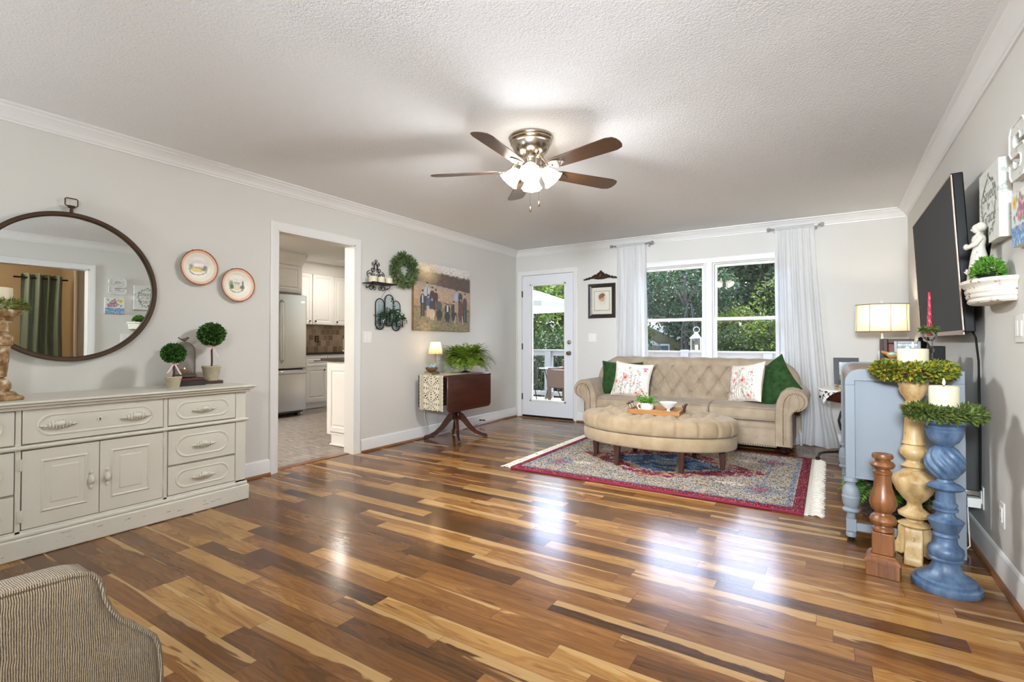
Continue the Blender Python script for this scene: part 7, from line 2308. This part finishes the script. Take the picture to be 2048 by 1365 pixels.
for x, s_ in ((AX - .006, 1.0), (AX, .985)):
    pass
def ins(poly, d):
    cy_ = AYC; cz_ = .45
    return [(y - d * (1 if y > cy_ else -1) * min(1, abs(y - cy_) / .1), z - d * (1 if z > cz_ else -1) * min(1, abs(z - cz_) / .1)) for y, z in poly]
for x, d in ((AX - .078, .012), (AX - .070, .004), (AX - .055, 0), (AX - .012, 0), (AX - .003, .003), (AX, .010)):
    rs.append([(x, y, z) for y, z in ins(poly, d)])
obj('chair_back', bk_.rings(rs), M['rib'], ac, ang=50)
obj('welt', MB().tube([(AX - .004, y, z) for y, z in ins(poly, .001)], .0035, 6), M['rib'], bpy.data.objects['chair_back'])
for s_ in (-1, 1):
    am_ = MB(); rs = []
    for x, zt in ((AX - .075, .668), (AX - .10, .664), (AX - .30, .630), (AX - .52, .605), (AX - .57, .60), (AX - .585, .58)):
        e = .012 if x < AX - .58 else 0
        y0_, y1_ = AYC + s_ * (.365 - e), AYC + s_ * (.255 + e)
        ym = (y0_ + y1_) / 2
        rs.append([(x, y0_, .12), (x, y0_, zt - .03), (x, y0_ - s_ * .012, zt - .008), (x, ym, zt), (x, y1_ + s_ * .012, zt - .008), (x, y1_, zt - .03), (x, y1_, .12)])
    obj('arm', am_.rings(rs), M['rib'], ac, ang=50)
obj('seat_base', MB().box(AX - .58, AX - .06, AYC - .262, AYC + .262, .12, .32), M['rib'], ac, bevel=.015)
cu_ = MB().box(AX - .61, AX - .085, AYC - .25, AYC + .25, .322, .46)
obj('seat_cushion', cu_, M['rib'], ac, bevel=.04, seg=4)
for dx, dy in ((-.04, -.32), (-.04, .32), (-.54, -.32), (-.54, .32)):
    obj('leg', MB().cyl((AX + dx, AYC + dy, 0), (AX + dx, AYC + dy, .122), .015, .024, 14), M['walnut'], ac)

# ================================================================ hall seen in the round mirror
M['hallwall'] = mat('hall wall paint', '#c4b298', .85, var=.01)
struct('floor_hall', MB().box(RW + .06, 6.9, -6.2, -2.9, -.12, -.002), M['floor'], smooth=False)
struct('ceiling_hall', MB().box(RW + .12, 6.9, -6.2, -2.9, H, H + .1), M['ceil'], smooth=False)
hw_ = MB(); hw_.box(6.8, 6.9, -6.2, -2.9, -.12, H)
struct('wall_hall_far', hw_, M['hallwall'], smooth=False)
struct('wall_hall_end', MB().box(RW + .12, 6.9, -2.98, -2.9, -.12, H), M['hallwall'], smooth=False)
struct('wall_hall_near', MB().box(RW + .12, 6.9, -6.28, -6.2, -.12, H), M['hallwall'], smooth=False)
struct('trim_15', MB().box(6.0, 6.06, -3.62, -3.47, 0, 2.25).box(5.96, 6.02, -3.645, -3.615, 0, 2.25), M['trim'], bevel=.004)
struct('trim_16', MB().box(6.06, 6.80, -3.60, -3.50, 0, H), M['hallwall'], smooth=False)
hd = struct('door_2', MB().box(6.74, 6.79, -5.25, -4.42, .01, 2.03), mat('cream hall door', '#d9c49a', .5, var=.02), bevel=.004)
obj('door_knob', MB().sphere((6.71, -4.50, .95), .028, 12, 8).cyl((6.71, -4.50, .95), (6.745, -4.50, .95), .012, n=10), M['bronze'], hd)
M['satin'] = mat('grey green satin curtain', '#7b8a80', .45, var=.08, vscale=5)
cz = thing('hall_curtain', 'grey-green satin curtain seen reflected in the round mirror', 'curtain', (6.0, -4.02, 0))
obj('curtain_panel', MB().grid(lambda u, v: (6.0 + .035 * math.sin(u * 26 + math.sin(3 * v)) + .015 * math.sin(u * 11 + 2 * v), -4.24 + .46 * u + .02 * math.sin(6 * v + u * 4) * v, 2.07 - v * 2.05 + .03 * abs(math.sin(u * 13)) * (1 if v == 0 else 0)), 90, 30), M['satin'], cz, recalc=False, ang=180)
crb = MB().cyl((6.0, -4.32, 2.03), (6.0, -3.72, 2.03), .012, n=12)
tag(obj('curtain_rod', crb, M['bronze']), 'dark rod of the grey-green curtain seen in the round mirror', 'curtain rod')
light('hall_lamp', 'POINT', (5.6, -5.2, 2.2), 34, (1, .80, .55), shadow_soft_size=.15)

# ================================================================ outdoors
def mat_deck():
    t = NT('weathered deck boards')
    co = t.n('TexCoord').outputs['Object']
    sp = t.n('SeparateXYZ'); t.put(sp.inputs[0], co)
    f = t.math('FRACT', t.math('DIVIDE', sp.outputs[1], .14))
    g = t.math('LESS_THAN', f, .05)
    n = t.noise(t.coord('Object', (2, 20, 2)), 3, 4)
    base = t.mix(g, t.ramp(n, [(.3, '#8f8573'), (.7, '#a99f8e')]), c4('#2a2018'))
    return t.done(t.pbsdf(base, .8))
ZD = -.15
struct('floor_deck', MB().box(-4, 8, .15, 3.62, ZD - .1, ZD), mat_deck(), smooth=False)
gr = mat('lawn', '#2a3a18', .95, var=.3, vscale=3, bump=.5, bscale=40)
struct('ground', MB().box(-30, 34, .3, 45, -1.3, -1.0), gr, smooth=False)
M['siding'] = mat('white house siding', '#dcdad4', .7, var=.02)
struct('trim_17', MB().box(-3, 7, .16, .92, 2.50, 2.66), M['siding'], smooth=False)
M['vinylw'] = mat('white vinyl railing', '#767a80', .45, var=.02)
rail = thing('deck_railing', 'white deck railing with dark balusters along the far side of the deck', 'railing', (1.2, 3.52, ZD))
RT = .925
rb = MB().box(-3.8, 7.6, 3.44, 3.60, RT - .03, RT)
rb.box(-3.8, 7.6, 3.50, 3.54, RT - .135, RT - .03)
obj('top_rail', rb, M['vinylw'], rail, bevel=.004)
obj('bottom_rail', MB().box(-3.8, 7.6, 3.49, 3.55, ZD + .06, ZD + .15), M['vinylw'], rail, bevel=.004)
for x in (-2.9, -1.33, .15, 1.61, 3.02, 4.6, 6.2):
    obj('post', MB().box(x - .075, x + .075, 3.445, 3.595, ZD, RT - .03 if x != 1.61 else RT + .02), M['vinylw'], rail, bevel=.004)
M['balu'] = mat('dark metal baluster', '#1a1c1c', .4, .5, var=.02)
i = 0
x = -2.78
while x < 4.5 and i < 99:
    if min(abs(x - px) for px in (-2.9, -1.33, .15, 1.61, 3.02)) > .10:
        obj('baluster', MB().box(x - .010, x + .010, 3.51, 3.53, ZD + .15, RT - .135), M['balu'], rail, smooth=False); i += 1
    x += .105
# umbrella over the deck
def mat_canvas(nm, col):
    t = NT(nm)
    df = t.n('BsdfDiffuse'); df.inputs[0].default_value = c4(col)
    tl_ = t.n('BsdfTranslucent'); tl_.inputs[0].default_value = c4(col)
    m1 = t.n('MixShader'); m1.inputs[0].default_value = .4
    t.t.links.new(df.outputs[0], m1.inputs[1]); t.t.links.new(tl_.outputs[0], m1.inputs[2])
    return t.done(m1.outputs[0])
M['umb'] = mat_canvas('pale umbrella canvas', '#8e9692')
def umbrella(x, y, z0, ztop, rad, base, lab_, n=8, rot=.2):
    o = thing('patio_umbrella', lab_, 'umbrella', (x, y, base))
    mb = MB()
    rs = [[(x + r * math.cos(2 * PI * k / n + rot), y + r * math.sin(2 * PI * k / n + rot), z) for k in range(n)] for r, z in ((rad, z0 - .10), (rad, z0), (rad * .5, z0 + (ztop - z0) * .58), (.16, ztop - .03), (.02, ztop))]
    obj('canopy', mb.rings(rs, cap0=False, cap1=False), M['umb'], o, smooth=False, recalc=False)
    rb_ = MB()
    for k in range(n):
        a = 2 * PI * k / n + rot
        rb_.tube([(x, y, ztop - .06), (x + rad * .5 * math.cos(a), y + rad * .5 * math.sin(a), z0 + (ztop - z0) * .58 - .02), (x + rad * .98 * math.cos(a), y + rad * .98 * math.sin(a), z0 - .01)], .009, 5)
    obj('ribs', rb_, M['black'], o)
    obj('pole', MB().cyl((x, y, base), (x, y, ztop), .022, n=12), M['black'], o)
    obj('base', MB().lathe([(0, 0), (.24, 0), (.24, .03), (.05, .06), (.03, .3), (0, .3)], (x, y, base), 20), M['black'], o)
    return o
umbrella(-1.75, 2.55, 1.86, 2.30, 1.45, ZD, 'large white umbrella standing on the deck outside the glazed door')
umbrella(-1.3, 8.2, .98, 1.55, 1.1, -1.0, 'small pale umbrella far out in the garden behind the deck railing')
# wicker seat, pillow, black chair, glass table
wk = mat('brown outdoor wicker', '#42342e', .75, var=.4, vscale=50, bump=.9, bscale=90)
ws = thing('wicker_seat', 'brown woven outdoor seat on the deck beyond the glazed door', 'seat', (-.35, 2.35, ZD))
b = MB().box(-.66, .35, 2.2, 2.85, .33, .40).box(-.66, .35, 2.16, 2.24, .22, .57).box(-.66, -.58, 2.2, 2.85, .24, .60).box(-.66, .35, 2.80, 2.88, .30, .74)
obj('woven_body', b, wk, ws, bevel=.02)
for x_, y_ in ((-.62, 2.21), (.30, 2.21), (-.62, 2.82), (.30, 2.82)): obj('leg', MB().box(x_ - .025, x_ + .025, y_ - .025, y_ + .025, ZD, .25), wk, ws, bevel=.004)
def tropical():
    p = Pic(36, 36, '#bfe0dc'); r = random.Random(2)
    for i in range(26): p.ell(r.random(), r.random(), r.uniform(.08, .16), r.uniform(.05, .12), r.choice(['#d8494e', '#f0f0ea', '#3fb0a8', '#e88a5a', '#f5d46a', '#3f8a5a']), .95, .3, r.uniform(-1, 1))
    return p
pillow((-.28, 2.70, .60), .42, .40, .07, R(8), R(-16), R(6), M['floral'], 'bright tropical pillow on the brown woven outdoor seat', pic=tropical())
bc = thing('metal_chair', 'black curved metal chair on the deck at the left of the door glass', 'chair', (-1.0, 2.1, ZD))
b = MB()
b.lathe([(0, .26), (.21, .26), (.215, .268), (.21, .276), (0, .276)], (-1.05, 2.0, 0), 24)
obj('seat', b, M['balu'], bc)
b = MB()
hoop = [(-.86, 2.0 + .18 * math.cos(a) , .28 + (.42 + .12 * math.sin(a)) * (1 if 0 <= a <= PI else 1)) for a in [PI * i / 12 for i in range(13)]]
b.tube([(-.87, 2.18, .26)] + [(-.84, y, z) for _, y, z in hoop] + [(-.87, 1.82, .26)], .012, 8)
for dy in (-.12, -.06, 0, .06, .12): b.tube([(-.87, 2.0 + dy, .27), (-.842, 2.0 + dy, .74)], .007, 6)
obj('back', b, M['balu'], bc)
for dx, dy in ((-.14, -.14), (.14, -.14), (-.14, .14), (.14, .14)):
    obj('leg', MB().tube([(-1.05 + dx, 2.0 + dy, .26), (-1.05 + dx * 1.3, 2.0 + dy * 1.3, ZD)], .011, 8), M['balu'], bc)
gt = thing('glass_table', 'round glass topped outdoor table between the black chair and the woven seat', 'table', (-.87, 2.75, ZD))
obj('glass_top', MB().lathe([(0, .555), (.28, .555), (.285, .562), (.28, .57), (0, .57)], (-.87, 2.75, 0), 36), mat('frosted table glass', '#b9c6c2', .1, var=0, Alpha=.85), gt)
for k in range(3):
    a = 2 * PI * k / 3 + .4
    obj('leg', MB().tube([(-.87 + .22 * math.cos(a), 2.75 + .22 * math.sin(a), .555), (-.87 + .10 * math.cos(a), 2.75 + .10 * math.sin(a), .2), (-.87 + .24 * math.cos(a), 2.75 + .24 * math.sin(a), ZD)], .010, 8), M['balu'], gt)
# trellis and lantern on the railing
tr = thing('metal_trellis', 'dark metal garden trellis standing just beyond the deck railing', 'trellis', (1.62, 3.72, -1.0))
b = MB()
for dx, dy in ((-.12, -.0), (.12, -.0), (-.12, .24), (.12, .24)):
    b.tube([(1.62 + dx, 3.72 + dy, -1.0), (1.62 + dx, 3.72 + dy, 1.35), (1.62 + dx * .2, 3.84 + (dy - .12) * .2, 1.85)], .014, 6)
for z in (.2, .75, 1.3):
    b.tube([(1.5, 3.72, z), (1.74, 3.72, z), (1.74, 3.96, z), (1.5, 3.96, z)], .009, 6, True)
b.tube([(1.62 + .12 * math.sin(i * .5), 3.72, .95 + i * .04) for i in range(12)], .007, 6)
obj('frame', b, M['balu'], tr)
ln = thing('lantern', 'silver roofed glass lantern standing on the deck railing outside the left window', 'lantern', (1.815, 3.52, RT))
b = MB()
for dx, dy in ((-.085, -.06), (.085, -.06), (-.085, .06), (.085, .06)): b.box(1.815 + dx - .007, 1.815 + dx + .007, 3.52 + dy - .007, 3.52 + dy + .007, RT, RT + .24)
b.box(1.72, 1.91, 3.45, 3.59, RT + .0005, RT + .016)
obj('lantern_cage', b, M['chrome'], ln)
rs = [[(1.815 - a, 3.52 - b_, z), (1.815 + a, 3.52 - b_, z), (1.815 + a, 3.52 + b_, z), (1.815 - a, 3.52 + b_, z)] for a, b_, z in ((.11, .085, RT + .24), (.035, .03, RT + .33), (.035, .03, RT + .36))]
obj('roof', MB().rings(rs), M['chrome'], ln, smooth=False)
obj('ring_handle', MB().tube([(1.815 + .055 * math.cos(t_), 3.52, RT + .40 + .055 * math.sin(t_)) for t_ in [2 * PI * i / 20 for i in range(20)]], .005, 6, True), M['chrome'], ln)
obj('lantern_glass', MB().box(1.735, 1.895, 3.465, 3.575, RT + .018, RT + .236), M['glass'], ln, smooth=False)
lc = thing('lantern_candle', 'pale candle inside the silver lantern on the deck railing', 'candle', (1.815, 3.52, RT + .0165))
obj('wax_body', MB().lathe([(0, 0), (.03, 0), (.03, .10), (0, .10)], (1.815, 3.52, RT + .0185), 16), M['wax'], lc)
# string of garden bulbs
sb = thing('string_lights', 'string of small clear garden bulbs hanging across outside the window', 'string lights', (1.6, 3.4, 1.5))
wire = [( -2.2 + 6.2 * i / 40, 3.3, 1.62 - .16 * math.sin(PI * ((i * 2 / 40) % 1))) for i in range(41)]
obj('wire', MB().tube(wire, .004, 5), M['black'], sb)
for i in range(3, 40, 4):
    p = wire[i]
    bb = obj('bulb', MB().lathe([(0, -.085), (.018, -.075), (.026, -.055), (.018, -.03), (.011, -.02), (0, -.02)], p, 12), M['crystal'], sb)
    obj('socket', MB().cyl((p[0], p[1], p[2] - .022), (p[0], p[1], p[2] + .004), .012, n=10), M['black'], bb)
# garden shed
shd_ = thing('garden_shed', 'pale yellow sided garden shed with dark shingle roof seen through the left window', 'shed', (-1.2, 10, -1.0))
def mat_lap():
    t = NT('yellow lap siding')
    co = t.n('TexCoord').outputs['Object']; sp = t.n('SeparateXYZ'); t.put(sp.inputs[0], co)
    f = t.math('FRACT', t.math('DIVIDE', sp.outputs[2], .115))
    return t.done(t.pbsdf('#6b6344', .7, 0, t.bump(f, .8, .02)))
obj('walls', MB().box(-3.4, .26, 9.0, 11.6, -1.0, 1.10), mat_lap(), shd_, smooth=False)
M['shingle'] = mat('grey shingles', '#6a6560', .9, var=.35, vscale=14, bump=.6, bscale=30)
obj('roof', MB().prism([(-1.57, 2.12), (-1.57, 2.02), (.50, 1.05), (.50, 1.14)], 8.75, 11.85, 'y').prism([(-1.57, 2.12), (-3.65, 1.14), (-3.65, 1.05), (-1.57, 2.02)], 8.75, 11.85, 'y'), M['shingle'], shd_, smooth=False)
obj('gable', MB().prism([(-3.4, 1.09), (.26, 1.09), (-1.57, 1.98)], 9.0, 11.6, 'y'), bpy.data.materials['yellow lap siding'], shd_, smooth=False)
obj('fascia', MB().prism([(-1.57, 2.10), (-1.57, 1.98), (.50, 1.00), (.50, 1.12)], 8.72, 8.76, 'y'), M['siding'], shd_, smooth=False)
wf = obj('shed_window', MB().box(-.42, -.14, 8.97, 9.0, .35, 1.03), M['siding'], shd_, smooth=False)
obj('window_pane', MB().box(-.385, -.175, 8.96, 8.975, .40, .98), mat('dark pane', '#5c6a66', .1, var=0), wf, smooth=False)

# ---------------------------------------------------------------- trees
M['bark'] = mat('tree bark', '#4a4038', .95, var=.3, vscale=12, bump=.8, bscale=30)
TREE = [mat_leaf('dark tree leaves', ['#101f0b', '#1d3312', '#2b4219', '#0d1a09'], .6, .35),
        mat_leaf('yellow green tree leaves', ['#273b0f', '#3d5217', '#566622', '#1e2f10'], .6, .4),
        mat_leaf('blue green tree leaves', ['#16271a', '#233a25', '#344c31', '#122115'], .6, .35)]
def crown_mesh(rx, ry, rz, n, seed, L):
    random.seed(seed)
    mb = MB()
    blobs = []
    for i in range(26):
        v = rvec(); blobs.append((Vector((v.x * rx * .72, v.y * ry * .72, v.z * rz * .72)), random.uniform(.28, .45) * min(rx, rz)))
    for i in range(n):
        c, r = random.choice(blobs)
        v = rvec(); p = c + v * r * random.uniform(.55, 1.0)
        d = v + rvec() * 1.1 + Vector((0, 0, -.35))
        mb.leaf(p, d, rvec() + Vector((0, 0, .6)), L * random.uniform(.7, 1.3), L * .5)
    return mb
CR = [crown_mesh(2.1, 1.8, 2.6, 9500, 1, .17), crown_mesh(1.9, 1.7, 2.3, 8500, 2, .15), crown_mesh(1.5, 1.3, 1.7, 7000, 3, .12)]
CRM = []
def tree(kind, x, y, zc, s_, mi, rot, lab_, trunk=.14):
    o = thing('garden_tree' if kind < 2 else 'garden_shrub', lab_, 'tree' if kind < 2 else 'shrub', (x, y, -1.0), 0, 'trees beyond the deck')
    key = (kind, mi)
    found = [c for c in CRM if c[0] == key]
    if found:
        f = bpy.data.objects.new('foliage', found[0][1]); COL.objects.link(f); f.parent = o
    else:
        f = obj('foliage', CR[kind], TREE[mi], o, smooth=False, recalc=False, local=True)
        CRM.append((key, f.data))
    f.location = (0, 0, zc + 1.0); f.scale = (s_,) * 3; f.rotation_euler = (0, 0, rot)
    tb_ = MB().tube([(0, 0, 0), (.04, .02, (zc + 1) * .5), (0, 0, zc + 1.0), (.1, .05, zc + 1 + .8 * s_)], [trunk, trunk * .8, trunk * .6, trunk * .3], 10)
    for k in range(4):
        a = k * 1.7 + rot
        tb_.tube([(0, 0, zc + .3), (.5 * math.cos(a) * s_, .5 * math.sin(a) * s_, zc + 1.0), (1.1 * math.cos(a) * s_, 1.1 * math.sin(a) * s_, zc + 1.7)], [trunk * .45, trunk * .3, trunk * .12], 7)
    obj('trunk', tb_, M['bark'], o, local=True)
T = 'tree beyond the deck'
tree(0, -3.6, 9.2, 1.9, 1.15, 1, .3, 'bright leafy tree behind the deck umbrella, leftmost through the door glass')
tree(0, -1.9, 12.6, 2.2, 1.3, 0, 1.3, 'dark leafy tree behind the garden shed roof')
tree(1, -1.35, 6.9, .75, .72, 1, 2.1, 'yellow-green shrubby tree just beyond the railing in the door glass', .06)
tree(0, 1.0, 13.2, 2.8, 1.35, 2, .9, 'blue-green tree filling the top of the left window')
tree(1, .55, 8.0, 2.75, .72, 2, 2.9, 'blue-green tree overhanging the shed roof in the left window', .07)
tree(0, 3.2, 12.2, 2.6, 1.3, 0, 4.1, 'dark leafy tree behind the middle of the twin window')
tree(1, 2.55, 8.6, 1.15, .70, 1, 5.0, 'yellow-green small tree low in the right window', .06)
tree(0, 4.5, 9.3, 3.3, 1.0, 2, 2.4, 'blue-green tree with a thick trunk at the right edge of the window', .30)
tree(0, 6.4, 12.8, 2.6, 1.35, 0, 3.3, 'dark leafy tree hidden mostly behind the right curtain')
tree(0, -5.8, 13.4, 2.4, 1.3, 0, 5.5, 'dark leafy tree far left beyond the umbrella')
tree(2, 2.0, 7.3, .0, .85, 0, 1.1, 'dark rounded shrub behind the railing in the left window', .05)
tree(2, 3.4, 7.4, .1, .85, 1, 2.2, 'yellow-green shrub behind the railing in the right window', .05)
tree(2, 4.9, 7.6, .2, .9, 0, .4, 'dark shrub at the right end of the railing', .05)
tree(2, -2.6, 6.6, .1, .85, 0, 3.8, 'dark shrub behind the railing at the left of the door glass', .05)
for i, (x, y, zc, s_, mi) in enumerate(((-9, 17, 3, 1.7, 0), (-4.5, 18, 3.2, 1.8, 2), (0, 19, 3.4, 1.9, 0), (4.5, 18.5, 3.4, 1.9, 0), (9, 17.5, 3.2, 1.8, 2))):
    tree(0, x, y, zc, s_, mi, i * 1.3, ['distant tree, leftmost of the back row', 'distant tree behind the deck umbrella', 'distant tree behind the shed and left window', 'distant tree behind the right window', 'distant tree, rightmost of the back row'][i], .2)
for i, (x, y, zc, s_, mi, l_) in enumerate(((-7, 22, 3.2, 2.3, 2, 'far tree at the left of the last row'), (-2.2, 23, 3.6, 2.4, 0, 'far tree behind the shed in the last row'), (2.2, 23.5, 3.6, 2.4, 2, 'far tree behind the twin window in the last row'), (7.0, 22.5, 3.4, 2.4, 0, 'far tree at the right of the last row'))):
    tree(0, x, y, zc, s_, mi, .6 + i, l_, .25)
for i, (x, y, zc, s_, mi, l_) in enumerate(((-4.6, 8.2, -.1, 1.0, 2, 'low shrub left of the shed beyond the deck'), (1.3, 9.4, .1, 1.05, 1, 'yellow-green shrub right beside the yellow shed'), (3.0, 9.8, .3, 1.1, 2, 'blue-green shrub behind the right window'), (4.4, 10.6, .6, 1.2, 1, 'bright shrub further back in the right window'), (-1.0, 13.0, .3, 1.5, 0, 'shrub behind the garden shed'))):
    tree(2, x, y, zc, s_, mi, 1.9 * i, l_, .05)
